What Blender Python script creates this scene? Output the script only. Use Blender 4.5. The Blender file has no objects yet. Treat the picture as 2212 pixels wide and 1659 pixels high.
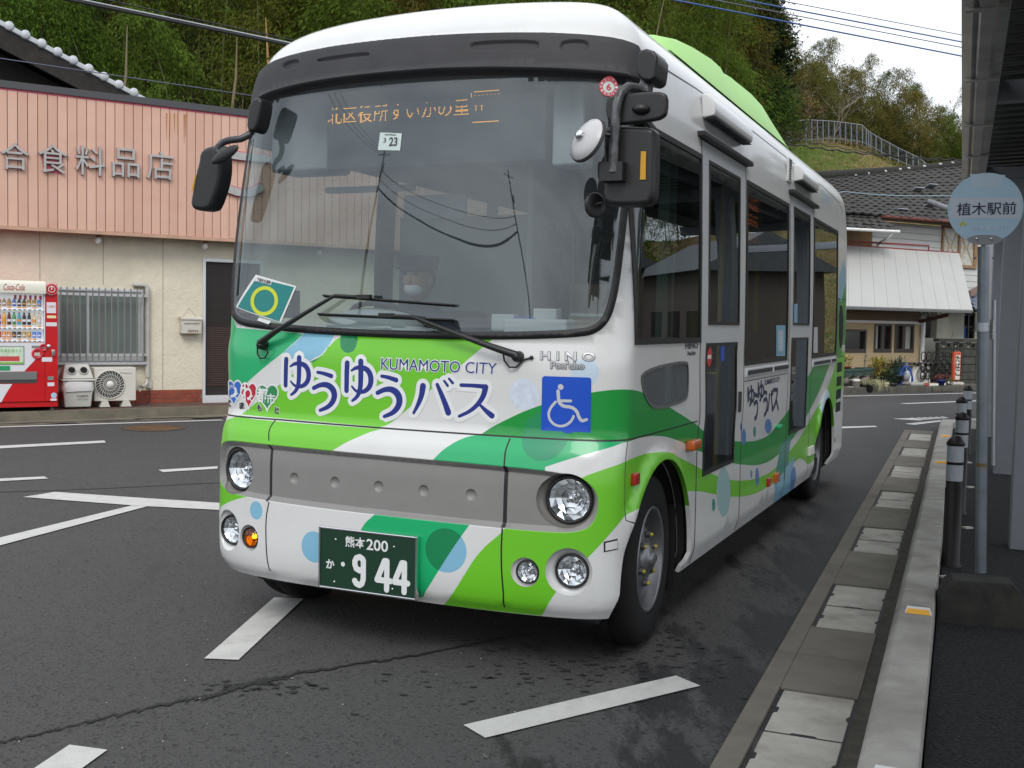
import bpy, math, random
import numpy as np
from mathutils import Matrix, Vector
from mathutils.geometry import delaunay_2d_cdt
random.seed(7); rng = np.random.default_rng(7)
SC = bpy.context.scene
COL = SC.collection
R = math.radians
# ------------------------------------------------------------ camera
CF, CPITCH, CROLL, CH = 2372.8, .0574, .0202, 1.4886       # focal length and principal point are in units of a 2212 x 1659 frame
_cp, _sp, _cr, _sr = math.cos(CPITCH), math.sin(CPITCH), math.cos(CROLL), math.sin(CROLL)
CW = np.array([0, _cp, -_sp]); _r0 = np.array([1., 0, 0]); _u0 = np.cross(_r0, CW)
CR_ = _r0*_cr + _u0*_sr; CU_ = -_r0*_sr + _u0*_cr; CC = np.array([0, 0, CH])
cam = bpy.data.cameras.new('camera'); camo = bpy.data.objects.new('camera', cam); COL.objects.link(camo)
camo.matrix_world = Matrix(((CR_[0], CU_[0], -CW[0], 0), (CR_[1], CU_[1], -CW[1], 0), (CR_[2], CU_[2], -CW[2], CH), (0, 0, 0, 1)))
cam.sensor_width = 36; cam.lens = CF / 2212 * 36; cam.clip_end = 2000; cam.clip_start = .05
SC.camera = camo
# ------------------------------------------------------------ world, sun, exposure
SUN_EL, SUN_AZ = 44, 184
w = bpy.data.worlds.new('World'); SC.world = w; w.use_nodes = True
nt = w.node_tree; nt.nodes.clear()
out = nt.nodes.new('ShaderNodeOutputWorld'); bg = nt.nodes.new('ShaderNodeBackground'); sky = nt.nodes.new('ShaderNodeTexSky')
sky.sky_type = 'NISHITA'; sky.sun_disc = False; sky.sun_elevation = R(SUN_EL); sky.sun_rotation = R(SUN_AZ); sky.dust_density = 3
tc = nt.nodes.new('ShaderNodeTexCoord'); mp = nt.nodes.new('ShaderNodeMapping'); mp.inputs['Scale'].default_value = (1, 1, 2.6)
nz = nt.nodes.new('ShaderNodeTexNoise'); nz.inputs['Scale'].default_value = 2.2; nz.inputs['Detail'].default_value = 6; nz.inputs['Roughness'].default_value = .55
rp = nt.nodes.new('ShaderNodeValToRGB'); rp.color_ramp.elements[0].position = .33; rp.color_ramp.elements[0].color = (6.6, 7.1, 7.9, 1)
rp.color_ramp.elements[1].position = .62; rp.color_ramp.elements[1].color = (13.2, 13.6, 14.2, 1)
mx = nt.nodes.new('ShaderNodeMix'); mx.data_type = 'RGBA'; mx.inputs[0].default_value = .88
L = nt.links.new
L(tc.outputs['Generated'], mp.inputs[0]); L(mp.outputs[0], nz.inputs[0]); L(nz.outputs[0], rp.inputs[0])
L(sky.outputs[0], mx.inputs[6]); L(rp.outputs[0], mx.inputs[7]); L(mx.outputs[2], bg.inputs[0]); bg.inputs[1].default_value = .085
L(bg.outputs[0], out.inputs[0])
sun = bpy.data.lights.new('sun', 'SUN'); sun.energy = 1.25; sun.angle = R(26); sun.color = (1, .97, .93)
suno = bpy.data.objects.new('sun', sun); COL.objects.link(suno); suno.rotation_euler = (R(90-SUN_EL), 0, R(180-SUN_AZ)); suno.location = (0, 0, 40)
SC.view_settings.view_transform = 'Standard'; SC.view_settings.look = 'None'; SC.view_settings.exposure = .47; SC.view_settings.gamma = 1
try: SC.view_settings.use_curve_mapping = False
except Exception: pass
SC.cycles.max_bounces = 7; SC.cycles.transparent_max_bounces = 14; SC.cycles.glossy_bounces = 4; SC.cycles.sample_clamp_indirect = 4
SC.cycles.caustics_reflective = False; SC.cycles.caustics_refractive = False
# ------------------------------------------------------------ measuring helpers: a sight line cut with a known plane gives a place in the world
def ray(u, v):
    return CC, CW + CR_*(u-1106)/CF - CU_*(v-829.5)/CF
def G(u, v, z=0.):
    c, d = ray(u, v); t = (z - c[2]) / d[2]; return c + d*t
def AY(u, v, y):
    c, d = ray(u, v); return c + d*(y/d[1])
class Fr:
    """upright frame: a along, b out of the wall, z up"""
    def __init__(s, o, ax):
        s.o = np.array(o, float); s.o[2] = 0; s.ax = np.array([ax[0], ax[1], 0.]); s.ax /= np.linalg.norm(s.ax)
        s.out = np.array([s.ax[1], -s.ax[0], 0.])
    def p(s, a, b, z): return s.o + s.ax*a + s.out*b + np.array([0, 0, z])
    def px(s, u, v, b=0.):
        c, d = ray(u, v); o = s.o + s.out*b; t = ((o-c)@s.out)/(d@s.out); q = c + d*t - s.o
        return float(q@s.ax), float(q[2])
    def mat(s):
        m = np.eye(4); m[:3, 0] = s.ax; m[:3, 1] = s.out; m[:3, 2] = (0, 0, 1); m[:3, 3] = s.o; return m
    def ang(s): return math.atan2(s.ax[1], s.ax[0])
# ------------------------------------------------------------ mesh building
def flatv(x): return [tuple(float(c) for c in q) for q in x]
class MB:
    def __init__(s, xf=None): s.v = []; s.f = []; s.m = []; s.sm = []; s.xf = xf
    def add(s, vs, fs, mi=0, smooth=False):
        vs = np.asarray(vs, float).reshape(-1, 3)
        if s.xf is not None:
            vs = vs @ s.xf[:3, :3].T + s.xf[:3, 3]
            if np.linalg.det(s.xf[:3, :3]) < 0: fs = [tuple(reversed(f)) for f in fs]
        n = len(s.v); s.v.extend(flatv(vs)); s.f.extend([tuple(n+i for i in f) for f in fs]); s.m.extend([mi]*len(fs)); s.sm.extend([smooth]*len(fs)); return s
    def box(s, x0, x1, y0, y1, z0, z1, mi=0):
        v = [(x, y, z) for z in (z0, z1) for y in (y0, y1) for x in (x0, x1)]
        return s.add(v, [(0, 2, 3, 1), (4, 5, 7, 6), (0, 1, 5, 4), (1, 3, 7, 5), (3, 2, 6, 7), (2, 0, 4, 6)], mi)
    def obox(s, c, ax, ay, az, mi=0):
        c, ax, ay, az = map(lambda q: np.array(q, float), (c, ax, ay, az))
        v = [c + ax*i + ay*j + az*k for k in (-1, 1) for j in (-1, 1) for i in (-1, 1)]
        return s.add(v, [(0, 2, 3, 1), (4, 5, 7, 6), (0, 1, 5, 4), (1, 3, 7, 5), (3, 2, 6, 7), (2, 0, 4, 6)], mi)
    def prism(s, pts, vec, mi=0, smooth=False):
        p = np.array(pts, float); q = p + np.array(vec, float); n = len(p)
        fs = [tuple(range(n-1, -1, -1)), tuple(range(n, 2*n))] + [(i, (i+1) % n, n+(i+1) % n, n+i) for i in range(n)]
        return s.add(np.vstack([p, q]), fs, mi, smooth)
    def poly(s, pts, mi=0): return s.add(pts, [tuple(range(len(pts)))], mi)
    def tube(s, pts, r, n=8, mi=0, cap=True):
        pts = [np.array(p, float) for p in pts]; k = len(pts); rs = r if hasattr(r, '__len__') else [r]*k; vs = []; fs = []
        t0 = pts[1]-pts[0]; a = np.cross(t0, (0, 0, 1.)); a = a if np.linalg.norm(a) > 1e-6*np.linalg.norm(t0) else np.array([1., 0, 0]); a /= np.linalg.norm(a)
        for i, p in enumerate(pts):
            t = pts[min(i+1, k-1)] - pts[max(i-1, 0)]; t = t/np.linalg.norm(t); a = a - t*(a@t); a /= np.linalg.norm(a); b = np.cross(t, a)
            for j in range(n):
                th = 2*math.pi*j/n; vs.append(p + rs[i]*(a*math.cos(th)+b*math.sin(th)))
        for i in range(k-1):
            for j in range(n): fs.append((i*n+j, i*n+(j+1) % n, (i+1)*n+(j+1) % n, (i+1)*n+j))
        s.add(vs, fs, mi, True)
        if cap: s.add(vs[:n], [tuple(range(n-1, -1, -1))], mi); s.add(vs[-n:], [tuple(range(n))], mi)
        return s
    def lathe(s, c, axis, prof, n=32, mi=0, smooth=True, up=(0, 0, 1)):
        """prof: list of (distance along axis, radius)"""
        c = np.array(c, float); t = np.array(axis, float); t /= np.linalg.norm(t)
        a = np.cross(up, t); a = a if np.linalg.norm(a) > 1e-4 else np.array([1., 0, 0]); a /= np.linalg.norm(a); b = np.cross(t, a)
        vs = [c + t*h + r*(a*math.cos(2*math.pi*j/n)+b*math.sin(2*math.pi*j/n)) for h, r in prof for j in range(n)]
        fs = [(i*n+j, i*n+(j+1) % n, (i+1)*n+(j+1) % n, (i+1)*n+j) for i in range(len(prof)-1) for j in range(n)]
        return s.add(vs, fs, mi, smooth)
    def disc(s, c, axis, r, n=24, mi=0, ry=None):
        c = np.array(c, float); t = np.array(axis, float); t /= np.linalg.norm(t); a = np.cross((0, 0, 1.), t)
        a = a if np.linalg.norm(a) > 1e-4 else np.array([1., 0, 0]); a /= np.linalg.norm(a); b = np.cross(t, a); ry = ry or r
        return s.add([c + r*a*math.cos(2*math.pi*j/n)+ry*b*math.sin(2*math.pi*j/n) for j in range(n)], [tuple(range(n))], mi)
    def blob(s, c, rx, ry, rz, n=12, k=7, mi=0, ax=None):
        c = np.array(c, float); A = np.eye(3) if ax is None else np.array(ax, float).T; vs = []; fs = []
        for i in range(k+1):
            ph = math.pi*i/k
            for j in range(n):
                th = 2*math.pi*j/n; vs.append(c + A@np.array([rx*math.sin(ph)*math.cos(th), ry*math.sin(ph)*math.sin(th), rz*math.cos(ph)]))
        for i in range(k):
            for j in range(n): fs.append((i*n+j, (i+1)*n+j, (i+1)*n+(j+1) % n, i*n+(j+1) % n))
        return s.add(vs, fs, mi, True)
    def build(s, name, mat, parent=None, bevel=0, seg=2, **tags):
        me = bpy.data.meshes.new(name); v = s.v
        if parent is not None:
            bpy_m = wm(parent); iv = np.array(bpy_m.inverted())
            a = np.array(v) @ iv[:3, :3].T + iv[:3, 3]; v = flatv(a)
        me.from_pydata(v, [], s.f)
        for m in (mat if isinstance(mat, (list, tuple)) else [mat]): me.materials.append(m)
        me.polygons.foreach_set('material_index', s.m); me.polygons.foreach_set('use_smooth', s.sm); me.update()
        o = bpy.data.objects.new(name, me); COL.objects.link(o)
        if parent is not None: o.parent = parent
        if bevel:
            b = o.modifiers.new('bevel', 'BEVEL'); b.width = bevel; b.segments = seg; b.limit_method = 'ANGLE'; b.angle_limit = R(40)
            for p in me.polygons: p.use_smooth = True
            wn = o.modifiers.new('wn', 'WEIGHTED_NORMAL'); wn.keep_sharp = True
        tag(o, **tags); return o
def wm(o):
    m = o.matrix_basis.copy()
    return (wm(o.parent) @ m) if o.parent else m
def tag(o, label=None, cat=None, group=None, kind=None):
    if label: o['label'] = label
    if cat: o['category'] = cat
    if group: o['group'] = group
    if kind: o['kind'] = kind
    return o
def thing(name, loc, label, cat, group=None, rz=0.):
    o = bpy.data.objects.new(name, None); COL.objects.link(o); o.location = [float(x) for x in loc]; o.rotation_euler = (0, 0, rz); o.empty_display_size = .1
    return tag(o, label, cat, group)
def copy_tree(o, parent=None):
    c = o.copy(); COL.objects.link(c); c.parent = parent
    for ch in o.children: copy_tree(ch, c)
    return c
def text_tris(body, offset=0., res=3, font=None):
    c = bpy.data.curves.new('t', 'FONT'); c.body = body; c.resolution_u = res; c.offset = offset; c.fill_mode = 'FRONT'
    o = bpy.data.objects.new('t', c); COL.objects.link(o); me = o.to_mesh()
    v = np.array([tuple(q.co)[:2] for q in me.vertices]); f = [tuple(p.vertices) for p in me.polygons]
    o.to_mesh_clear(); bpy.data.objects.remove(o); bpy.data.curves.remove(c); return v, f
def text_solid(mb, body, quad, depth, offset=0., mi=0, nrm=None):
    """raised letters in a 3-D quad, standing out by depth"""
    c = bpy.data.curves.new('t', 'FONT'); c.body = body; c.resolution_u = 3; c.offset = offset; c.extrude = .5
    o = bpy.data.objects.new('t', c); COL.objects.link(o); me = o.to_mesh()
    v = np.array([tuple(q.co) for q in me.vertices]); f = [tuple(p.vertices) for p in me.polygons]
    o.to_mesh_clear(); bpy.data.objects.remove(o); bpy.data.curves.remove(c)
    v0, _ = text_tris(body); lo, hi = v0.min(0), v0.max(0); q = [np.array(x, float) for x in quad]
    n = np.cross(q[1]-q[0], q[3]-q[0]); n /= np.linalg.norm(n)
    X = []
    for x, y, z in v:
        a, b = (x-lo[0])/(hi[0]-lo[0]), (y-lo[1])/(hi[1]-lo[1]); X.append((1-a)*(1-b)*q[0]+a*(1-b)*q[1]+a*b*q[2]+(1-a)*b*q[3]+n*depth*(z+.5))
    return mb.add(X, f, mi)
def text_plate(mb, body, quad, offset=0., mi=0, lift=0., box=None):
    """lay a word into a 3-D quad (ll, lr, ur, ul)"""
    v, f = text_tris(body, offset); v0, _ = text_tris(body, 0.) if offset else (v, f)
    lo, hi = v0.min(0), v0.max(0); t = (v-lo)/(hi-lo); q = [np.array(x, float) for x in quad]
    n = np.cross(q[1]-q[0], q[3]-q[0]); n /= np.linalg.norm(n)
    X = [(1-a)*(1-b)*q[0]+a*(1-b)*q[1]+a*b*q[2]+(1-a)*b*q[3]+n*lift for a, b in t]
    return mb.add(X, f, mi)
# ------------------------------------------------------------ materials
MAT = {}
def mat(name, col, rough=.6, metal=0., var=0., vscale=8., bump=0., bscale=60., coat=0., spec=.5, dirt=0., dcol=(.05, .045, .035), dscale=3., emit=0., bstretch=None, detail=5):
    m = bpy.data.materials.new(name); m.use_nodes = True; t = m.node_tree; b = t.nodes['Principled BSDF']; Lk = t.links.new
    b.inputs['Roughness'].default_value = rough; b.inputs['Metallic'].default_value = metal; b.inputs['Coat Weight'].default_value = coat
    b.inputs['Coat Roughness'].default_value = .05; b.inputs['Specular IOR Level'].default_value = spec; b.inputs['Base Color'].default_value = (*col, 1)
    if emit: b.inputs['Emission Color'].default_value = (*col, 1); b.inputs['Emission Strength'].default_value = emit
    co = t.nodes.new('ShaderNodeTexCoord'); src = co.outputs['Object']
    last = None
    def noise(sc, det=detail, st=None):
        n = t.nodes.new('ShaderNodeTexNoise'); n.inputs['Scale'].default_value = sc; n.inputs['Detail'].default_value = det; n.inputs['Roughness'].default_value = .6
        if st:
            mp = t.nodes.new('ShaderNodeMapping'); mp.inputs['Scale'].default_value = st; Lk(src, mp.inputs[0]); Lk(mp.outputs[0], n.inputs[0])
        else: Lk(src, n.inputs[0])
        return n.outputs[0]
    if var:
        mr = t.nodes.new('ShaderNodeMapRange'); mr.inputs[1].default_value = .3; mr.inputs[2].default_value = .7; mr.inputs[3].default_value = 1-var; mr.inputs[4].default_value = 1+var
        Lk(noise(vscale), mr.inputs[0]); hs = t.nodes.new('ShaderNodeHueSaturation'); hs.inputs['Color'].default_value = (*col, 1); Lk(mr.outputs[0], hs.inputs['Value']); last = hs.outputs[0]
    if dirt:
        r2 = t.nodes.new('ShaderNodeMapRange'); r2.inputs[1].default_value = .48; r2.inputs[2].default_value = .72; r2.inputs[3].default_value = 0; r2.inputs[4].default_value = dirt
        Lk(noise(dscale, 8), r2.inputs[0]); mx = t.nodes.new('ShaderNodeMix'); mx.data_type = 'RGBA'; Lk(r2.outputs[0], mx.inputs[0])
        if last: Lk(last, mx.inputs[6])
        else: mx.inputs[6].default_value = (*col, 1)
        mx.inputs[7].default_value = (*dcol, 1); last = mx.outputs[2]
    if last: Lk(last, b.inputs['Base Color'])
    if bump:
        bp = t.nodes.new('ShaderNodeBump'); bp.inputs['Strength'].default_value = bump; bp.inputs['Distance'].default_value = .01
        Lk(noise(bscale, 3, bstretch), bp.inputs['Height']); Lk(bp.outputs[0], b.inputs['Normal'])
    MAT[name] = m; return m
def glass(name, tint, ior=1.5, rough=.0, haze=0.):
    m = bpy.data.materials.new(name); m.use_nodes = True; t = m.node_tree; t.nodes.clear(); Lk = t.links.new
    o = t.nodes.new('ShaderNodeOutputMaterial'); tr = t.nodes.new('ShaderNodeBsdfTransparent'); tr.inputs[0].default_value = (*tint, 1)
    g = t.nodes.new('ShaderNodeBsdfGlossy'); g.inputs['Roughness'].default_value = rough; g.inputs[0].default_value = (.90, .97, 1, 1); f0 = ((ior-1)/(ior+1))**2; ge = t.nodes.new('ShaderNodeNewGeometry'); dt = t.nodes.new('ShaderNodeVectorMath'); dt.operation = 'DOT_PRODUCT'; Lk(ge.outputs['Normal'], dt.inputs[0]); Lk(ge.outputs['Incoming'], dt.inputs[1])
    def mth(op, a, b_=0.):
        n = t.nodes.new('ShaderNodeMath'); n.operation = op
        for i_, q_ in ((0, a), (1, b_)):
            if isinstance(q_, (int, float)): n.inputs[i_].default_value = q_
            else: Lk(q_, n.inputs[i_])
        return n.outputs[0]
    fr = mth('ADD', mth('MULTIPLY', mth('POWER', mth('SUBTRACT', 1., mth('ABSOLUTE', dt.outputs['Value'])), 5.), 1-f0), f0)
    mx = t.nodes.new('ShaderNodeMixShader'); src = tr.outputs[0]
    if haze:
        df = t.nodes.new('ShaderNodeBsdfDiffuse'); df.inputs[0].default_value = (.42, .48, .52, 1); m2 = t.nodes.new('ShaderNodeMixShader'); m2.inputs[0].default_value = haze
        Lk(tr.outputs[0], m2.inputs[1]); Lk(df.outputs[0], m2.inputs[2]); src = m2.outputs[0]
    Lk(fr, mx.inputs[0]); Lk(src, mx.inputs[1]); Lk(g.outputs[0], mx.inputs[2]); Lk(mx.outputs[0], o.inputs[0]); MAT[name] = m; return m
WHITE = mat('white_paint', (.64, .65, .645), .30, coat=.5, dirt=.14, dscale=2.5, dcol=(.35, .33, .28))
BLACKP = mat('black_plastic', (.012, .012, .013), .45, var=.3)
BLACKR = mat('black_rubber', (.010, .010, .011), .5)
DARKP = mat('dark_grey_plastic', (.030, .030, .034), .68, var=.15, bump=.1, bscale=300)
CHROME = mat('chrome', (.75, .76, .78), .12, 1.)
STEEL = mat('galvanised_steel', (.42, .44, .47), .42, .75, var=.12, vscale=14)
ALU = mat('aluminium', (.62, .63, .64), .4, .6, var=.05)
MWHITE = mat('matt_white', (.72, .72, .70), .6, dirt=.15, dcol=(.3, .27, .2))
DARK = mat('darkness', (.006, .006, .006), .9)
# ------------------------------------------------------------ ground and road
def ground_mat():
    m = bpy.data.materials.new('asphalt'); m.use_nodes = True; t = m.node_tree; b = t.nodes['Principled BSDF']; Lk = t.links.new
    geo = t.nodes.new('ShaderNodeNewGeometry'); pos = geo.outputs['Position']
    def noise(sc, det, rough=.6, st=None, rot=0):
        n = t.nodes.new('ShaderNodeTexNoise'); n.inputs['Scale'].default_value = sc; n.inputs['Detail'].default_value = det; n.inputs['Roughness'].default_value = rough
        mp = t.nodes.new('ShaderNodeMapping'); mp.inputs['Scale'].default_value = st or (1, 1, 1); mp.inputs['Rotation'].default_value = (0, 0, rot); Lk(pos, mp.inputs[0]); Lk(mp.outputs[0], n.inputs[0]); return n.outputs[0]
    def mr(x, a, b_, c, d):
        n = t.nodes.new('ShaderNodeMapRange'); n.inputs[1].default_value = a; n.inputs[2].default_value = b_; n.inputs[3].default_value = c; n.inputs[4].default_value = d; Lk(x, n.inputs[0]); return n.outputs[0]
    def mix(f, a, c, mode='MIX'):
        n = t.nodes.new('ShaderNodeMix'); n.data_type = 'RGBA'; n.blend_type = mode
        if isinstance(f, float): n.inputs[0].default_value = f
        else: Lk(f, n.inputs[0])
        for i, q in ((6, a), (7, c)):
            if isinstance(q, tuple): n.inputs[i].default_value = (*q, 1)
            else: Lk(q, n.inputs[i])
        return n.outputs[2]
    def math_(op, a, c):
        n = t.nodes.new('ShaderNodeMath'); n.operation = op; n.use_clamp = op == 'MULTIPLY'
        for i, q in ((0, a), (1, c)):
            if isinstance(q, (int, float)): n.inputs[i].default_value = q
            else: Lk(q, n.inputs[i])
        return n.outputs[0]
    col = mix(mr(noise(.35, 5), .3, .7, 0, 1), (.054, .054, .055), (.071, .0705, .070))
    # coarse aggregate
    vo = t.nodes.new('ShaderNodeTexVoronoi'); vo.inputs['Scale'].default_value = 85; Lk(pos, vo.inputs[0])
    sp = t.nodes.new('ShaderNodeSeparateColor'); Lk(vo.outputs['Color'], sp.inputs[0])
    col = mix(mr(sp.outputs[0], .0, 1., .0, 1.), col, mix(.5, col, (.105, .10, .097)), 'MIX')
    col = mix(mr(sp.outputs[1], .8, 1., 0., .75), col, (.012, .012, .012))
    col = mix(mr(noise(150, 2), .35, .7, 0, .5), col, (.022, .022, .023))
    # damp, worn band beside the gutter, deepened to paint in shade by the wheel
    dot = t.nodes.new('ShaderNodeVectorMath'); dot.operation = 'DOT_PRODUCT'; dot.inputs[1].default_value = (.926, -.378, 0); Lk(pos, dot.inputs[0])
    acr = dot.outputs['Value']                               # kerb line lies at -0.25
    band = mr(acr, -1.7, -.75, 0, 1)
    damp_shade = math_('ADD', mr(noise(2.2, 9, .7, (1.6, .45, 1), -.39), .38, .62, -.62, .62), band)
    damp_shade = mr(damp_shade, .52, .86, 0, 1)
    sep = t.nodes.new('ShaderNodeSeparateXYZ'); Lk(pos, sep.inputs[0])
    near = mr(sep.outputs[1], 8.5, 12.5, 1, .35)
    damp_shade = math_('MULTIPLY', damp_shade, near)
    col = mix(math_('MULTIPLY', damp_shade, .92), col, (.015, .015, .016))
    Lk(col, b.inputs['Base Color']); Lk(mr(damp_shade, 0, 1, .85, .62), b.inputs['Roughness']); b.inputs['Specular IOR Level'].default_value = .35
    bp = t.nodes.new('ShaderNodeBump'); bp.inputs['Strength'].default_value = .55; bp.inputs['Distance'].default_value = .006; Lk(vo.outputs['Distance'], bp.inputs['Height']); Lk(bp.outputs[0], b.inputs['Normal'])
    return m
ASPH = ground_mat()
GROUNDM = mat('dry_earth', (.12, .10, .07), .9, var=.3, vscale=.5)
b = MB(); b.poly([(-300, -120, -.02), (300, -120, -.02), (300, 700, -.02), (-300, 700, -.02)]); b.build('ground', GROUNDM, kind='structure')
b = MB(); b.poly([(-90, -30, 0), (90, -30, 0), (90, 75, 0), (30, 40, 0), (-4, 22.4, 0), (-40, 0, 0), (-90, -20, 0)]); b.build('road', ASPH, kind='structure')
# kerb frame
KO = np.array([1.07, 3.28, 0]); KF = Fr(KO, (.378, .926))       # out() points right, away from the road
KM = KF.mat()
CONC = mat('kerb_concrete', (.36, .35, .32), .85, var=.16, vscale=5, bump=.25, bscale=140, dirt=.6, dscale=1.7, dcol=(.12, .105, .08))
GUTC = mat('gutter_concrete', (.155, .142, .118), .85, var=.16, vscale=4, bump=.3, bscale=160, dirt=.55, dscale=2.3, dcol=(.07, .062, .047))
SLAB = mat('slab_concrete', (.40, .385, .345), .85, var=.14, vscale=6, bump=.25, bscale=130, dirt=.6, dscale=3.3, dcol=(.12, .10, .075))
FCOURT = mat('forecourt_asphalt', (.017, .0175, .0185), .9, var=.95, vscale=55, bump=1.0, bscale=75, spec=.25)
# forecourt behind the kerb
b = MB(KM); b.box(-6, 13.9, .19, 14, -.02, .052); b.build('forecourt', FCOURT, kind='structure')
# gutter units
gut = thing('gutter', KF.p(0, -.25, 0), 'concrete roadside gutter with pairs of pale cover slabs beside the kerb', 'gutter')
def gutter_unit(a0):
    b = MB(KM); z = .012; e = .004
    b.box(a0+e, a0+2-e, -.475, -.385, -.05, z); pass
    b.box(a0+e, a0+.5, -.385, -.075, -.05, z); b.box(a0+1.5, a0+2-e, -.385, -.075, -.05, z)
    b.build('gutter_unit', GUTC, gut, bevel=.003, seg=1)
    MB(KM).box(a0+.5, a0+1.5, -.385, -.075, -.05, -.03).build('channel_bottom', DARK, gut)
    for k in (0, 1):
        s0 = a0+.5+.5*k+.010; s1 = a0+1.0+.5*k-.010; b = MB(KM); x0, x1 = -.368, -.088; nn = .014
        m = (s0+s1)/2; mx_ = (x0+x1)/2
        pts = [(s0, x0), (s0, mx_-.05), (s0+nn, mx_-.04), (s0+nn, mx_+.04), (s0, mx_+.05), (s0, x1), (m-.03, x1), (m-.02, x1-.01), (m+.02, x1-.01), (m+.03, x1), (s1, x1), (s1, x0), (m+.04, x0), (m+.03, x0+nn), (m-.03, x0+nn), (m-.04, x0)]
        tilt = random.uniform(-.003, .003)
        b.prism([(p[0], p[1], -.03) for p in pts][::-1], (0, 0, .034+tilt)); b.build('cover_slab', SLAB, gut, bevel=.004, seg=1)
for i in range(-2, 7): gutter_unit(-.41 + 2*i)
# dirt strip at the foot of the kerb
MB(KM).box(-6, 13.9, -.0755, -.004, -.05, .007).build('gutter_silt', mat('silt', (.055, .05, .04), .95, bump=.8, bscale=90, var=.4, vscale=12), kind='structure')
# kerb stones
kerb = thing('kerb', KF.p(0, .09, 0), 'pale concrete kerb of separate stones between gutter and station forecourt', 'kerb')
a = -5.2
i = 0
while a < 13.6:
    ln = .6 if a > 2.6 else (.6 if a < 0 else 2.0)
    if a < 0 and a + ln > .0: ln = -a
    z = .15 + random.uniform(-.002, .002); w_ = random.uniform(-.002, .002)
    b = MB(KM); prof = [(-.004+w_, -.05), (.0+w_, .118), (.02, z-.008), (.034, z), (.172, z), (.18, z-.008), (.184, -.05)]
    b.prism([(a+.004, x, zz) for x, zz in prof], (ln-.010, 0, 0)); b.build('kerb_stone', CONC, kerb, bevel=.004, seg=1)
    a += ln
# kerb turns the corner at the far end
b = MB(KM)
for k in range(9):
    t0, t1 = R(k*8), R((k+1)*8-.3); c0, c1, s0, s1 = math.cos(t0), math.cos(t1), math.sin(t0), math.sin(t1)
    Rr = 1.6; cx, cy = 13.62, Rr
    q = MB(KM); q.prism([(cx+Rr*s0, cy-Rr*c0, -.05), (cx+(Rr-.18)*s0, cy-(Rr-.18)*c0, -.05), (cx+(Rr-.18)*s1, cy-(Rr-.18)*c1, -.05), (cx+Rr*s1, cy-Rr*c1, -.05)], (0, 0, .19)); q.build('kerb_stone', CONC, kerb, bevel=.006, seg=1)
# kerb reflectors
REFA = mat('amber_reflector', (.85, .42, .02), .3, emit=0)
rl = ['nearest amber kerb reflector, beside the bus stop base', 'second amber kerb reflector, beside the middle bollards', 'farthest amber kerb reflector, beside the last bollard', 'amber kerb reflector just inside the lower picture edge']
for k, aa in enumerate((2.03, 8.35, 11.3, -.035)):
    t = thing('kerb_reflector', KF.p(aa, .1, .15), rl[k], 'reflector', 'amber reflectors on the kerb')
    b = MB(KM); b.add([(aa-.02, .05, .148), (aa-.02, .17, .148), (aa+.03, .17, .148), (aa+.03, .05, .148), (aa-.008, .06, .176), (aa-.008, .16, .176), (aa+.018, .16, .176), (aa+.018, .06, .176)], [(0, 3, 2, 1), (4, 5, 6, 7), (0, 1, 5, 4), (1, 2, 6, 5), (2, 3, 7, 6), (3, 0, 4, 7)]); b.build('housing', MWHITE, t)
    MB(KM).poly([(aa-.0215, .055, .150), (aa-.0215, .165, .150), (aa-.0115, .156, .172), (aa-.0115, .064, .172)][::-1]).build('lens', REFA, t)
# painted markings
PAINT = mat('road_paint', (.52, .52, .50), .7, var=.06, vscale=10, dirt=.35, dscale=9, dcol=(.25, .25, .24), bump=.3, bscale=90)
def marking(pts, name='road_line', z=.006, ground=True):
    v = [G(*q) for q in pts] if ground else pts
    MB().poly([(q[0], q[1], z) for q in v]).build(name, PAINT, kind='structure')
marking([(150, 1612), (232, 1623), (110, 1712), (0, 1712)]); marking([(592, 1293), (656, 1295), (515, 1428), (441, 1425)])
marking([(1001, 1569), (1460, 1462), (1513, 1484), (1048, 1597)]); marking([(50, 1075), (118, 1064), (300, 1076.5), (463, 1087), (560, 1093), (560, 1108), (463, 1102.5), (318, 1095), (285, 1093)])
marking([(285, 1093.4), (318, 1095.4), (0, 1180), (-60, 1196), (-60, 1179), (0, 1163)], z=.0065)
marking([(-60, 967), (225, 952.5), (229, 957), (-60, 973)]); marking([(-60, 1038), (96, 1030.5), (104, 1035), (-60, 1044)]); marking([(342, 1016), (470, 1008.5), (470, 1013.5), (352, 1021)])
def wline(p, q, w_):
    p, q = np.array(p[:2]), np.array(q[:2]); d = q-p; d /= np.linalg.norm(d); n = np.array([-d[1], d[0]])*w_/2
    marking([(*(p-n), 0), (*(q-n), 0), (*(q+n), 0), (*(p+n), 0)], ground=False)
wline(G(-60, 925), G(480, 908), .13); wline(G(1770, 857.5), G(2125, 849), .14); wline(G(1950, 872.5), G(2125, 866), .14)
marking([(1780, 923.5), (1890, 920.5), (1896, 923), (1780, 927.5)]); marking([(1928, 905), (1975, 903.5), (1992, 909.5), (1945, 906.5)])
for k in range(6): marking([(1965+13*k, 903.5-.4*k), (1972+13*k, 903.2-.4*k), (2000+10*k, 907.5-.6*k), (1990+10*k, 908-.6*k)], z=.007+.001*k)
marking([(1955, 916), (2050, 906.5), (2050, 909.5), (1975, 918.5)])
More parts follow.
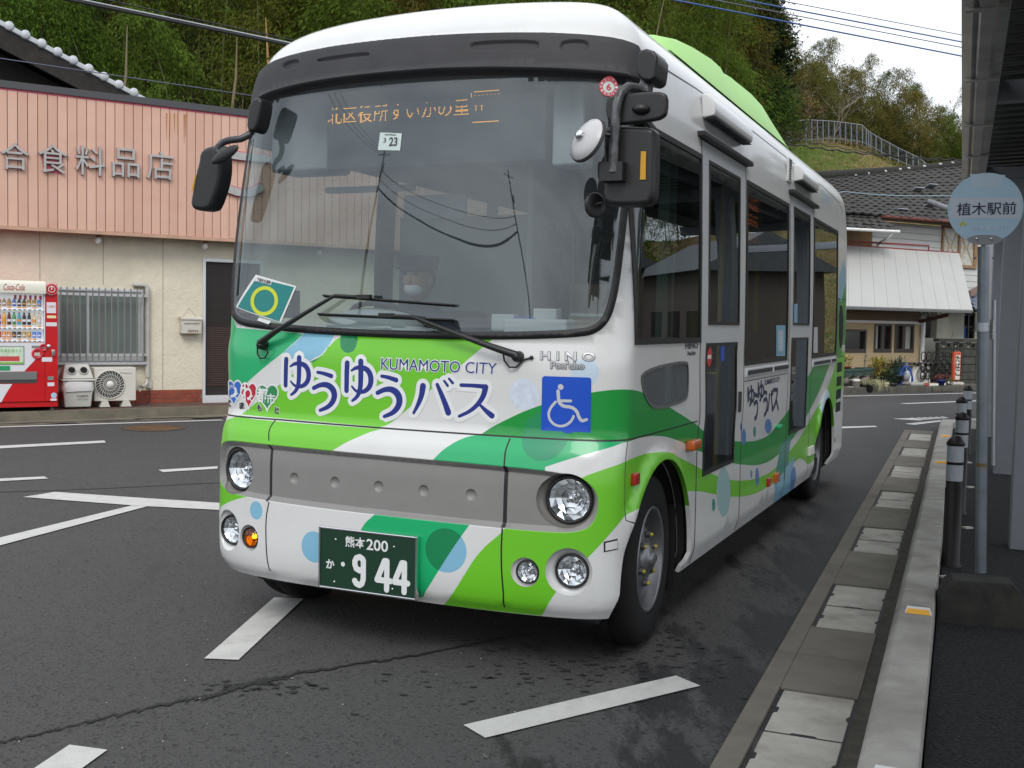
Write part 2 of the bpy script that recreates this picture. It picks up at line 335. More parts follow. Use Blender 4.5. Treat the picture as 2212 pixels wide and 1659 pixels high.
# long crack in the asphalt
b = MB(); pts = [(-30, 1611), (120, 1579), (260, 1545), (380, 1518), (470, 1503), (520, 1482), (640, 1457), (760, 1437), (900, 1418), (1040, 1388), (1150, 1368)]
CRK = mat('crack_tar', (.012, .012, .012), .8, bump=.6, bscale=70); up_, lo_ = [], []
P3 = [G(*q) for q in pts]; fine = []
for i in range(len(P3)-1):
    for k in range(14): fine.append(P3[i]*(1-k/14)+P3[i+1]*k/14)
for i, q in enumerate(fine):
    wd = .017 + .022*math.exp(-((i-66)/16)**2) ; off = random.gauss(0, .010)
    up_.append((q[0], q[1]+off+wd*random.uniform(.4, 1.1), .005)); lo_.append((q[0], q[1]+off-wd*random.uniform(.4, 1.1), .005))
n = len(fine); b.add(up_+lo_, [(n+i, n+i+1, i+1, i) for i in range(n-1)]); b.build('asphalt_crack', CRK, kind='structure')
b = MB(); q0 = G(560, 1040); q1 = G(-40, 1062)
fine = [q0*(1-k/60)+q1*k/60 for k in range(61)]; off = np.cumsum(rng.normal(0, .006, 61))
b.add([(q[0], q[1]+off[i]+.012, .005) for i, q in enumerate(fine)]+[(q[0], q[1]+off[i]-.012, .005) for i, q in enumerate(fine)], [(i, i+1, 62+i, 61+i) for i in range(60)])
b.build('asphalt_crack', mat('crack_grey', (.028, .028, .028), .9), kind='structure')
# little patches where the surface has ravelled near the crack
b = MB()
for k in range(260):
    c = G(random.gauss(1280, 190), random.gauss(1420, 60)) if k > 60 else G(random.gauss(560, 70), random.gauss(1482, 9)); r = random.uniform(.004, .012); n = 7; ph = random.random()*6
    b.poly([(c[0]+2.2*r*random.uniform(.6, 1.2)*math.cos(ph+2*math.pi*j/n), c[1]+r*random.uniform(.6, 1.2)*math.sin(ph+2*math.pi*j/n), .0045) for j in range(n)])
b.build('ravelled_asphalt', mat('ravelled', (.02, .02, .02), .9), kind='stuff')
# manhole
mh = G(332, 925.5); t = thing('manhole_cover', (mh[0], mh[1], .006), 'round rusty manhole cover in the lane beside the shop', 'manhole cover')
RUST = mat('rusty_iron', (.11, .055, .02), .8, .2, var=.5, vscale=6, bump=.5, bscale=40)
b = MB(); b.disc((mh[0], mh[1], .007), (0, 0, 1), .36, 36); b.build('cover', RUST, t); b = MB(); b.lathe((mh[0], mh[1], 0), (0, 0, 1), [(.004, .40), (.012, .385), (.012, .365), (.004, .36)], 40); b.build('frame', mat('iron_frame', (.05, .042, .035), .8), t)
# fallen bits on the road
b = MB()
for k in range(70):
    c = G(random.uniform(0, 1200), random.uniform(1120, 1640)); s_ = random.uniform(.002, .006)
    b.poly([(c[0]+s_*random.uniform(-1, 1), c[1]-s_, .007), (c[0]+s_, c[1], .008), (c[0]-s_*random.random(), c[1]+s_, .008)])
b.build('road_grit', mat('grit', (.45, .43, .38), .8), kind='stuff')
# ------------------------------------------------------------ the shop across the road
FL = Fr((-5.06, 16.75, 0), (.848, .529)); ML = FL.mat()
def lb(mi=0): return MB(ML)
ZS = .14
TILEB = mat('brown_apron_tile', (.10, .055, .042), .7, var=.25, vscale=5, dirt=.5)
TAN = mat('tan_concrete', (.17, .15, .11), .85, var=.25, vscale=2, bump=.3, bscale=60, dirt=.7, dscale=1.6, dcol=(.06, .055, .045))
b = lb(); b.prism([(-12, 0, -.02), (-12, .95, -.02), (-2.4, .92, -.02), (.3, .72, -.02), (9, .62, -.02), (9, 0, -.02)], (0, 0, ZS-.01+.02), 0); b.build('shop_apron', TILEB, kind='structure')
b = lb(); b.prism([(-12, .951, -.02), (-12, 1.03, -.02), (-2.4, 1.0, -.02), (.3, .80, -.02), (9, .70, -.02), (9, .621, -.02), (.3, .721, -.02), (-2.4, .921, -.02)], (0, 0, ZS+.02)); b.build('apron_edging', TAN, kind='structure')
b = lb(); b.prism([(-12, 1.031, -.02), (-12, 1.42, -.02), (-1.5, 1.38, -.02), (0, 1.27, -.02), (9, 1.2, -.02), (9, .701, -.02), (.3, .801, -.02), (-2.4, 1.001, -.02)], (0, 0, .034)); b.build('far_gutter', TAN, kind='structure')
b = lb()
for k in range(60):
    a0 = random.uniform(-4, 3); bb = 1.3+random.gauss(0, .05)-(.08 if a0 > -.8 else 0); r = random.uniform(.03, .16)
    b.poly([(a0+2.2*r*math.cos(t*.9)*random.uniform(.6, 1), bb+.45*r*math.sin(t*.9)*random.uniform(.6, 1), .0165+.00005*k) for t in range(7)])
b.build('broken_asphalt_edge', mat('broken_asphalt', (.045, .042, .036), .9, bump=.8, bscale=40), kind='stuff')
shop = thing('shop_building', FL.p(0, 0, 0), 'low cream stucco shop with a big peach board fascia across the road', 'shop')
STUC = mat('cream_stucco', (.68, .625, .50), .9, var=.08, vscale=3, bump=1.0, bscale=22, dirt=.25, dscale=1.3, dcol=(.50, .43, .30))
WA0, WA1 = -9., 6.0
zb_, zt_ = np.mean([FL.px(0, 490, .32)[1], FL.px(500, 512, .32)[1]]), np.mean([FL.px(0, 186, .32)[1], FL.px(530, 240, .32)[1]])
b = lb(); 
dx0, dx1 = FL.px(437, 700)[0], FL.px(437, 700)[0]+.95; dtop = FL.px(440, 558)[1]; zbr = ZS+.20
wx0, wx1 = FL.px(120, 700)[0], FL.px(311, 700)[0]; wz0, wz1 = FL.px(310, 781)[1], FL.px(308, 626)[1]
for (a0, a1, z0, z1) in ((WA0, wx0, zbr, zb_+.3), (wx1, dx0, zbr, zb_+.3), (dx1, WA1, zbr, zb_+.3), (wx0, wx1, zbr, wz0), (wx0, wx1, wz1, zb_+.3), (dx0, dx1, dtop, zb_+.3)):
    b.box(a0, a1, -.2, 0, z0, z1)
b.box(WA0, WA1, -6, -5.8, 0, zt_-.3); b.box(WA0, WA0+.2, -5.8, -.2, 0, zt_-.3); b.box(WA1-.2, WA1, -5.8, -.2, 0, zt_-.3); b.box(WA0, dx0, -.2, -.02, 0, zbr); b.box(dx1, WA1, -.2, -.02, 0, zbr)
b.build('wall', STUC, shop)
JN = mat('joint_line', (.30, .27, .2), .9)
for u in (86, 223, 352):
    a0 = FL.px(u, 560)[0]; lb().box(a0-.004, a0+.004, 0, .003, (wz1+.06 if u > 118 and u < 311 else zbr), zb_-.02).build('panel_joint', JN, shop)
lb().box(WA0, WA1, -6, .0, zt_-.3, zt_-.2).build('roof', mat('shop_roof', (.10, .10, .10), .8), shop)
lb().box(WA0, WA1, 0, .30, zb_+.04, zb_+.07).build('soffit', mat('soffit', (.42, .36, .27), .9), shop)
BRK = mat('red_brick', (.26, .052, .028), .7, var=.3, vscale=6, bump=.4, bscale=60)
lb().box(-2.7, dx0-.01, -.019, .006, ZS-.02, zbr).build('mortar', mat('mortar', (.30, .22, .16), .9), shop); lb().box(dx1, 4, -.019, .006, ZS-.02, zbr).build('mortar', MAT['mortar'], shop)
for rr in range(3):
    a0 = -2.68 - (.11 if rr % 2 else 0)
    while a0 < 3.8:
        x0, x1 = max(a0, -2.68), a0+.212
        if x0 < dx0 < x1+.03: x1 = dx0-.012
        if x0-.03 < dx1 < x1: x0 = dx1+.012
        if x1-x0 > .03 and (x1 < dx0 or x0 > dx1):
            lb().box(x0, x1, .004, .014+random.uniform(0, .004), ZS+.004+rr*.0665, ZS+.060+rr*.0665).build('brick', BRK, shop)
        a0 += .221
# fascia boards
PEACH = [mat('peach_board_%s' % n, c, .6, var=.05, vscale=1.2, dirt=.28, dscale=2.1, dcol=(.52, .24, .18)) for n, c in (('plain', (.62, .385, .295)), ('pale', (.65, .41, .315)), ('deep', (.585, .355, .27)))]
PINK = mat('faded_pink', (.52, .10, .15), .7, var=.2)
lb().box(WA0, WA1, .25, .30, zb_, zt_-.02).build('fascia_backing', mat('fascia_gap', (.13, .05, .045), .8), shop)
a0 = WA0; bw = .1285
while a0 < WA1-.05:
    q = lb(); q.box(a0+.004, a0+bw-.004, .30, .318, zb_+random.uniform(-.004, .004), zt_-.045); q.build('board', random.choice(PEACH), shop, bevel=.003, seg=1); a0 += bw
lb().box(WA0, WA1, .3, .3195, zt_-.075, zt_-.045).build('pink_edge', PINK, shop)
lb().box(WA0-.02, WA1+.02, .2, .345, zt_-.045, zt_+.05).build('coping', mat('dark_coping', (.07, .07, .075), .5, .3), shop)
lb().box(WA0, WA1, .24, .335, zb_-.05, zb_).build('lower_trim', mat('peach_trim', (.50, .31, .22), .6, dirt=.3), shop)
SILV = mat('silver_letters', (.40, .39, .38), .45, .25, var=.1)
RUSTS = mat('rust_streak', (.42, .20, .09), .8)
b = lb()
for u, l in ((360, 60), (367, 52), (377, 40), (384, 46), (398, 66), (401, 50)):
    a_, z_ = FL.px(u, 240+.07*(u-300), .32); b.poly([(a_-.012, .3198, z_), (a_+.012, .3198, z_), (a_+.003, .3198, z_-l/150), (a_-.003, .3198, z_-l/150)])
b.build('rust_streak', RUSTS, shop)
for ch, (u0, u1, v0, v1) in zip('合食料品店', ((1, 62, 307, 367), (82, 145, 311, 374), (163, 226, 315, 379), (242, 300, 321, 383), (316, 373, 328, 388))):
    c = [FL.px(u0, v1, .33), FL.px(u1, v1+.5, .33), FL.px(u1, v0+.5, .33), FL.px(u0, v0, .33)]
    zc0, zc1 = (c[0][1]+c[1][1])/2, (c[2][1]+c[3][1])/2; a0, a1 = c[0][0], c[1][0]
    q = [(a0, .321, zc0), (a1, .321, zc0), (a1, .321, zc1), (a0, .321, zc1)]; q = [FL.p(*x) for x in q]
    root = MB(); text_solid(root, ch, q, .05, 0); lt = root.build('raised_letter', SILV, shop)
    h = MB(); text_plate(h, ch, [x - FL.out*.0005 for x in q], .008); h.build('paint_halo', PINK, shop)
def strokeplate(mb, pts, rad, plane, depth, n=10):
    """round-ended strokes raised from a plane; pts in plane coordinates, plane(a,z,b)->3D"""
    for (x0, y0), (x1, y1) in zip(pts[:-1], pts[1:]):
        d = math.atan2(y1-y0, x1-x0); P2 = [(x0+rad*math.cos(d+math.pi/2+math.pi*k/n), y0+rad*math.sin(d+math.pi/2+math.pi*k/n)) for k in range(n+1)] + [(x1+rad*math.cos(d-math.pi/2+math.pi*k/n), y1+rad*math.sin(d-math.pi/2+math.pi*k/n)) for k in range(n+1)]
        depth += .0007; mb.prism([plane(a, z, 0) for a, z in P2], plane(0, 0, depth)-plane(0, 0, 0))
pl = lambda a, z, bb: FL.p(a, .32+bb, z)
for mb_, rd, dp, m_ in ((MB(), .058, .05, SILV), (MB(), .078, .001, PINK)):
    for st in ([(494, 334), (520, 338), (575, 343)], [(479, 384), (483, 398), (494, 409), (511, 415), (530, 417), (548, 414), (561, 406)]):
        strokeplate(mb_, [FL.px(u, v, .33) for u, v in st], rd, pl, dp)
    mb_.build('raised_letter' if m_ is SILV else 'paint_halo', m_, shop)
# lamps under the fascia
for k, u in enumerate((212, 443, 690)):
    a_, z_ = FL.px(u, 516, .16); t = thing('wall_lamp', FL.p(a_, .16, zb_+.04), ['globe lamp under the fascia above the barred window, left', 'globe lamp under the fascia above the mailbox and door', 'globe lamp under the fascia behind the bus windscreen'][k], 'lamp', 'globe lamps under the shop fascia')
    MB().lathe(FL.p(a_, .16, zb_+.04), (0, 0, -1), [(0, .10), (.02, .10), (.06, .06), (.10, .035), (.12, .03)], 20).build('cap', mat('lamp_copper', (.20, .075, .04), .5), t)
    MB().blob(FL.p(a_, .16, zb_-.13), .045, .045, .05, 16, 10).build('globe', mat('opal_glass', (.75, .75, .74), .25), t)
# barred window
FROST = mat('frosted_glass', (.17, .205, .19), .25, var=.12, vscale=2, spec=.6)
wn = thing('window', FL.p((wx0+wx1)/2, 0, wz0), 'wide frosted sliding window of the shop behind security bars', 'window'); 
b = lb(); f_ = .045
b.box(wx0, wx1, -.08, .03, wz0, wz0+f_); b.box(wx0, wx1, -.08, .03, wz1-f_, wz1); b.box(wx0, wx0+f_, -.08, .03, wz0+f_, wz1-f_); b.box(wx1-f_, wx1, -.08, .03, wz0+f_, wz1-f_); b.build('frame', ALU, wn, bevel=.004, seg=1)
wm_ = FL.px(191, 700)[0]
for (x0, x1, y) in ((wx0+f_, wm_+.02, -.045), (wm_-.02, wx1-f_, -.02)):
    b = lb(); 
    for q in ((x0, x0+.035, wz0+f_, wz1-f_), (x1-.035, x1, wz0+f_, wz1-f_), (x0+.035, x1-.035, wz0+f_, wz0+f_+.05), (x0+.035, x1-.035, wz1-f_-.035, wz1-f_)): b.box(q[0], q[1], y-.012, y+.012, q[2], q[3])
    s_ = b.build('sash', ALU, wn); lb().box(x0+.035, x1-.035, y-.004, y+.002, wz0+f_+.05, wz1-f_-.035).build('pane', FROST, s_)
lb().box(wx0-.03, wx1+.03, .0, .09, wz0-.05, wz0-.005).build('sill', ALU, wn, bevel=.005, seg=1)
gr = thing('security_bars', FL.p((wx0+wx1)/2, .14, wz0), 'grey security bars fixed across the frosted shop window', 'window bars')
BARM = mat('bar_metal', (.26, .255, .24), .5, .5)
for k in range(15):
    a_, _ = FL.px(118+13.75*k-.04*k, 700, .15); _, z1 = FL.px(250, 622.5, .15); _, z0 = FL.px(250, 779, .15)
    q = MB(); q.tube([FL.p(a_, .15, z0), FL.p(a_, .15, z1)], .0105, 8); q.build('bar', BARM, gr)
ba0, ba1 = FL.px(110, 700, .14)[0], FL.px(317, 700, .14)[0]
for vv in (637.5, 766.5):
    z_ = FL.px(250, vv, .13)[1]; lb().box(ba0, ba1, .115, .14, z_-.018, z_+.018).build('rail', ALU, gr)
    for aa in (ba0+.03, ba1-.03): lb().box(aa-.012, aa+.012, 0, .115, z_-.012, z_+.012).build('bracket', ALU, gr)
# pipe cover
PLA = mat('pipe_plastic', (.50, .49, .45), .5, dirt=.3)
pi_ = thing('pipe_cover', FL.p(*[FL.px(319, 830, .05)[0], .05, .4]), 'pale grey pipe running down the stucco right of the barred window', 'pipe')
a1, z1 = FL.px(318, 616, .05); a0, _ = FL.px(287, 616, .05); _, z0 = FL.px(320, 815, .05)
MB().tube([FL.p(a0, .05, z1), FL.p(a1-.05, .05, z1), FL.p(a1-.012, .05, z1-.015), FL.p(a1, .05, z1-.06), FL.p(a1+.004, .05, z0)], .034, 12).build('pipe', PLA, pi_)
for k, (dz, u2, v2) in enumerate(((0, 300, 832), (.02, 297, 838), (-.02, 302, 845))):
    e = FL.px(u2, v2, .3); MB().tube([FL.p(a1, .05, z0), FL.p(a1-.01*k, .07, z0-.08), FL.p(a1-.06-.02*k, .15, z0-.14+dz), FL.p(e[0], .30, e[1])], .012, 8).build('hose', mat('hose_wrap', (.55, .52, .45), .7), pi_)
b = MB(); e0 = FL.px(323, 835, .03); b.tube([FL.p(e0[0], .03, e0[1]), FL.p(e0[0]+.01, .03, e0[1]-.2), FL.p(e0[0]-.12, .08, e0[1]-.31), FL.p(e0[0]-.3, .1, e0[1]-.33)], .005, 6); b.build('cable', BLACKP, pi_)
lb().box(e0[0]-.05, e0[0]+.03, 0, .04, e0[1]-.02, e0[1]+.1).build('outlet_box', PLA, pi_)
# mailbox
m0, m1 = FL.px(392, 720, .14)[0], FL.px(436, 720, .14)[0]; mz0, mz1 = FL.px(410, 721, .14)[1], FL.px(410, 684, .14)[1]
mb_ = thing('mailbox', FL.p((m0+m1)/2, .07, mz0), 'small rusty white mailbox hanging beside the shop door', 'mailbox')
MBX = mat('mailbox_white', (.56, .54, .48), .5, dirt=.8, dscale=7, dcol=(.35, .17, .04)); b = lb(); b.box(m0, m1, .004, .14, mz0, mz1-.03); b.build('body', MBX, mb_, bevel=.01)
b = lb(); b.prism([(m0-.008, .004, mz1-.028), (m0-.008, .155, mz1-.045), (m0-.008, .155, mz1-.03), (m0-.008, .10, mz1), (m0-.008, .004, mz1)], (m1-m0+.016, 0, 0)); b.build('lid', MBX, mb_)
b = lb(); b.box(m0+.04, m1-.03, .141, .146, mz1-.11, mz1-.095); b.build('slot', mat('slot_grey', (.25, .24, .22), .6), mb_)
for k in range(6): lb().box(m0+.10+.027*k, m0+.112+.027*k, .141, .144, mz0+.035, mz0+.055).build('peephole', DARK, mb_)
nn = FL.px(409, 665, .03); MB().tube([FL.p(m0+.05, .03, mz1), FL.p(nn[0], .02, nn[1]), FL.p(m1-.05, .03, mz1)], .003, 5).build('wire', BARM, mb_)
# door
dr = thing('door', FL.p(dx0+.45, 0, ZS), 'dark slatted shop door in a white aluminium frame', 'door')
b = lb(); b.box(dx0, dx0+.045, -.1, .03, ZS+.1, dtop); b.box(dx1-.045, dx1, -.1, .03, ZS+.1, dtop); b.box(dx0+.045, dx1-.045, -.1, .03, dtop-.05, dtop); b.box(dx0, dx1, -.1, .05, ZS-.02, ZS+.1); b.build('frame', mat('white_alu', (.66, .67, .68), .35, .2), dr, bevel=.004, seg=1)
BL = mat('brown_blind', (.062, .036, .027), .5, var=.1)
lb().box(dx0+.045, dx1-.045, -.075, -.06, ZS+.1, dtop-.05).build('panel', mat('dark_door', (.022, .016, .015), .4), dr)
z_ = ZS+.25; zm = FL.px(450, 707)[1]
while z_ < dtop-.1: lb().box(dx0+.05, dx1-.05, -.06, -.047, z_, z_+.021).build('slat', BL if z_ < zm else mat('dark_blind', (.026, .018, .017), .5) if 'dark_blind' not in MAT else MAT['dark_blind'], dr); z_ += .034
# air conditioner
def ac_unit(fr, a0, a1, b0, b1, z0, z1, label, foot=.07, fan=None, rr=.2, brand=True):
    t = thing('air_conditioner', fr.p((a0+a1)/2, (b0+b1)/2, z0), label, 'air conditioner'); m = fr.mat(); fm = [mat('ac_cream', (.62, .60, .54), .5, dirt=.2, dcol=(.3, .27, .2))] if 'ac_cream' not in MAT else [MAT['ac_cream']]
    MB(m).box(a0, a1, b0, b1, z0+foot, z1).build('casing', fm[0], t, bevel=.012)
    for aa in (a0+.12, a1-.16): MB(m).prism([(aa-.05, b1+.03, z0), (aa+.09, b1+.03, z0), (aa+.06, b1+.03, z0+foot), (aa-.02, b1+.03, z0+foot)], (0, -(b1-b0)-.05, 0)).build('foot', fm[0], t)
    fa = fan or a0+.29; fz = (z0+foot+z1)/2
    c = fr.p(fa, b1+.002, fz); MB().disc(c, fr.out, rr, 32).build('fan_opening', mat('ac_dark', (.07, .07, .072), .6) if 'ac_dark' not in MAT else MAT['ac_dark'], t)
    MB().lathe(c, fr.out, [(0, rr+.012), (.012, rr+.008), (.014, rr-.004), (.004, rr-.006)], 40).build('fan_ring', fm[0], t)
    g = MB(); 
    for k in range(26):
        th0 = 2*math.pi*k/26; pts = []
        for j in range(5):
            r_ = .05 + (rr-.055)*j/4; th = th0 + .5*j/4; pts.append(c + fr.out*.012 + fr.ax*r_*math.cos(th) + np.array([0, 0, r_*math.sin(th)]))
        g.tube(pts, .0035, 4)
    for r_ in (.09, .14): g.lathe(c + fr.out*.012, fr.out, [(0, r_+.003), (.003, r_), (0, r_-.003)], 28)
    g.build('fan_guard', fm[0], t); MB().lathe(c+fr.out*.01, fr.out, [(0, .05), (.008, .046), (.01, 0)], 20).build('fan_hub', mat('ac_hub', (.7, .7, .68), .4), t)
    if brand:
        g = MB(); text_plate(g, 'Panasonic', [fr.p(a1-.22, b1+.0015, z1-.09), fr.p(a1-.06, b1+.0015, z1-.09), fr.p(a1-.06, b1+.0015, z1-.07), fr.p(a1-.22, b1+.0015, z1-.07)]); g.build('lettering', BLACKP, t)
    return t
e0, e1 = FL.px(204, 860, .48), FL.px(294, 860, .48); zt2 = FL.px(250, 794, .48)[1]
ac_unit(FL, e0[0], e1[0], .18, .48, ZS, zt2, 'cream air conditioner unit with round fan grille beside the trash bin', .08, FL.px(237.5, 828, .48)[0], .2)
# trash bin
t0, t1 = FL.px(137, 870, .62)[0], FL.px(201, 870, .62)[0]; tz1 = FL.px(170, 787, .6)[1]; tb = thing('trash_bin', FL.p((t0+t1)/2, .45, ZS), 'grey-white recycling bin with two round holes beside the vending machine', 'bin')
BINM = mat('bin_plastic', (.50, .50, .46), .45, dirt=.2, dcol=(.3, .28, .22)); tcx = (t0+t1)/2
b = lb(); w0, w1 = .185, .215; zz = tz1-.24
def frust(b, c, y, wx, wy, wx2, wy2, z0, z1, mi=0):
    b.add([(c-wx, y-wy, z0), (c+wx, y-wy, z0), (c+wx, y+wy, z0), (c-wx, y+wy, z0), (c-wx2, y-wy2, z1), (c+wx2, y-wy2, z1), (c+wx2, y+wy2, z1), (c-wx2, y+wy2, z1)], [(0, 3, 2, 1), (4, 5, 6, 7), (0, 1, 5, 4), (1, 2, 6, 5), (2, 3, 7, 6), (3, 0, 4, 7)], mi)
frust(b, tcx, .45, .175, .15, .21, .18, ZS+.01, zz); b.build('body', BINM, tb, bevel=.02)
b = lb(); frust(b, tcx, .45, .226, .196, .222, .192, zz-.0, zz+.035); frust(b, tcx, .45, .21, .18, .16, .07, zz+.036, tz1); b.build('lid', BINM, tb, bevel=.018)
for s_ in (-.08, .08):
    c = FL.p(tcx+s_, .585, tz1-.085); nrm = FL.out*.88 + np.array([0, 0, .45]); MB().lathe(c - nrm*.004, nrm, [(0, .062), (.012, .058), (.014, .05), (.004, .048)], 24).build('hole_rim', BINM, tb); MB().disc(c+nrm*.004, nrm, .05, 24).build('hole', DARK, tb)
b = lb(); rr = []
for j in range(4):
    for k in range(28):
        th = 2*math.pi*k/28; ex = (abs(math.cos(th))**.35*math.copysign(1, math.cos(th)), abs(math.sin(th))**.35*math.copysign(1, math.sin(th))); q = 1+random.uniform(-.012, .03)+.03*(j in (1, 2)); rr.append((tcx+.213*q*ex[0], .45+.184*q*ex[1], zz-.005-.045*j+random.uniform(-.008, .008)))
b.add(rr, [(j*28+k, j*28+(k+1) % 28, (j+1)*28+(k+1) % 28, (j+1)*28+k) for j in range(3) for k in range(28)], 0, True); b.build('bin_bag', mat('bin_bag', (.66, .66, .66), .25, spec=.8), tb)
g = MB(); q = [FL.p(tcx-.02, .62, zz-.22), FL.p(tcx+.13, .62, zz-.22), FL.p(tcx+.13, .62, zz-.19), FL.p(tcx-.02, .62, zz-.19)]; text_plate(g, '空容器専用', q); text_plate(g, 'リサイクル', [x-np.array([0, 0, .045]) for x in q]); g.build('lettering', mat('dark_print', (.05, .05, .05), .6), tb)
# ------------------------------------------------------------ vending machine
VB = .85; va1 = FL.px(125, 760, VB)[0]; va0 = va1-1.18; vz0 = ZS+.05; vz1 = FL.px(100, 611, VB)[1]
vm = thing('vending_machine', FL.p((va0+va1)/2, .45, ZS), 'red and white drinks vending machine against the shop wall', 'vending machine')
VRED = mat('machine_red', (.52, .008, .012), .3, coat=.3, var=.06, vscale=3); VCRM = mat('machine_cream', (.72, .70, .60), .35); VWH = mat('machine_white', (.70, .70, .74), .3, coat=.2)
VGR = mat('machine_grey', (.22, .22, .22), .4); VLIT = mat('lit_display', (.80, .82, .84), .6, emit=.22)
def vp(x, y, bb=VB):      # machine photo detail -> (a, z)
    return FL.px(.1955*x, 580.3+.1955*y, bb)
def vbox(x0, x1, y0, y1, b0, b1, name, m, par=vm, bevel=0):
    a0, zt = vp(x0, (y0+y1)/2); a1, _ = vp(x1, (y0+y1)/2); zt = vp((x0+x1)/2, y0)[1]; zb = vp((x0+x1)/2, y1)[1]
    return lb().box(a0, a1, b0, b1, zb, zt).build(name, m, par, bevel=bevel)
lb().box(va0, va1, .12, VB-.10, vz0, vz1-.03).build('cabinet', VRED, vm, bevel=.01)
dx_ = vp(497, 500)[0]; dy0 = vp(0, 820)[1]; dy1 = vp(0, 272)[1]
b = lb(); b.box(dx_, va1, VB-.10, VB, vz0+.07, vz1-.02); b.box(va0, dx_, VB-.10, VB, vz0+.07, dy0); b.build('front_panel', VRED, vm, bevel=.012)
b = lb(); b.prism([(va0, VB-.1, dy1), (va0, VB+.05, dy1), (va0, VB+.06, vz1-.04), (va0, VB+.02, vz1+.02), (va0, VB-.1, vz1+.02)], (dx_-va0+.01, 0, 0)); b.build('header', VCRM, vm, bevel=.012)
lb().box(va0, va1, .12, VB-.02, vz0-.0, vz0+.068).build('plinth', VRED, vm)
for aa in (va0+.06, va1-.06):
    for bb in (.2, .7): MB().lathe(FL.p(aa, bb, ZS), (0, 0, 1), [(0, .03), (.01, .03), (.015, .012), (.06, .012)], 12).build('foot', STEEL, vm)
lb().box(va0+.03, dx_-.01, VB-.10, VB-.085, dy0, dy1).build('display_back', VLIT, vm)
b = lb(); b.box(va0, va0+.03, VB-.1, VB+.01, dy0, dy1); b.box(dx_-.012, dx_, VB-.1, VB+.01, dy0, dy1); b.build('display_frame', mat('machine_trim', (.62, .63, .66), .3), vm)
# logo
GRD = mat('logo_red', (.45, .03, .03), .5)
q = [FL.p(*(lambda s: (s[0], VB+.0605, s[1]))(vp(x, y, VB+.06))) for x, y in ((25, 232), (262, 247), (262, 178), (25, 163))]
def script_logo(quad, m):
    g = MB(); text_plate(g, 'Coca-Cola', quad); return g.build('lettering', m, vm)
dz = (q[1][2]+q[0][2])/2; q = [FL.p(vp(25, 200)[0], VB+.062, vp(100, 236)[1]), FL.p(vp(262, 200)[0], VB+.062, vp(100, 236)[1]), FL.p(vp(275, 200)[0], VB+.062, vp(100, 168)[1]), FL.p(vp(38, 200)[0], VB+.062, vp(100, 168)[1])]
script_logo(q, GRD)
c = FL.p(vp(567, 228)[0], VB+.005, vp(567, 228)[1]); MB().lathe(c, FL.out, [(0, .086), (.02, .084), (.024, .07)], 32).build('badge_rim', mat('badge_pink', (.62, .25, .28), .4), vm)
MB().disc(c+FL.out*.022, FL.out, .074, 32).build('badge', VRED, vm); g = MB(); g.lathe(c+FL.out*.024, FL.out, [(0, .046), (.003, .044), (0, .036)], 24); g.obox(c+FL.out*.026+np.array([0, 0, .02]), FL.ax*.008, FL.out*.001, (0, 0, .028)); g.build('badge_symbol', WHITE, vm)
# shelves with drinks
drk = [[('c', (.45, .25, .08)), ('c', (.45, .25, .08)), ('b', (.36, .24, .13)), ('b', (.36, .24, .13)), ('b', (.08, .12, .5)), ('b', (.03, .03, .03)), ('b', (.03, .03, .03)), ('c', (.42, .26, .06)), ('c', (.42, .26, .06)), ('c', (.08, .2, .6))],
       [('b', (.5, .05, .05)), ('b', (.28, .02, .22)), ('b', (.6, .33, .04)), ('b', (.09, .01, .01)), ('b', (.05, .28, .07)), ('b', (.06, .3, .42)), ('b', (.025, .025, .03)), ('b', (.025, .025, .03)), ('b', (.6, .52, .36)), ('b', (.6, .52, .36))],
       [('c', (.5, .01, .01)), ('c', (.5, .01, .01)), ('c', (.55, .2, .03)), ('c', (.55, .2, .03)), ('c', (.03, .03, .03)), ('c', (.03, .03, .03)), ('c', (.42, .26, .06)), ('c', (.42, .26, .06)), ('c', (.08, .2, .6)), ('c', (.08, .2, .6))]]
rows = [(415, 330, 438, 468), (620, 480, 645, 672), (762, 685, 788, 812)]
BTN = mat('button_strip', (.72, .74, .76), .3, emit=.1); PRC = mat('price_orange', (.7, .26, .03), .5)
dm = {}
for r_, (yb, yt, s0, s1) in enumerate(rows):
    zb = vp(200, yb)[1]; hh = vp(200, yt)[1]-zb; zs0, zs1 = vp(200, s1)[1], vp(200, s0)[1]
    lb().box(va0+.03, dx_-.015, VB-.085, VB-.005, zs0, zs1).build('button_shelf', BTN, vm, bevel=.008)
    for k in range(10):
        aa = vp(440-55.5*(9-k), yb)[0]; kind, cc = drk[r_][k]; h = hh*(.98 if kind == 'b' else .85)
        if aa < va0+.04: continue
        if cc not in dm: dm[cc] = mat('drink_colour', cc, .25, var=.5, vscale=30)
        pr = [(0, .024), (h, .024), (h, 0)] if kind == 'c' else [(0, .023), (h*.5, .024), (h*.7, .021), (h*.85, .011), (h, .011), (h, 0)]
        d_ = MB().lathe(FL.p(aa, VB-.05, zb), (0, 0, 1), pr, 12).build('drink', dm[cc], vm)
        MB().lathe(FL.p(aa, VB-.05, zb+h*.25), (0, 0, 1), [(0, .0246), (h*.2, .0246)], 12).build('drink_label', VWH if (k+r_) % 3 else PRC, d_)
        lb().box(aa-.016, aa+.016, VB-.005, VB-.002, (zs0+zs1)/2-.008, (zs0+zs1)/2+.008).build('button', VGR, vm)
        lb().box(aa-.024, aa+.024, VB-.03, VB-.022, zs1+.001, zs1+.018).build('price_tag', PRC if (k*7+r_*3) % 5 < 3 else VWH, vm)
mat('stripe_pink', (.6, .12, .15), .5)
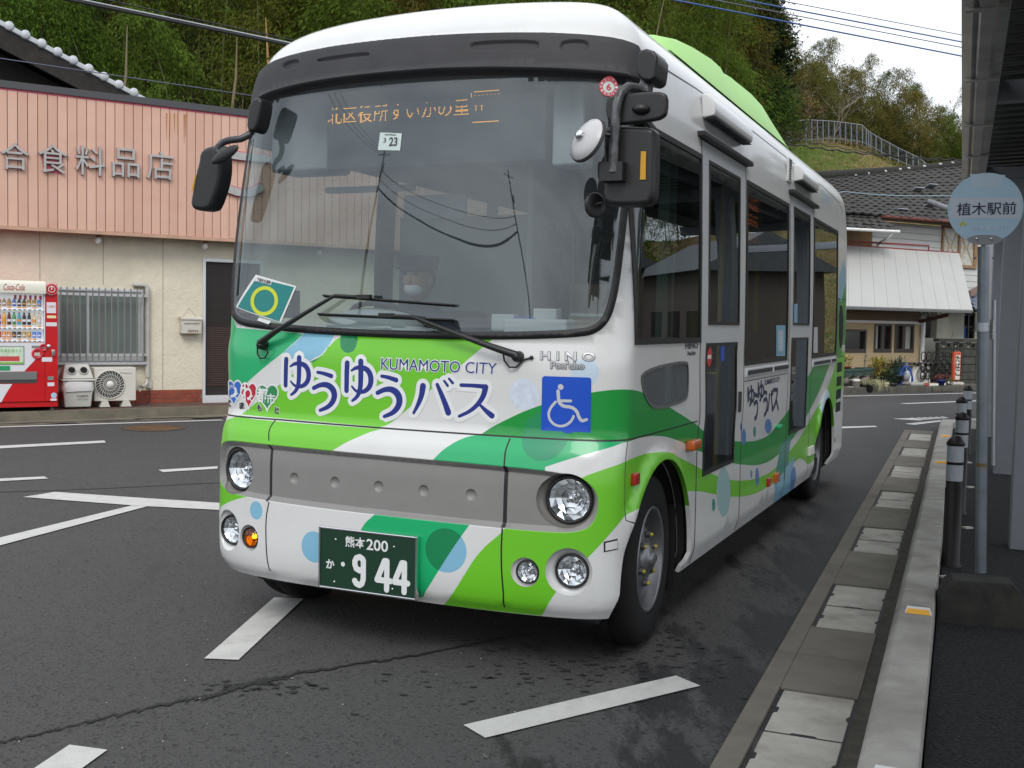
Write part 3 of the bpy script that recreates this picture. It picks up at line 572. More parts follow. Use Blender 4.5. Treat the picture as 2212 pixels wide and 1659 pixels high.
for k in range(6):
    a_ = vp(165+56*k, 300)[0]; lb().box(a_, a_+.03, VB-.084, VB-.08, vp(0, 335)[1], vp(0, 285)[1]).build('header_stripe', MAT['stripe_pink'], vm)
# lower front artwork
fa = lambda x, y, bb: (vp(x, y)[0], VB+bb, vp(x, y)[1])
lb().poly([(va0+.005, VB+.0015, fa(0, 822, 0)[2]), fa(498, 822, .0015), fa(490, 845, .0015), fa(385, 1010, .0015), fa(268, 1135, .0015), (va0+.005, VB+.0015, fa(100, 1140, 0)[2])][::-1]).build('white_field', VWH, vm)
lb().poly([(va0+.005, VB+.0015, fa(60, 1272, 0)[2]), fa(135, 1275, .0015), fa(60, 1390, .0015), fa(15, 1475, .0015), (va0+.005, VB+.0015, fa(10, 1475, 0)[2])][::-1]).build('white_field', VWH, vm)
vbox(-250, 268, 855, 1062, VB, VB+.006, 'poster_frame', VGR); PO = vbox(-250, 258, 865, 1052, VB+.006, VB+.007, 'poster', mat('poster_paper', (.55, .68, .52), .5, var=.15, vscale=9))
vbox(-250, 215, 968, 1022, VB+.0072, VB+.0076, 'poster_red', mat('poster_red', (.55, .06, .06), .5), PO); vbox(-250, 258, 1032, 1052, VB+.0072, VB+.0076, 'poster_green', mat('poster_green', (.25, .5, .08), .5), PO)
g = MB(); q = [FL.p(vp(x, 910)[0], VB+.008, vp(120, y)[1]) for x, y in ((0, 925), (240, 925), (240, 890), (0, 890))]; text_plate(g, '未来を変える', q); g.build('lettering', mat('poster_ink', (.15, .4, .08), .5), PO)
vbox(-250, 112, 1075, 1128, VB+.002, VB+.004, 'green_sticker', mat('sticker_green', (.02, .30, .12), .5))
vbox(-250, 408, 1140, 1230, VB-.0, VB+.012, 'flap', mat('flap_grey', (.17, .175, .17), .25, spec=.8), bevel=.004); vbox(-250, 408, 1231, 1268, VB, VB+.004, 'chute', mat('chute_dark', (.05, .05, .05), .5))
vbox(350, 435, 850, 880, VB, VB+.004, 'coin_display', VGR)
for (x, y, r_, m_) in ((412, 940, .075, mat('ring_red', (.55, .03, .05), .35)), (478, 872, .052, MAT['ring_red'])):
    c = FL.p(vp(x, y)[0], VB, vp(x, y)[1]); MB().lathe(c, FL.out, [(0, r_), (.012, r_*.95), (.014, r_*.7), (.004, r_*.62), (.004, 0)], 28).build('coin_ring', m_, vm)
vbox(378, 440, 928, 964, VB+.006, VB+.012, 'bill_slot', mat('slot_cream', (.5, .5, .42), .4)); vbox(455, 502, 866, 878, VB+.006, VB+.012, 'coin_slot', CHROME)
c = FL.p(vp(538, 857)[0], VB, vp(538, 857)[1]); MB().lathe(c, FL.out, [(0, .026), (.012, .022), (.014, 0)], 20).build('return_lever', CHROME, vm)
vbox(568, 608, 895, 968, VB, VB+.02, 'lock', CHROME, bevel=.01); vbox(515, 618, 372, 492, VB, VB+.002, 'notice', VWH); vbox(520, 620, 518, 548, VB, VB+.002, 'notice', mat('notice_yellow', (.75, .68, .35), .6)); vbox(508, 628, 594, 636, VB, VB+.002, 'notice', VWH)
vbox(462, 576, 980, 1028, VB, VB+.002, 'notice', VWH); vbox(525, 600, 1258, 1298, VB, VB+.002, 'notice', VWH); vbox(528, 592, 1190, 1230, VB, VB+.003, 'change_cup', VGR)
c = FL.p(vp(595, 1400)[0], VB+.001, vp(595, 1400)[1]); MB().disc(c, FL.out, .038, 20).build('round_sticker', mat('pale_blue', (.35, .55, .75), .5), vm); vbox(558, 625, 1435, 1460, VB, VB+.0018, 'notice', VWH)
g = MB(); q = [FL.p(vp(x, 430)[0], VB+.003, vp(560, y)[1]) for x, y in ((525, 435), (612, 435), (612, 405), (525, 405))]; text_plate(g, '1点無料', q); g.build('lettering', mat('notice_red', (.6, .05, .05), .5), vm)
# ------------------------------------------------------------ old house behind the shop
FH = Fr(FL.p(0, -5.5, 0), FL.ax); MH = FH.mat()
oh = thing('old_house', FH.p(-3, -2, 0), 'old dark timber house with a tiled gable behind the shop', 'house')
g0, g1 = FH.px(-60, 26), FH.px(285, 209); sl = (g1[1]-g0[1])/(g1[0]-g0[0]); ra = g0[0]-1.2; rz = g0[1]-sl*1.2
WOOD = mat('dark_timber', (.022, .018, .016), .85, var=.4, vscale=8, bump=.3, bscale=40)
MB(MH).prism([(ra-4, -.6, 0), (ra-4, -.6, rz-abs(sl)*4-.3), (ra, -.6, rz-.3), (g1[0]-.5, -.6, g1[1]-.35+.5*abs(sl)), (g1[0]-.5, -.6, 0)], (0, -8, 0)).build('wall', mat('dark_plaster', (.018, .015, .014), .9), oh)
d_ = np.array([g1[0]-ra, 0, g1[1]-rz]); ln = np.linalg.norm(d_); d_ /= ln; up_ = np.array([-d_[2], 0, d_[0]])
for sd in (0, 1):
    dd, uu = (d_, up_) if not sd else (np.array([-d_[0], 0, d_[2]]), np.array([d_[2], 0, d_[0]]))
    dd, uu = np.array([dd[0], 0, dd[2]]), np.array([uu[0], 0, abs(uu[2])]); o_ = np.array([ra, 0, rz])
    b = MB(MH); b.obox(o_+dd*ln/2-uu*.20, dd*ln/2, np.array([0, .05, 0]), uu*.16); b.build('barge_board', WOOD, oh)
    b = MB(MH); b.obox(o_+dd*ln/2-uu*.03+np.array([0, -4.3, 0]), dd*ln/2, np.array([0, 4.3, 0]), uu*.03); b.build('roof_slope', mat('kawara', (.10, .105, .11), .45, var=.25) if 'kawara' not in MAT else MAT['kawara'], oh)
    k = 0; s_ = .12
    while s_ < ln:
        c = o_+dd*s_; q = MB(MH); q.obox(c+dd*.13+uu*.05+np.array([0, .0, 0]), dd*.128, np.array([0, .10, 0]), uu*.045+dd*.0); q.build('verge_tile', mat('verge_grey', (.48, .50, .53), .4, var=.12, vscale=3) if 'verge_grey' not in MAT else MAT['verge_grey'], oh, bevel=.01, seg=1)
        q = MB(MH); q.lathe(c+uu*.07+np.array([0, .07, 0]), (0, 1, 0), [(0, .085), (.04, .085), (.06, .06), (.065, 0)], 16); q.build('verge_cap', MAT['verge_grey'], oh)
        s_ += .30
MB(MH).box(ra-4, g1[0]-.6, -.45, .35, FH.px(0, 208)[1]-.35, FH.px(0, 200)[1]).build('lean_to_roof', MAT['kawara'], oh)
# ------------------------------------------------------------ houses beyond the far kerb (right)
FT = Fr(G(1825, 850), (.88, .476)); MT = FT.mat()
def tb_(): return MB(MT)
def z3(x, y): return 1817.7+.20579*x, 529.1+.20579*y
def T3(x, y, b): return FT.px(*z3(x, y), b)
PK = mat('mossy_concrete', (.085, .08, .065), .9, var=.35, vscale=4, bump=.4, bscale=30, dirt=.5)
pk = thing('planter_kerb', FT.p(2, -.3, 0), 'low mossy concrete edge carrying the flower pots across the road', 'kerb')
q = -4.
while q < 4.6:
    w_ = .6; z_ = .145+random.uniform(-.01, .01) ; MB(MT).box(q+.004, q+w_-.004, -.62, 0, -.02, z_).build('kerb_stone', PK, pk, bevel=.01, seg=1); q += w_
MB(MT).box(-5, 16, -1.7, -.62, -.02, .11).build('far_pavement', mat('far_paving', (.16, .15, .13), .9, var=.2), kind='structure')
MB(MT).box(4.61, 16, -.62, 0, -.02, .05).build('far_pavement', MAT['far_paving'], kind='structure')
ah = thing('tobacco_shop', FT.p(1.5, -1.4, 0), 'beige low shop with a wide white metal awning across the road', 'shop')
WB = -1.35
wr, wb0 = T3(805, 1240, WB); wtop = T3(400, 810, WB)[1]; etz = T3(700, 682, -.35)[1]
BEI = mat('beige_render', (.50, .385, .23), .85, var=.05, vscale=2, dirt=.2, dscale=2, dcol=(.35, .27, .17), bump=.3, bscale=90)
wins = [(T3(-60, 1000, WB)[0], T3(258, 1000, WB)[0], T3(100, 1130, WB)[1], T3(100, 885, WB)[1]), (T3(340, 1000, WB)[0], T3(523, 1000, WB)[0], T3(430, 1128, WB)[1], T3(430, 830, WB)[1]), (T3(555, 1000, WB)[0], T3(758, 1000, WB)[0], T3(650, 1128, WB)[1], T3(650, 830, WB)[1])]
b = tb_(); xs = [-6.5] + [c for w_ in wins for c in w_[:2]] + [wr]
for i in range(0, 8, 2): b.box(xs[i], xs[i+1], WB-.15, WB, .1, wtop)
for w_ in wins: b.box(w_[0], w_[1], WB-.15, WB, .1, w_[2]); b.box(w_[0], w_[1], WB-.15, WB, w_[3], wtop)
b.box(wr-.15, wr, WB-4, WB-.15, .1, wtop); b.build('wall', BEI, ah)
tb_().box(-6.5, wr, WB-.10, WB-.02, wtop, etz+.35).build('upper_wall', mat('brown_board', (.16, .11, .07), .8, var=.1), ah)
tb_().box(-6.5, wr+.02, WB-.02, WB+.05, wtop-.03, wtop+.035).build('string_course', MWHITE, ah)
FRB = mat('bronze_frame', (.055, .042, .035), .45); CUR = mat('pale_curtain', (.42, .44, .40), .8, var=.15, vscale=5)
for k, w_ in enumerate(wins):
    t = tb_(); f_ = .05; t.box(w_[0], w_[1], WB-.08, WB+.02, w_[2], w_[2]+.09); t.box(w_[0], w_[1], WB-.08, WB+.02, w_[3]-f_, w_[3]); t.box(w_[0], w_[0]+f_, WB-.08, WB+.02, w_[2]+.09, w_[3]-f_); t.box(w_[1]-f_, w_[1], WB-.08, WB+.02, w_[2]+.09, w_[3]-f_)
    if k: m_ = (w_[0]+w_[1])/2; t.box(m_-.05, m_+.05, WB-.06, WB+.0, w_[2]+.09, w_[3]-f_)
    fr_ = t.build('window', FRB, ah)
    tb_().box(w_[0]+f_, w_[1]-f_, WB-.075, WB-.07, w_[2]+.09, w_[3]-f_).build('pane', mat('dark_window', (.018, .019, .02), .12, spec=.8) if 'dark_window' not in MAT else MAT['dark_window'], fr_)
    if k == 1: tb_().box(w_[0]+f_, m_-.10, WB-.069, WB-.066, w_[2]+.09, w_[3]-f_).build('curtain', CUR, fr_)
    if k == 2: tb_().box(m_+.06, w_[1]-f_, WB-.069, WB-.066, w_[2]+.09, w_[3]-f_).build('curtain', CUR, fr_)
MB().tube([FT.p(wr+.06, WB+.06, .1), FT.p(wr+.06, WB+.06, etz-.1)], .055, 12).build('downpipe', MWHITE, ah)
b = MB(); x_ = T3(255, 1150, WB+.02); b.tube([FT.p(x_[0], WB+.02, x_[1]), FT.p(x_[0]-.03, WB+.02, x_[1]-.4), FT.p(x_[0]-.05, WB+.03, x_[1]-.7)], .012, 6); b.build('cable', BARM, ah)
# metal awning, 12 standing-seam sheets
AW = mat('awning_sheet', (.42, .42, .40), .5, .1, var=.04, vscale=1.5, dirt=.12, dcol=(.4, .4, .38)); yb_, yt_ = -.30, -1.9
bl, br = T3(55, 668, yb_), T3(1375, 680, yb_); tl_, tr_ = T3(55, 32, yt_), T3(1233, 88, yt_)
n = 13; ze = (bl[1]+br[1])/2; zt__ = (tl_[1]+tr_[1])/2
E0 = [np.array([bl[0]-1.2+(br[0]-bl[0]+1.2)*k/n, yb_, ze]) for k in range(n+1)]; E1 = [np.array([tl_[0]-1.2+(tr_[0]-tl_[0]+1.2)*k/n, yt_, zt__]) for k in range(n+1)]
for k in range(n):
    a, c, d, e = E0[k], E0[k+1], E1[k+1], E1[k]; g_ = np.array([.003, 0, 0]); h = random.uniform(0, .012)
    tb_().prism([a+g_, c-g_, d-g_, e+g_], (0, .012, .02+h)).build('metal_sheet', AW, ah)
    tb_().tube([c, d], .014, 6).build('seam', AW, ah)
tb_().prism([E0[0]-(0, 0, .05), E0[-1]-(0, 0, .05), E0[-1], E0[0]], (0, -.03, 0)).build('eave_edge', mat('eave_dark', (.12, .12, .125), .6), ah)
tb_().prism([E1[0], E1[-1]+(.05, 0, 0), E1[-1]+(.05, 0, .06), E1[0]+(0, 0, .06)], (0, -.1, 0)).build('ridge_cap', mat('dark_red_metal', (.22, .025, .03), .5), ah)
tb_().tube([E1[0]+(0, .0, .14), E1[0]*.22+E1[-1]*.78+(0, 0, .17), E1[0]*.22+E1[-1]*.78+(0, 0, .05)], .022, 6).build('pipe_rail', MAT['dark_red_metal'], ah)
b = MB(MT); e0 = T3(820, 805, WB+.1); e1 = T3(1120, 735, -.5); b.tube([(e0[0], WB+.1, e0[1]), (e1[0], -.5, e1[1])], .05, 6); b.build('gutter_pipe', mat('brown_pipe', (.07, .03, .022), .6), ah)
b = MB(MT)
for k in range(5):
    p0 = T3(850+45*k, 690, -.6); p1 = T3(900+42*k, 745-6*k, -.4); b.tube([(p0[0], -.6, p0[1]), ((p0[0]+p1[0])/2, -.5, min(p0[1], p1[1])-.03), (p1[0], -.4, p1[1])], .01, 5)
b.build('loose_wire', BLACKP, ah)
# two-storey white house behind with big tiled roof
def z2(x, y): return 1749.5+.38577*x, 298.7+.38577*y
HB = -2.4
def H2(x, y, b=HB): return FT.px(*z2(x, y), b)
wh = thing('white_house', FT.p(4, -4, 0), 'white boarded two-storey house with a wide dark tiled roof and red gutter', 'house')
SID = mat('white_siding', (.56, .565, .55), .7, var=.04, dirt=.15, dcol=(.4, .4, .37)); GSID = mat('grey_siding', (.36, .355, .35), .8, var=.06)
zw1 = (H2(440, 466, -1.9)[1]+H2(800, 432, -1.9)[1])/2-.09; xL = H2(208, 600)[0]; xR = H2(1100, 600)[0]; zlo = .1
k = 0; z_ = H2(500, 1230, HB)[1]
z_ = .1
while z_ < zw1:
    z1_ = min(z_+.165, zw1)
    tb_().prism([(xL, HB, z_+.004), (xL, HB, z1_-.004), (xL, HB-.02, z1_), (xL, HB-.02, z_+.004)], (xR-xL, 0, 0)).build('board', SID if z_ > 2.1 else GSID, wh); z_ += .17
tb_().box(xL, xR, HB-6, HB-.022, .1, zw1).build('wall', mat('siding_gap', (.2, .2, .19), .9), wh)
bw0, bw1 = xL, H2(343, 560)[0]; tb_().box(bw0-2.5, bw1, HB-.5, HB+.04, H2(270, 640)[1], H2(270, 498)[1]+.1).build('brown_boarding', mat('brown_cladding', (.20, .115, .04), .7, var=.2, vscale=20, bump=.5, bscale=8, bstretch=(8, 1, 1)), wh)
# upper window with curtains
c0, c1 = H2(738, 500)[0], H2(935, 500)[0]; cz0, cz1 = H2(830, 725)[1], H2(830, 495)[1]
t = tb_(); TIM = mat('timber_frame', (.28, .17, .085), .6, var=.15)
for q in ((c0, c1, cz0, cz0+.08), (c0, c1, cz1-.06, cz1), (c0, c0+.06, cz0+.08, cz1-.06), (c1-.12, c1, cz0+.08, cz1-.06), ((c0+c1)/2-.05, (c0+c1)/2+.02, cz0+.08, cz1-.06)): t.box(q[0], q[1], HB-.02, HB+.06, q[2], q[3])
fr_ = t.build('window', TIM, wh); tb_().box(c0+.06, c1-.12, HB+.004, HB+.008, cz0+.08, cz1-.06).build('curtain', mat('lace_curtain', (.50, .50, .46), .9, var=.25, vscale=9), fr_)
b = tb_()
for s_ in range(2):
    ca, cb = (c0+.06, (c0+c1)/2-.05) if s_ == 0 else ((c0+c1)/2+.02, c1-.12); m_ = (ca+cb)/2
    for sg in (-1, 1):
        b.tube([(m_+sg*(cb-ca)/2, HB+.012, cz1-.08), (m_+sg*.03, HB+.016, (cz0+cz1)/2), (m_+sg*(cb-ca)/2, HB+.012, cz0+.12)], .022, 5)
    b.box(ca, cb, HB+.012, HB+.014, (cz0+cz1)/2-.02, (cz0+cz1)/2+.02)
b.build('curtain_tie', mat('cream_band', (.50, .42, .27), .8), fr_)
# roofs of curved tiles
KAW = mat('dark_roof_tile', (.027, .025, .022), .75, var=.55, vscale=5, dirt=.6, dcol=(.055, .05, .04), dscale=9)
def tile_field(name, ll, lr, ur, ul, w_, h_, m, par, z0=.0):
    """overlapping curved tiles on a roof slope, corners in world coordinates; every tile has its own lip"""
    ll, lr, ur, ul = map(lambda q: np.array(q, float), (ll, lr, ur, ul)); nx = max(1, int(np.linalg.norm(lr-ll)/w_)); ny = max(1, int(np.linalg.norm(ul-ll)/h_))
    n_ = np.cross(lr-ll, ul-ll); n_ /= np.linalg.norm(n_); n_ = n_ if n_[2] > 0 else -n_; b = MB(); vs, fs = [], []
    P_ = lambda a, c: (1-a)*(1-c)*ll+a*(1-c)*lr+a*c*ur+(1-a)*c*ul
    for j in range(ny):
        for i in range(nx):
            off = .5*(j % 2)/nx; jt = random.uniform(-.006, .012); base = len(vs); K = 5
            for cc, hh in ((j/ny-.25/ny, .042), ((j+1)/ny, .012)):
                for k in range(K):
                    a = (i+k/(K-1))/nx+off; x = k/(K-1); wv = math.cos(2*math.pi*x)*.5*.022; dip = (-.22/ny*math.sin(math.pi*x) if hh > .03 else 0)
                    vs.append(P_(a, cc+dip)+n_*(hh+wv+jt))
            for k in range(K): vs.append(vs[base+k]-n_*.045)
            fs += [(base+k, base+k+1, base+K+k+1, base+K+k) for k in range(K-1)] + [(base+2*K+k, base+2*K+k+1, base+k+1, base+k) for k in range(K-1)]
    b.add(vs, fs); o = b.build(name, m, par, kind='stuff'); q = MB(); q.add([P_(i/8, j/8)-n_*.05 for j in range(9) for i in range(9)], [(j*9+i, j*9+i+1, j*9+i+10, j*9+i+9) for j in range(8) for i in range(8)]); q.build('roof_deck', DARK, par); return o
W3 = lambda a, b_, z: FT.p(a, b_, z)
eL, eR = H2(190, 480, -1.9), H2(980, 425, -1.9); ez = (H2(440, 466, -1.9)[1]+H2(800, 432, -1.9)[1])/2
rL = H2(120, 243, -6.0); rR = H2(1000, 128, -6.0); 
tile_field('tile_field', W3(eL[0]-1.5, -1.9, ez), W3(eR[0], -1.9, ez), W3(rR[0], -6.0, rR[1]-.05), W3(rL[0]-1.5, -6.0, rL[1]-.1), .30, .30, KAW, wh)
b = MB(); b.tube([W3(rL[0]-1.5, -6.0, rL[1]-.02), W3((rL[0]+rR[0])/2, -6, (rL[1]+rR[1])/2), W3(rR[0], -6, rR[1])], .17, 10); b.build('ridge', mat('mossy_ridge', (.022, .022, .018), .95, bump=1, bscale=14, var=.4), wh)
b = MB(); k = 0
for k in range(9):
    f_ = .12+.085*k+random.uniform(-.02, .02); b.blob(W3(rL[0]*(1-f_)+rR[0]*f_, -5.86, rL[1]*(1-f_)+rR[1]*f_+.10), .06, .04, .04, 8, 5)
b.build('mortar_spot', mat('mortar_white', (.5, .5, .47), .8), wh)
for (x, y) in ((480, 425), (575, 305), (650, 285), (635, 398), (1000, 180)):
    f_ = (y-150)/320; a_, zz = FT.px(*z2(x, y), -6.0+4.1*min(1, max(0, f_))); MB().obox(W3(a_, -6.0+4.1*f_+.16, zz+.07), FT.ax*.17, np.array([0, 0, .05])+FT.out*.12, (0, 0, .012)).build('replaced_tile', mat('pale_tile', (.33, .35, .40), .4) if 'pale_tile' not in MAT else MAT['pale_tile'], wh)
tb_().tube([(eL[0]+1.2, -1.83, ez-.04), (eR[0], -1.83, ez-.02)], .04, 10).build('roof_gutter', mat('red_gutter', (.16, .045, .03), .5), wh)
tb_().prism([(eL[0]-1.5, -1.95, ez-.05), (eR[0], -1.95, ez-.05), (eR[0], HB, ez-.02), (eL[0]-1.5, HB, ez-.02)], (0, 0, -.05)).build('soffit', mat('soffit_brown', (.12, .08, .05), .8), wh)
# lower front roof on the left
pL, pR = H2(190, 512, -1.3), H2(478, 512, -1.3); qL, qR = H2(180, 352, -2.6), H2(300, 420, -2.6)
tile_field('tile_field', W3(pL[0]-3, -1.3, pL[1]+.06), W3(pR[0], -1.3, pR[1]), W3(H2(225, 365, -2.6)[0], -2.6, qL[1]-.05), W3(qL[0]-3, -2.6, qL[1]), .27, .27, KAW, wh)
g = MB(); g.tube([W3(pL[0]-3, -1.22, pL[1]-.04), W3(pR[0]+.05, -1.22, pR[1]-.05)], .038, 10); g.build('white_gutter', MWHITE, wh)
x0_ = H2(440, 545, -1.3); x1_ = H2(355, 600, HB+.08); g = MB(); g.tube([W3(pR[0]-.15, -1.25, pR[1]-.08), W3(x0_[0], -1.3, x0_[1]-.06), W3(x1_[0]+.15, HB+.1, x1_[1]+.05), W3(x1_[0], HB+.08, x1_[1]-.3)], .035, 8); g.build('downpipe', MWHITE, wh)
# little hip piece with rounded ridge tiles at right
g = MB(); h0, h1 = H2(668, 355, -2.2), H2(790, 400, -1.2)
for k in range(9):
    f_ = k/8; c = W3(h0[0]*(1-f_)+h1[0]*f_, -2.2+f_, h0[1]*(1-f_)+h1[1]*f_); g.lathe(c, W3(h1[0], -1.2, h1[1])-W3(h0[0], -2.2, h0[1]), [(0, .07), (.13, .08), (.135, .06)], 12)
g.build('hip_ridge', mat('grey_tile', (.16, .17, .18), .45, var=.2), wh)
# entrance side: cream wall, dark window, small roof
en = thing('entrance_wing', FT.p(9, -2, 0), 'cream entrance wing with a dark window behind the block wall', 'house')
x0, x1 = T3(1000, 900, -1.9)[0], T3(1640, 900, -1.9)[0]; zt_e = T3(1100, 690, -1.9)[1]+.3
b = tb_(); d0, d1 = T3(1285, 900, -1.9)[0], T3(1400, 900, -1.9)[0]; b.box(x0, d0, -2.1, -1.9, .1, zt_e); b.box(d1, x1, -2.1, -1.9, .1, zt_e); b.box(d0, d1, -2.1, -1.9, T3(1340, 715, -1.9)[1], zt_e); b.box(d0, d1, -2.1, -1.9, .1, T3(1340, 990, -1.9)[1]-.4); b.build('wall', mat('cream_wall', (.50, .49, .41), .85, dirt=.2, dcol=(.3, .29, .24)), en)
fr_ = tb_().box(d0, d1, -2.06, -2.0, T3(1340, 990, -1.9)[1]-.4, T3(1340, 715, -1.9)[1]).build('window', mat('blue_black_glass', (.012, .016, .03), .15), en)
b = tb_(); zz0, zz1 = T3(1340, 1000, -1.9)[1]-.3, T3(1340, 715, -1.9)[1]
for k in range(3): b.box(d0+(d1-d0)*k/2-.02, d0+(d1-d0)*k/2+.02, -2.0, -1.93, zz0, zz1)
for k in range(4): b.box(d0, d1, -2.0, -1.95, zz0+(zz1-zz0)*k/3.2, zz0+(zz1-zz0)*k/3.2+.03)
b.build('mullion', FRB, fr_); tb_().box(d0+.05, d0+.3, -1.99, -1.985, T3(1300, 975, -1.9)[1], T3(1300, 850, -1.9)[1]).build('blue_poster', mat('poster_blue', (.02, .12, .45), .5), fr_)
s0, s1 = T3(1335, 515, -1.2), T3(1560, 400, -1.2); b0, b1 = T3(1380, 670, -.7), T3(1620, 690, -.7)
tile_field('tile_field', W3(b0[0], -.7, b0[1]), W3(b1[0]+1, -.7, b0[1]), W3(s1[0]+1, -1.6, s1[1]), W3(s0[0], -1.6, s0[1]), .25, .25, mat('blue_grey_tile', (.15, .19, .24), .35, var=.3), en)
g = MB(); g.obox((W3(s0[0], -1.2, s0[1])+W3(s1[0], -1.2, s1[1]))/2, (W3(s1[0], -1.2, s1[1])-W3(s0[0], -1.2, s0[1]))/2, FT.out*.06, (0, 0, .07)); g.build('barge_board', mat('pink_brown', (.22, .14, .12), .7), en)
# block wall with ornamental openings
bw = thing('block_wall', FT.p(7.5, -1, 0), 'dark mossy concrete block wall with ornamental openings beside the gate', 'wall')
BLK = mat('dark_block', (.058, .058, .05), .95, var=.35, vscale=4, bump=.4, bscale=25, dirt=.5, dcol=(.02, .02, .017))
BW_ = -1.0; ba, bz = T3(1008, 1000, BW_); bb_ = T3(1800, 1000, BW_)[0]; zc1, zc0 = T3(1100, 983, BW_)[1], T3(1100, 1018, BW_)[1]; zo1, zo0 = zc0-.02, T3(1100, 1088, BW_)[1]
tb_().box(ba-.05, bb_, BW_-.08, BW_+.10, zc0, zc1).build('coping', BLK, bw)
bx = ba; wbk = (T3(1145, 1100, BW_)[0]-T3(1012, 1100, BW_)[0])
while bx < bb_-.1:
    g = tb_(); x1_ = bx+wbk-.01; h_ = zo1-zo0; cx_ = (bx+x1_)/2
    g.box(bx, bx+.045, BW_-.06, BW_+.06, zo0, zo1); g.box(x1_-.045, x1_, BW_-.06, BW_+.06, zo0, zo1); g.box(bx+.045, x1_-.045, BW_-.06, BW_+.06, zo0, zo0+.03); g.box(bx+.045, x1_-.045, BW_-.06, BW_+.06, zo1-.03, zo1)
    for rr in (.085, .15): g.tube([(cx_+rr*math.cos(t_), BW_, zo0+.03+rr*.95*math.sin(t_)) for t_ in np.linspace(0.1, math.pi-.1, 9)], .018, 5)
    g.build('ornamental_block', BLK, bw)
    z_ = zo0-.01
    while z_ > .15: tb_().box(bx+.004+(0), x1_, BW_-.06, BW_+.055+random.uniform(0, .006), max(.1, z_-.19), z_-.006).build('block', BLK, bw, bevel=.006, seg=1); z_ -= .197
    bx += wbk
tb_().box(ba, bb_, BW_-.05, BW_-.03, .1, zo0).build('mortar', DARK, bw); tb_().box(ba, bb_, BW_-.9, BW_-.85, .6, zc1+.0).build('pale_wall_behind', MAT['cream_wall'], bw)
# accordion gate
ag = thing('accordion_gate', FT.p(6, -.8, 0), 'black folding lattice gate in front of the block wall', 'gate'); GB = -.72; BM = mat('gate_black', (.015, .014, .014), .5, .3)
for k, x in enumerate((865, 920, 985, 1048, 1118, 1185)):
    a_, zt = T3(x, 1125, GB); _, zb2 = T3(x, 1400, GB); g = MB(MT)
    def loop(z0, z1, w_=.075): g.tube([(a_-w_, GB, z0), (a_-w_, GB, z1-.04), (a_-w_+.03, GB, z1), (a_+w_-.03, GB, z1), (a_+w_, GB, z1-.04), (a_+w_, GB, z0), (a_+w_-.03, GB, z0-.04), (a_-w_+.03, GB, z0-.04), (a_-w_, GB, z0)], .013, 6)
    h_ = zt-zb2; loop(zt-h_*.28, zt); loop(zt-h_*.68, zt-h_*.40); loop(zb2+.03, zt-h_*.76); g.tube([(a_, GB, zt-h_*.28), (a_, GB, zt-h_*.42)], .014, 6); g.tube([(a_, GB, zt-h_*.68), (a_, GB, zt-h_*.78)], .014, 6); g.build('gate_post', BM, ag)
    if k:
        for sg in (0, 1): MB(MT).tube([(pa, GB+.02*(sg*2-1), zt-h_*(.34+.36*sg)), (a_, GB+.02*(sg*2-1), zt-h_*(.70-.36*sg))], .012, 6).build('cross_bar', BM, ag)
        for sg in (0, 1): MB(MT).tube([(pa, GB+.02*(sg*2-1), zt-h_*(.66+.28*sg)), (a_, GB+.02*(sg*2-1), zt-h_*(.94-.28*sg))], .012, 6).build('cross_bar', BM, ag)
    pa = a_
# tobacco sign
sg_ = thing('tobacco_sign', FT.p(T3(1200, 1300, -.35)[0], -.35, 0), 'narrow red and white vertical sign lettered in black on a thin post', 'sign'); SB = -.35
a0, a1 = T3(1170, 1200, SB)[0], T3(1242, 1200, SB)[0]; z1, z0 = T3(1205, 1120, SB)[1], T3(1200, 1425, SB)[1]; cx_ = (a0+a1)/2
tb_().box(a0, a1, SB-.05, SB+.05, z0, z1).build('case', mat('sign_red', (.50, .07, .03), .5, dirt=.4, dcol=(.5, .35, .25)), sg_, bevel=.03); tb_().box(a0+.045, a1-.045, SB+.051, SB+.054, z0+.03, z1-.08).build('face', mat('sign_face', (.62, .58, .52), .6), sg_)
for k, ch in enumerate('たばこ'):
    hh = (z1-z0-.2)/3; zz = z1-.10-(k+1)*hh; g = MB(); text_plate(g, ch, [FT.p(a0+.05, SB+.056, zz+.03), FT.p(a1-.05, SB+.056, zz+.03), FT.p(a1-.05, SB+.056, zz+hh), FT.p(a0+.05, SB+.056, zz+hh)], .035); g.build('lettering', BLACKP, sg_)
MB().tube([FT.p(cx_+.03, SB, .04), FT.p(cx_+.03, SB, z0)], .015, 6).build('post', mat('rust_post', (.10, .03, .02), .8), sg_)
g = MB(); g.tube([FT.p(a0+.02, SB, z1-.02), FT.p(a0+.01, SB, z1+.07), FT.p(cx_, SB, z1+.10), FT.p(a1, SB, z1+.06), FT.p(a1+.05, SB, z1-.1), FT.p(a1+.06, SB, z0+.1)], .014, 6); g.build('bracket', BM, sg_)
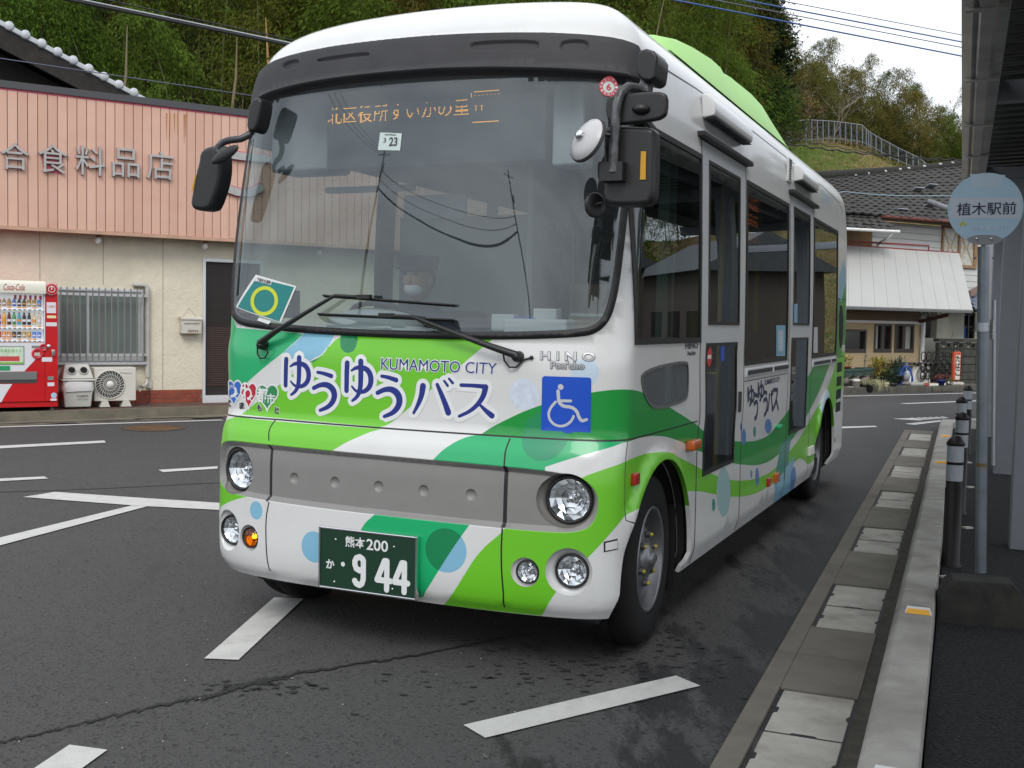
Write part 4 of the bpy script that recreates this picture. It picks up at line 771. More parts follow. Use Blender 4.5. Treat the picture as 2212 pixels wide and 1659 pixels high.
# ------------------------------------------------------------ pots, plants and clutter along the kerb
def z4(x, y): return 1817.7+.15046*x, 699.8+.15046*y        # close-up of the pots
def T4(x, y, b): return FT.px(*z4(x, y), b)
def pot_mat(n, c): return MAT[n] if n in MAT else mat(n, c, .55, dirt=.3, dscale=8, dcol=(.2, .18, .14))
def pot(x0, x1, y0, y1, b, kind, mname, col, label, top=1.0, bot=.8, square=False, zbase=None, name='flower_pot', cat='pot'):
    a0, _ = T4(x0, y1, b); a1, _ = T4(x1, y1, b); zt = T4((x0+x1)/2, y0, b)[1]; zb = T4((x0+x1)/2, y1, b)[1] if zbase is None else zbase
    r = (a1-a0)/2; c = (a0+a1)/2; t = thing(name, FT.p(c, b, zb), label, cat, 'pots and planters along the far kerb'); m = pot_mat(mname, col)
    if square:
        g = tb_(); d_ = .12; g.add([(c-r*bot, b-d_*bot, zb), (c+r*bot, b-d_*bot, zb), (c+r*bot, b+d_*bot, zb), (c-r*bot, b+d_*bot, zb), (c-r*.95, b-d_, zt-.02), (c+r*.95, b-d_, zt-.02), (c+r*.95, b+d_, zt-.02), (c-r*.95, b+d_, zt-.02)], [(0, 3, 2, 1), (0, 1, 5, 4), (1, 2, 6, 5), (2, 3, 7, 6), (3, 0, 4, 7)]); g.build('body', m, t)
        g = tb_(); g.box(c-r, c+r, b+d_, b+d_+.012, zt-.05, zt); g.box(c-r, c+r, b-d_-.012, b-d_, zt-.05, zt); g.box(c-r-.005, c-r+.01, b-d_, b+d_, zt-.05, zt); g.box(c+r-.01, c+r+.005, b-d_, b+d_, zt-.05, zt); g.build('rim', m, t)
        tb_().box(c-r*.93, c+r*.93, b-d_*.95, b+d_*.95, zt-.06, zt-.045).build('soil', mat('soil', (.03, .022, .015), .95) if 'soil' not in MAT else MAT['soil'], t)
    else:
        c3 = FT.p(c, b, zb); h = zt-zb
        MB().lathe(c3, (0, 0, 1), [(0, 0), (0, r*bot), (h*.8, r*(bot*.15+.8)), (h*.8, r), (h, r), (h, r*.88), (h*.86, r*.86)], 20).build('body', m, t); MB().disc(c3+np.array([0, 0, h*.88]), (0, 0, 1), r*.86, 16).build('soil', mat('soil', (.03, .022, .015), .95) if 'soil' not in MAT else MAT['soil'], t)
    return t, c, zt, r
def leaves(t, c, zt, b, r, h, n, m, ll=.12, lw=.03, droop=.5, name='leaves'):
    g = MB()
    for k in range(n):
        th = random.random()*2*math.pi; rr = r*random.random(); o_ = FT.p(c, b, zt)+np.array([rr*math.cos(th), rr*math.sin(th), -.03]); el = random.uniform(.1, 1.4); 
        d = np.array([math.cos(th)*math.cos(el), math.sin(th)*math.cos(el), math.sin(el)]); L_ = ll*random.uniform(.6, 1.2); s_ = np.cross(d, (0, 0, 1)); s_ /= np.linalg.norm(s_)
        o2 = o_ + np.array([0, 0, h*random.random()]) if h else o_; m1 = o2+d*L_*.5; e = o2+d*L_-np.array([0, 0, droop*L_*.5]); g.add([o2, m1-s_*lw/2, e, m1+s_*lw/2], [(0, 1, 2, 3)])
    return g.build(name, m, t)
def stem(t, c, b, z0, z1, m, r=.008): return MB().tube([FT.p(c, b, z0), FT.p(c+.01, b, z1)], r, 5).build('stem', m, t)
LG = mat('leaf_green', (.06, .12, .03), .6, var=.6, vscale=20); LY = mat('leaf_yellow', (.30, .27, .05), .6, var=.5, vscale=25); LD = mat('leaf_dark', (.02, .05, .025), .6, var=.5, vscale=20); LP = mat('leaf_pale', (.28, .28, .15), .7, var=.4, vscale=20); LR = mat('leaf_red', (.20, .07, .06), .6, var=.4, vscale=20)
B1, B2 = -.14, -.47; KZ = .145
# stones under the green planters
STN = mat('grey_stone', (.16, .14, .125), .9, var=.3, vscale=4, bump=.4, bscale=20)
for k, (x0, x1, lab) in enumerate(((10, 90, 'rounded stone under the leftmost green planter'), (120, 245, 'rounded reddish stone between the first two green planters'), (245, 390, 'big rounded grey stone under the right green planter'))):
    a0, zt = T4(x0, 745, B2); a1, zb = T4(x1, 840, B2); t = thing('stone', FT.p((a0+a1)/2, B2, KZ), lab, 'stone', 'stones under the planters'); MB().blob(FT.p((a0+a1)/2, B2, (zt+KZ)/2), (a1-a0)/2, .13, (zt-KZ)/2, 14, 9).build('body', STN, t)
for k, (x0, x1, y0, y1, lab) in enumerate(((-20, 120, 645, 755, 'leftmost dark green planter raised on a stone, yellow plant above'), (110, 268, 640, 748, 'middle dark green planter standing on the reddish stone'), (245, 420, 625, 742, 'rightmost dark green planter tilted on the grey stone'))):
    pot(x0, x1, y0, y1, B2, 0, 'pot_green', (.03, .065, .055), lab, square=True, zbase=None, name='planter', cat='planter')
t, c, zt, r = pot(10, 120, 600, 660, -.60, 0, 'pot_terracotta', (.25, .08, .04), 'small pot with a yellow-green bush behind the leftmost planter', zbase=.45); leaves(t, c, zt, -.6, r, .22, 90, LY, .13, .035)
t, c, zt, r = pot(455, 590, 760, 850, B2+.05, 0, 'pot_blue', (.012, .03, .09), 'dark blue pot with a big yellow and red spiky plant', square=False); leaves(t, c, zt, B2+.05, r*1.6, .42, 260, LY, .22, .035); leaves(t, c+.1, zt, B2+.05, r, .30, 60, LR, .16, .04, name='red_leaves')
t, c, zt, r = pot(590, 670, 660, 730, -.60, 0, 'pot_white', (.62, .6, .55), 'white trough behind the yellow plant', square=True, zbase=.5, name='planter', cat='planter'); leaves(t, c, zt, -.6, r, .05, 30, LG, .1, .03)
t, c, zt, r = pot(670, 730, 665, 725, -.60, 0, 'pot_white', (.62, .6, .55), 'small white pot left of the dark shrub', zbase=.5); leaves(t, c, zt, -.6, r, .06, 30, LG, .1, .03)
t, c, zt, r = pot(625, 760, 845, 960, B1, 0, 'pot_black', (.02, .02, .022), 'round black pot with a bushy dark green shrub'); leaves(t, c, zt, B1, r*1.3, .30, 260, LD, .16, .025)
t, c, zt, r = pot(730, 860, 730, 840, B2, 0, 'pot_black', (.02, .02, .022), 'black pot with dark shrub behind the red pots'); leaves(t, c, zt, B2, r*1.5, .40, 300, LD, .18, .025)
t, c, zt, r = pot(248, 430, 850, 965, B1, 0, 'pot_black', (.02, .02, .022), 'wide low black pot with pale trailing grass on top', bot=.85); leaves(t, c, zt, B1, r*.9, .06, 200, LP, .18, .012, 1.)
t, c, zt, r = pot(440, 560, 860, 960, B1, 0, 'pot_terracotta', (.25, .08, .04), 'terracotta pot smothered in dry trailing straw grass'); leaves(t, c, zt, B1, r*1.1, .03, 260, LP, .25, .012, 2.2)
t, c, zt, r = pot(555, 620, 830, 958, B1-.03, 0, 'pot_cream', (.52, .47, .26), 'square cream pot beside the straw grass', square=True); leaves(t, c, zt, B1, r, .03, 16, LP, .14, .012, 1.2)
for (x0, x1, y0, y1, mn, cc, lab) in ((45, 160, 790, 895, 'pot_wavy_grey', (.25, .25, .26), 'fluted grey pot lying behind the white tube, left end'), (165, 248, 795, 960, 'pot_white', (.62, .6, .55), 'tall white cylinder pot at the left end'), (95, 160, 900, 972, 'pot_cream_dark', (.36, .34, .28), 'small cream pot in front at the left end'), (15, 95, 905, 972, 'pot_terracotta', (.25, .08, .04), 'low red-brown pot at the far left end'), (750, 830, 890, 955, 'pot_terracotta2', (.33, .09, .045), 'left one of the two small red pots before the blue hose'), (820, 905, 892, 952, 'pot_terracotta2', (.33, .09, .045), 'right one of the two small red pots before the blue hose'), (760, 835, 815, 885, 'pot_clay', (.24, .11, .09), 'brown clay pot upside down behind the small red pots')):
    t, c, zt, r = pot(x0, x1, y0, y1, B1 if y1 > 900 else B2, 0, mn, cc, lab, bot=.9 if mn in ('pot_white', 'pot_wavy_grey') else .72)
    if mn == 'pot_wavy_grey': leaves(t, c-.1, zt, B2, r, .04, 40, LG, .1, .025)
t, c, zt, r = pot(935, 1128, 835, 945, B1, 0, 'pot_grey', (.42, .42, .39), 'large pale grey trough in the middle, before the blue hose', square=True, name='planter', cat='planter')
t, c, zt, r = pot(1118, 1198, 845, 940, B1, 0, 'pot_red_sq', (.36, .07, .045), 'red square planter between grey and white troughs', square=True, bot=.9, name='planter', cat='planter')
t, c, zt, r = pot(1196, 1326, 850, 938, B1, 0, 'pot_bright', (.70, .68, .60), 'bright white foam trough right of the red planter', square=True, bot=.96, name='planter', cat='planter'); stem(t, c-.05, B1, zt-.05, zt+.22, FRB); leaves(t, c-.05, zt+.1, B1, .05, .1, 12, LG, .06, .02)
t, c, zt, r = pot(1322, 1390, 835, 905, B1-.2, 0, 'pot_clay', (.24, .11, .09), 'brown pot behind the right end of the white trough')
t, c, zt, r = pot(1385, 1475, 800, 905, B1, 0, 'pot_royal', (.012, .045, .22), 'tapered royal blue pot with a reddish succulent', bot=.7); leaves(t, c-.02, zt, B1, r*1.5, .12, 130, LR, .11, .03); g = MB(); g.disc(FT.p(c, B1+r+.004, zt-.1), FT.out, .03, 12); g.build('label_dot', WHITE, t)
t, c, zt, r = pot(1510, 1570, 850, 905, B1-.1, 0, 'pot_stone', (.18, .17, .15), 'small stone pot with bright green grass'); leaves(t, c, zt, B1-.1, r, .02, 60, LG, .25, .012, .3)
t, c, zt, r = pot(1590, 1650, 860, 905, B1-.1, 0, 'pot_stone', (.18, .17, .15), 'small stone pot with grass below the red sign'); leaves(t, c, zt, B1-.1, r, .02, 50, LG, .2, .012, .3)
for k, (x0, x1, y0, lab) in enumerate(((1312, 1435, 910, 'left concrete block on the kerb under the blue pot'), (1440, 1590, 905, 'right concrete block on the kerb, below the grass pot'))):
    a0, zt = T4(x0, y0, .04); a1, _ = T4(x1, y0, .04); t = thing('concrete_block', FT.p((a0+a1)/2, 0, KZ-.1), lab, 'block', 'concrete blocks at the kerb'); tb_().box(a0, a1, -.10, .06, .0, zt).build('body', PK, t, bevel=.015)
g = MB()
for k in range(26): a_, z_ = T4(random.uniform(1560, 1700), random.uniform(880, 915), -.2); g.blob(FT.p(a_, random.uniform(-.35, -.05), KZ+.03), random.uniform(.03, .07), .05, random.uniform(.03, .06), 8, 5)
g.build('white_stones', mat('white_stone', (.5, .47, .42), .8, var=.3), kind='stuff')
# air conditioner with wavy cover
x0, x1 = T4(1020, 800, -.75)[0], T4(1275, 800, -.75)[0]; zt = T4(1150, 605, -.75)[1]
ac_unit(FT, x0, x1, -1.05, -.75, .11, zt, 'weathered air conditioner unit under a wavy dark sheet across the road', .06, x0+.30, .2, False)
cv = thing('corrugated_cover', FT.p((x0+x1)/2, -.8, zt), 'dark wavy plastic sheet laid over the weathered air conditioner', 'cover'); n = 24
xs = [T4(850+460*k/n, 580, -.65)[0] for k in range(n+1)]; zc = zt+.06
vs = [(x, y, zc+.025*math.sin(k*1.5)-(.05 if y < -1 else 0)+.02) for y in (-.62, -1.2) for k, x in enumerate(xs)]
tb_().add([(*v[:2], v[2]) for v in vs]+[(v[0], v[1], v[2]-.012) for v in vs], [(k, k+1, n+2+k, n+1+k) for k in range(n)]+[(2*n+2+k, 2*n+3+k, k+1, k) for k in range(n)], 0, True).build('sheet', mat('dark_sheet', (.04, .038, .035), .5, dirt=.5, dcol=(.25, .24, .22)), cv)
for xx in (xs[0]+.05, xs[-1]-.05): tb_().box(xx-.02, xx+.02, -1.1, -1.06, .11, zc).build('prop', WOOD, cv)
a0, zt2 = T4(870, 620, -.9); dc = thing('dark_cabinet', FT.p(a0+.2, -.95, .11), 'dark box beside the air conditioner behind the hose', 'cabinet'); tb_().box(a0-.1, x0-.05, -1.25, -.95, .11, zc-.06).build('body', mat('dark_box', (.02, .019, .018), .7), dc, bevel=.02)
# hose reel
hx, hz = T4(915, 800, -.42); hs = thing('hose_coil', FT.p(hx, -.42, KZ), 'coiled blue garden hose on a small grey hanger', 'hose'); HB_ = mat('hose_blue', (.03, .12, .50), .4); g = MB()
for k in range(8):
    R_ = .30+random.uniform(-.05, .03); e = random.uniform(1.05, 1.5); ox = random.uniform(-.03, .03); bb = -.42+.02*(k-4); g.tube([FT.p(hx+ox+R_*.75*math.cos(t_), bb, hz-.02+R_*e*math.sin(t_)*.85) for t_ in np.linspace(0, 2*math.pi, 22)], .013, 6, cap=False)
g.build('coils', HB_, hs); g = MB(); g.tube([FT.p(hx+.0, -.40, hz-.35), FT.p(hx, -.40, hz+.35), FT.p(hx+.03, -.40, hz+.42), FT.p(hx+.06, -.40, hz+.35)], .014, 6); g.blob(FT.p(hx-.03, -.36, hz+.1), .10, .04, .14, 10, 7); g.build('hanger', STEEL, hs); MB().lathe(FT.p(hx+.06, -.33, hz-.12), (0, 0, 1), [(0, .025), (.2, .028), (.22, .015), (.26, .015)], 12).build('nozzle', mat('nozzle', (.6, .62, .65), .3), hs)
g = MB(); gx = T4(540, 600, -.85); g.blob(FT.p(gx[0], -.85, gx[1]), .14, .05, .16, 10, 7); tt = thing('clay_shard', FT.p(gx[0], -.85, gx[1]-.2), 'upright rusty clay shard leaning at the beige wall', 'shard'); g.build('body', mat('rust_clay', (.22, .09, .04), .8), tt); tb_().box(gx[0]-.2, gx[0]+.2, -.95, -.75, .11, gx[1]-.14).build('stand', STN, tt)
# ------------------------------------------------------------ hill, fence, forest
FY = 60.
_fb = [(1640, 300), (1664, 304), (1702.7, 310), (1741, 309), (1800, 304), (1854, 310), (1875, 315), (1904, 331), (1929, 345), (1955, 356), (1979, 364), (2010, 378), (2080, 402), (2160, 425), (2400, 440)]
_fp = [AY(u, v, FY) for u, v in _fb]; FX = np.array([p_[0] for p_ in _fp]); FZ = np.array([p_[2] for p_ in _fp])
def sstep(x, a, b): t = np.clip((x-a)/(b-a), 0, 1); return t*t*(3-2*t)
def HZ(x, y):
    x = np.asarray(x, float); y = np.asarray(y, float)
    yb = 26 + 9*sstep(x, -2, 10) - 3*sstep(-x, 15, 30); zl = np.clip((y-yb)*.85, 0, 60) * (1 - .0*x); zl = 46*(1-np.exp(-zl/46))
    zf = np.interp(x, FX, FZ); zr = np.where(y < FY, zf-(FY-y)*.62, zf+(y-FY)*.06); zr = np.maximum(zr, 0) + .0
    wv = sstep(x - .12*(y-60), 8.5, 14.5); z = zl*(1-wv)+zr*wv
    far = sstep(x, 40, 75); z = z*(1-far) + far*np.clip((y+.3*x-55)*.5, 0, 8)
    return z + .25*np.sin(x*.9+y*.3)*np.clip(z, 0, 2)/2*.6
xs = np.arange(-75, 131, 1.25); ys = np.arange(22, 125, 1.25); X_, Y_ = np.meshgrid(xs, ys); Z_ = HZ(X_, Y_)-.05 + rng.normal(0, .05, X_.shape)
def slope_mat():
    m = bpy.data.materials.new('hill_slope'); m.use_nodes = True; t = m.node_tree; b = t.nodes['Principled BSDF']; Lk = t.links.new; g = t.nodes.new('ShaderNodeNewGeometry')
    def nz_(s, d=6):
        n = t.nodes.new('ShaderNodeTexNoise'); n.inputs['Scale'].default_value = s; n.inputs['Detail'].default_value = d; n.inputs['Roughness'].default_value = .65; Lk(g.outputs['Position'], n.inputs[0]); return n.outputs[0]
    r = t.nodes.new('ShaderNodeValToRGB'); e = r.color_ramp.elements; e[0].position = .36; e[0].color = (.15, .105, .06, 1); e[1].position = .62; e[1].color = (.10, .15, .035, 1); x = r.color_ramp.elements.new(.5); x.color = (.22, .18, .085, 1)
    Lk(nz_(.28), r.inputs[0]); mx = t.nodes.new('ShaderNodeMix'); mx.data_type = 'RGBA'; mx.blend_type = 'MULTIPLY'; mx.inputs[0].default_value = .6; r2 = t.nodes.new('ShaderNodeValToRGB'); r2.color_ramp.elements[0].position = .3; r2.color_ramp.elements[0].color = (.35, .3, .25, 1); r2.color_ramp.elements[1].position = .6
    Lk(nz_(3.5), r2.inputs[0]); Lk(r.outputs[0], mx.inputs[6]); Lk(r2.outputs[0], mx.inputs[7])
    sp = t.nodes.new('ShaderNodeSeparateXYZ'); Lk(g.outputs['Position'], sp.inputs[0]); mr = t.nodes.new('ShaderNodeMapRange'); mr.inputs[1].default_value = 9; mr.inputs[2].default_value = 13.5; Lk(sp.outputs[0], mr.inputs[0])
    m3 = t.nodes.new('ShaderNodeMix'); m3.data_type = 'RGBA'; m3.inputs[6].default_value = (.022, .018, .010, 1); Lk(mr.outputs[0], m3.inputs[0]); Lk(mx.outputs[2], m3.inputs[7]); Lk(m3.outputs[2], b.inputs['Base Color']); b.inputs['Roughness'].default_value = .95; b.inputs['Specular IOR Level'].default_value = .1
    return m
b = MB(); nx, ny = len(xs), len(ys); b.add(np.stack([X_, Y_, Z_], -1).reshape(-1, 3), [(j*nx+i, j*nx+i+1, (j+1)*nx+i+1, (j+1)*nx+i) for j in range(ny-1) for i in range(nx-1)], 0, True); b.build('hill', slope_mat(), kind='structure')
def leafmat(name, col, tl=.35, vr=.24, sc=1.2):
    m = bpy.data.materials.new(name); m.use_nodes = True; t = m.node_tree; t.nodes.clear(); Lk = t.links.new; o = t.nodes.new('ShaderNodeOutputMaterial')
    oi = t.nodes.new('ShaderNodeObjectInfo'); g = t.nodes.new('ShaderNodeNewGeometry'); n = t.nodes.new('ShaderNodeTexNoise'); n.inputs['Scale'].default_value = sc; n.inputs['Detail'].default_value = 2; Lk(g.outputs['Position'], n.inputs[0])
    hs = t.nodes.new('ShaderNodeHueSaturation'); hs.inputs['Color'].default_value = (*col, 1)
    a = t.nodes.new('ShaderNodeMapRange'); a.inputs[3].default_value = .475; a.inputs[4].default_value = .515; Lk(oi.outputs['Random'], a.inputs[0]); Lk(a.outputs[0], hs.inputs['Hue'])
    rr = t.nodes.new('ShaderNodeMath'); rr.operation = 'ADD'; Lk(n.outputs[0], rr.inputs[0]); Lk(g.outputs['Random Per Island'], rr.inputs[1])
    c = t.nodes.new('ShaderNodeMapRange'); c.inputs[1].default_value = .3; c.inputs[2].default_value = 1.3; c.inputs[3].default_value = 1-vr*1.3; c.inputs[4].default_value = 1+vr*1.7; Lk(rr.outputs[0], c.inputs[0]); Lk(c.outputs[0], hs.inputs['Value'])
    d = t.nodes.new('ShaderNodeBsdfDiffuse'); tr = t.nodes.new('ShaderNodeBsdfTranslucent'); Lk(hs.outputs[0], d.inputs[0]); Lk(hs.outputs[0], tr.inputs[0]); mx = t.nodes.new('ShaderNodeMixShader'); mx.inputs[0].default_value = tl; Lk(d.outputs[0], mx.inputs[1]); Lk(tr.outputs[0], mx.inputs[2]); Lk(mx.outputs[0], o.inputs[0]); return m
BLF = [leafmat('bamboo_leaf', (.062, .098, .016)), leafmat('bamboo_leaf_olive', (.085, .100, .020)), leafmat('bamboo_leaf_fresh', (.080, .130, .022)), leafmat('bamboo_leaf_brownish', (.092, .088, .020))]
CULM = mat('culm', (.085, .10, .035), .5, var=.4, vscale=1.); CULMD = mat('culm_dry', (.17, .14, .07), .6, var=.3, vscale=1.)
BARK = mat('grey_bark', (.15, .13, .105), .9, var=.3, vscale=3)
def leafcloud(cs, n_each, ll, lw, droop, spread):
    """leaf-sized faces hung in tufts; cs: (k,3) tuft centres with outward directions (k,3)"""
    C, D = cs; k = len(C); n = k*n_each; C = np.repeat(C, n_each, 0); D = np.repeat(D, n_each, 0)
    o = C + rng.normal(0, spread, (n, 3)); d = D*.6 + rng.normal(0, .5, (n, 3)) + np.array([0, 0, -droop]); d /= np.linalg.norm(d, axis=1, keepdims=True)
    s = np.cross(d, rng.normal(0, 1, (n, 3))); s /= np.linalg.norm(s, axis=1, keepdims=True)+1e-9; L_ = ll*rng.uniform(.6, 1.3, (n, 1)); W_ = lw*rng.uniform(.7, 1.3, (n, 1))
    v = np.stack([o, o+d*L_*.45+s*W_/2, o+d*L_, o+d*L_*.45-s*W_/2], 1).reshape(-1, 3); return v
def mesh_np(name, v, quads, m):
    me = bpy.data.meshes.new(name); me.vertices.add(len(v)); me.vertices.foreach_set('co', v.astype(np.float32).ravel()); n = len(quads); me.loops.add(n*4); me.loops.foreach_set('vertex_index', quads.astype(np.int32).ravel())
    me.polygons.add(n); me.polygons.foreach_set('loop_start', np.arange(0, 4*n, 4, dtype=np.int32)); me.materials.append(m); me.update(calc_edges=True); me.validate(); return me
def quadidx(n): return np.arange(4*n).reshape(-1, 4)
def make_bamboo(seed, H, leafm, dry=False, dens=1.):
    r = random.Random(seed); bend = r.uniform(.9, 2.2); az = r.random()*6.28; pts = []
    for i in range(11):
        f = i/10; off = bend*f**3.0; pts.append(np.array([off*math.cos(az), off*math.sin(az), H*f - .5*bend*f**4]))
    root = bpy.data.objects.new('bamboo', None); COL.objects.link(root)
    MB().tube(pts, [.05*(1-.85*i/10) for i in range(11)], 5).build('culm', CULMD if dry else CULM, root)
    C, D = [], []
    nb = int(64*dens)
    for i in range(nb):
        f = .26 + .74*(i+.5)/nb; j = f*10; i0 = min(9, int(j)); p = pts[i0]*(1-(j-i0))+pts[i0+1]*(j-i0); th = r.random()*6.28; ln = (.35+1.15*math.sin(math.pi*min(1, (f-.18)/.9))**.8)*r.uniform(.6, 1.25)
        d = np.array([math.cos(th), math.sin(th), 0])
        for k in range(5):
            g = (k+1)/5; q = p + d*ln*g + np.array([0, 0, .45*ln*g-.75*ln*g*g*1.1]); C.append(q); D.append(d)
    v = leafcloud((np.array(C), np.array(D)), 26 if not dry else 3, .155, .04, .95, .15); o = bpy.data.objects.new('crown', mesh_np('crown', v, quadidx(len(v)//4), leafm)); COL.objects.link(o); o.parent = root; return root
protos = [make_bamboo(11+i, 7.6+.5*i, BLF[i % 4]) for i in range(8)] + [make_bamboo(31, 8.5, BLF[1], True), make_bamboo(32, 7.5, BLF[0], True, .6)]
BL2 = [leafmat('bamboo_leaf_light_olive', (.115, .125, .032)), leafmat('bamboo_leaf_yellowish', (.15, .135, .04)), leafmat('bamboo_leaf_soft', (.085, .11, .028))]  # paler olive leaf tints, the plateau bamboo's own colour
protos += [make_bamboo(51+i, 8+.5*i, BL2[i % 3]) for i in range(6)]
used_p = [False]*len(protos)
def plant(i, x, y, s, label, group):
    o = protos[i] if not used_p[i] else copy_tree(protos[i]); used_p[i] = True
    o.location = (x, y, float(HZ(x, y))-.15); o.rotation_euler = (0, 0, random.random()*6.28); o.scale = (s*random.uniform(.85, 1.15), s*random.uniform(.85, 1.15), s*random.uniform(.88, 1.12)); tag(o, label, 'bamboo', group); return o
TONE = ['mid green', 'olive green', 'fresh green', 'brownish']*2+['sparse olive', 'sparse green', 'sunlit green', 'yellowish', 'grey green']*2+['sunlit green', 'yellowish']
TONE[10:] = ['sunlit green', 'yellowish', 'grey green']*2
# left hill: rows up the slope
row = 0
y = 30.
cnt = 0
while y < 58:
    step = 1.75 + .012*y; x0, x1 = -.52*y-2, min(13.5, .222*y-.6)
    x = x0 + random.random()
    while x < x1:
        yy = y+random.uniform(-1, 1); d = float(HZ(x, yy))
        if not (d < 1.2 and x > -12):
            top = (CH + d + 7 - CH)/yy*2373
            u_ = 1106+2373*x/yy; vbase = 690-(d-1.5)/yy*2373
            if vbase > -60:
                pi_ = random.choices(range(10), [4, 4, 5, 3, 4, 4, 4, 3, 1, 1])[0]; reg = ['above the old house gable', 'above the fascia lettering', 'above the right fascia end', 'behind the bus roof left', 'behind the bus roof middle', 'behind the bus roof right', 'behind the roof pod'][int(np.clip((u_+100)/245, 0, 6))]
                lab = TONE[pi_]+(' bamboo low on the hill ' if yy < 38 else ' bamboo halfway up the hill ' if yy < 48 else ' bamboo high on the hill ')+reg
                plant(pi_, x, yy, random.uniform(.85, 1.12), lab, 'bamboos on the wooded hill'); cnt += 1
        x += step*random.uniform(.75, 1.3)
    y += 2.6 + (y-30)*.05
# plateau behind the fence
y = 62.5
while y < 80:
    x = 12.5 + random.random()
    while x < 33 + (y-62):
        s = random.uniform(.52, .74)*(1.1 if x < 17 else 1.)
        pi_ = random.choice([0, 4]+list(range(10, 16))*3); u_ = 1106+2373*x/y; reg = ['left end', 'left part', 'middle', 'right part', 'far end'][int(np.clip((u_-1600)/110, 0, 4))]; plant(pi_, x, y+random.uniform(-1, 1), s, TONE[pi_]+' bamboo in the '+('front' if y < 66 else 'rear')+' row behind the '+reg+' of the mesh fence', 'bamboos behind the mesh fence'); cnt += 1
        x += 1.05*random.uniform(.7, 1.4)
    y += 2.6 + (y-62)*.25
# far right wood, mostly outside the frame (seen in the bus windows)
for k in range(46):
    x = random.uniform(34, 85); y = random.uniform(52, 75)-.15*x; plant(random.randrange(8), x, y, 1.0, 'bamboo in the wood to the right beyond the station roof', 'bamboos in the wood to the right'); cnt += 1
print('bamboos', cnt)
# conifers and bushy trees
def bushy(name, x, y, H, R_, leafm, label, cat, nclump=150, per=60, ll=.22, lw=.09, shape='cone', base=.12, trunk=.16, z=None):
    z = float(HZ(x, y)) if z is None else z; t = thing(name, (x, y, z), label, cat); MB().tube([(x, y, z-.2), (x+.1, y, z+H*.5), (x, y, z+H*.93)], [trunk, trunk*.6, .03], 7).build('trunk', BARK, t)
    C, D = [], []
    for k in range(nclump):
        f = base+(1-base)*random.random()**1.15; rr = R_*((1-f)**.75*1.1+.06 if shape == 'cone' else math.sqrt(max(.02, 1-(2*f-1-.1)**2))); th = random.random()*6.28; q = rr*random.uniform(.55, 1.05)*(1+.22*math.sin(3*th+5*f))
        C.append((x+q*math.cos(th), y+q*math.sin(th), z+H*f)); D.append((math.cos(th), math.sin(th), .1))
    v = leafcloud((np.array(C), np.array(D)), per, ll, lw, .35, R_*.13); o = bpy.data.objects.new('crown', mesh_np('crown', v-np.array([x, y, z]), quadidx(len(v)//4), leafm)); COL.objects.link(o); o.parent = t; return t
CONL = leafmat('conifer_leaf', (.018, .032, .014), .15, .5); CONL2 = leafmat('cedar_brown', (.075, .07, .018), .2, .5); BUSH = leafmat('bush_leaf', (.05, .08, .02), .3, .5); DRYL = leafmat('dry_scrub', (.20, .145, .075), .3, .5)
p_ = AY(1592, 300, 57); bushy('conifer', p_[0], 57, 15.5, 2.3, CONL, 'tall very dark conifer whose top leaves the picture, right of the bus roof', 'tree', 330, 80, z=float(HZ(p_[0], 57))-1.0)
p_ = AY(1650, 300, 58); bushy('conifer', p_[0], 58, 9.2, 1.25, CONL, 'shorter dark conifer leaning on the tall one, beside the open sky', 'tree', 220, 70)
p_ = AY(1515, 300, 54); bushy('cedar', p_[0], 54, 12, 1.9, CONL2, 'brownish green cedar left of the tall dark conifer', 'tree', 230, 70)
p_ = AY(1395, 300, 50); bushy('cedar', p_[0], 50, 11, 2.2, CONL2, 'olive cedar behind the bus roof left of the green roof pod', 'tree', 230, 70)
p_ = AY(1640, 290, 55); bushy('bush', p_[0], 55, 3.6, 2.1, BUSH, 'round olive bush above the end of the green roof pod', 'bush', 130, 70, .16, .06, 'ball', .05, .1)
p_ = AY(1705, 300, 61.5); bushy('bush', p_[0], 61.5, 2.6, 1.6, DRYL, 'brown dry bush at the left end of the mesh fence', 'bush', 80, 60, .16, .04, 'ball', .0, .06)
for k, (u, v, yy, h, r_, lab) in enumerate(((480, 235, 29.5, 1.6, 1.6, 'dry brown scrub just above the fascia coping, left of the bus mirror'), (545, 240, 30.2, 1.8, 1.5, 'dry brown scrub above the fascia beside the bus corner'), (400, 225, 30, 1.3, 1.3, 'thin dry scrub above the fascia end of the old house roof'))):
    p_ = AY(u, v, yy); bushy('scrub', p_[0], yy, h, r_, DRYL, lab, 'scrub', 70, 55, .22, .02, 'ball', .0, .03)
# bare trees
def bare(x, y, H, label, seed, lean=0., m=BARK, z=None):
    r = random.Random(seed); z = float(HZ(x, y)) if z is None else z; t = thing('bare_tree', (x, y, z), label, 'tree'); tr = MB(); tw = MB()
    def grow(b, p, d, ln, rad, lvl):
        pts = [p]; q = p.copy(); dd = d.copy()
        for k in range(4): dd = dd + np.array([r.gauss(0, .13), r.gauss(0, .13), .05]); dd /= np.linalg.norm(dd); q = q + dd*ln/4; pts.append(q.copy())
        (tr if lvl == 0 else tw).tube(pts, [rad*(1-.16*k) for k in range(5)], 5 if lvl < 2 else 3, cap=False)
        if lvl < 4:
            for k in range(4 if lvl < 2 else 3):
                f = r.randint(1, 4); th = r.random()*6.28; nd = dd*.75+np.array([math.cos(th)*.65, math.sin(th)*.65, .12]); nd /= np.linalg.norm(nd); grow(b, pts[f], nd, ln*r.uniform(.5, .72), rad*.5, lvl+1)
    grow(tr, np.array([x, y, z-.2]), np.array([lean, 0, 1.]), H*.45, .07, 0); tr.build('trunk', m, t); tw.build('branches', m, t); return t
TWIG = mat('pale_twig', (.25, .22, .17), .9)
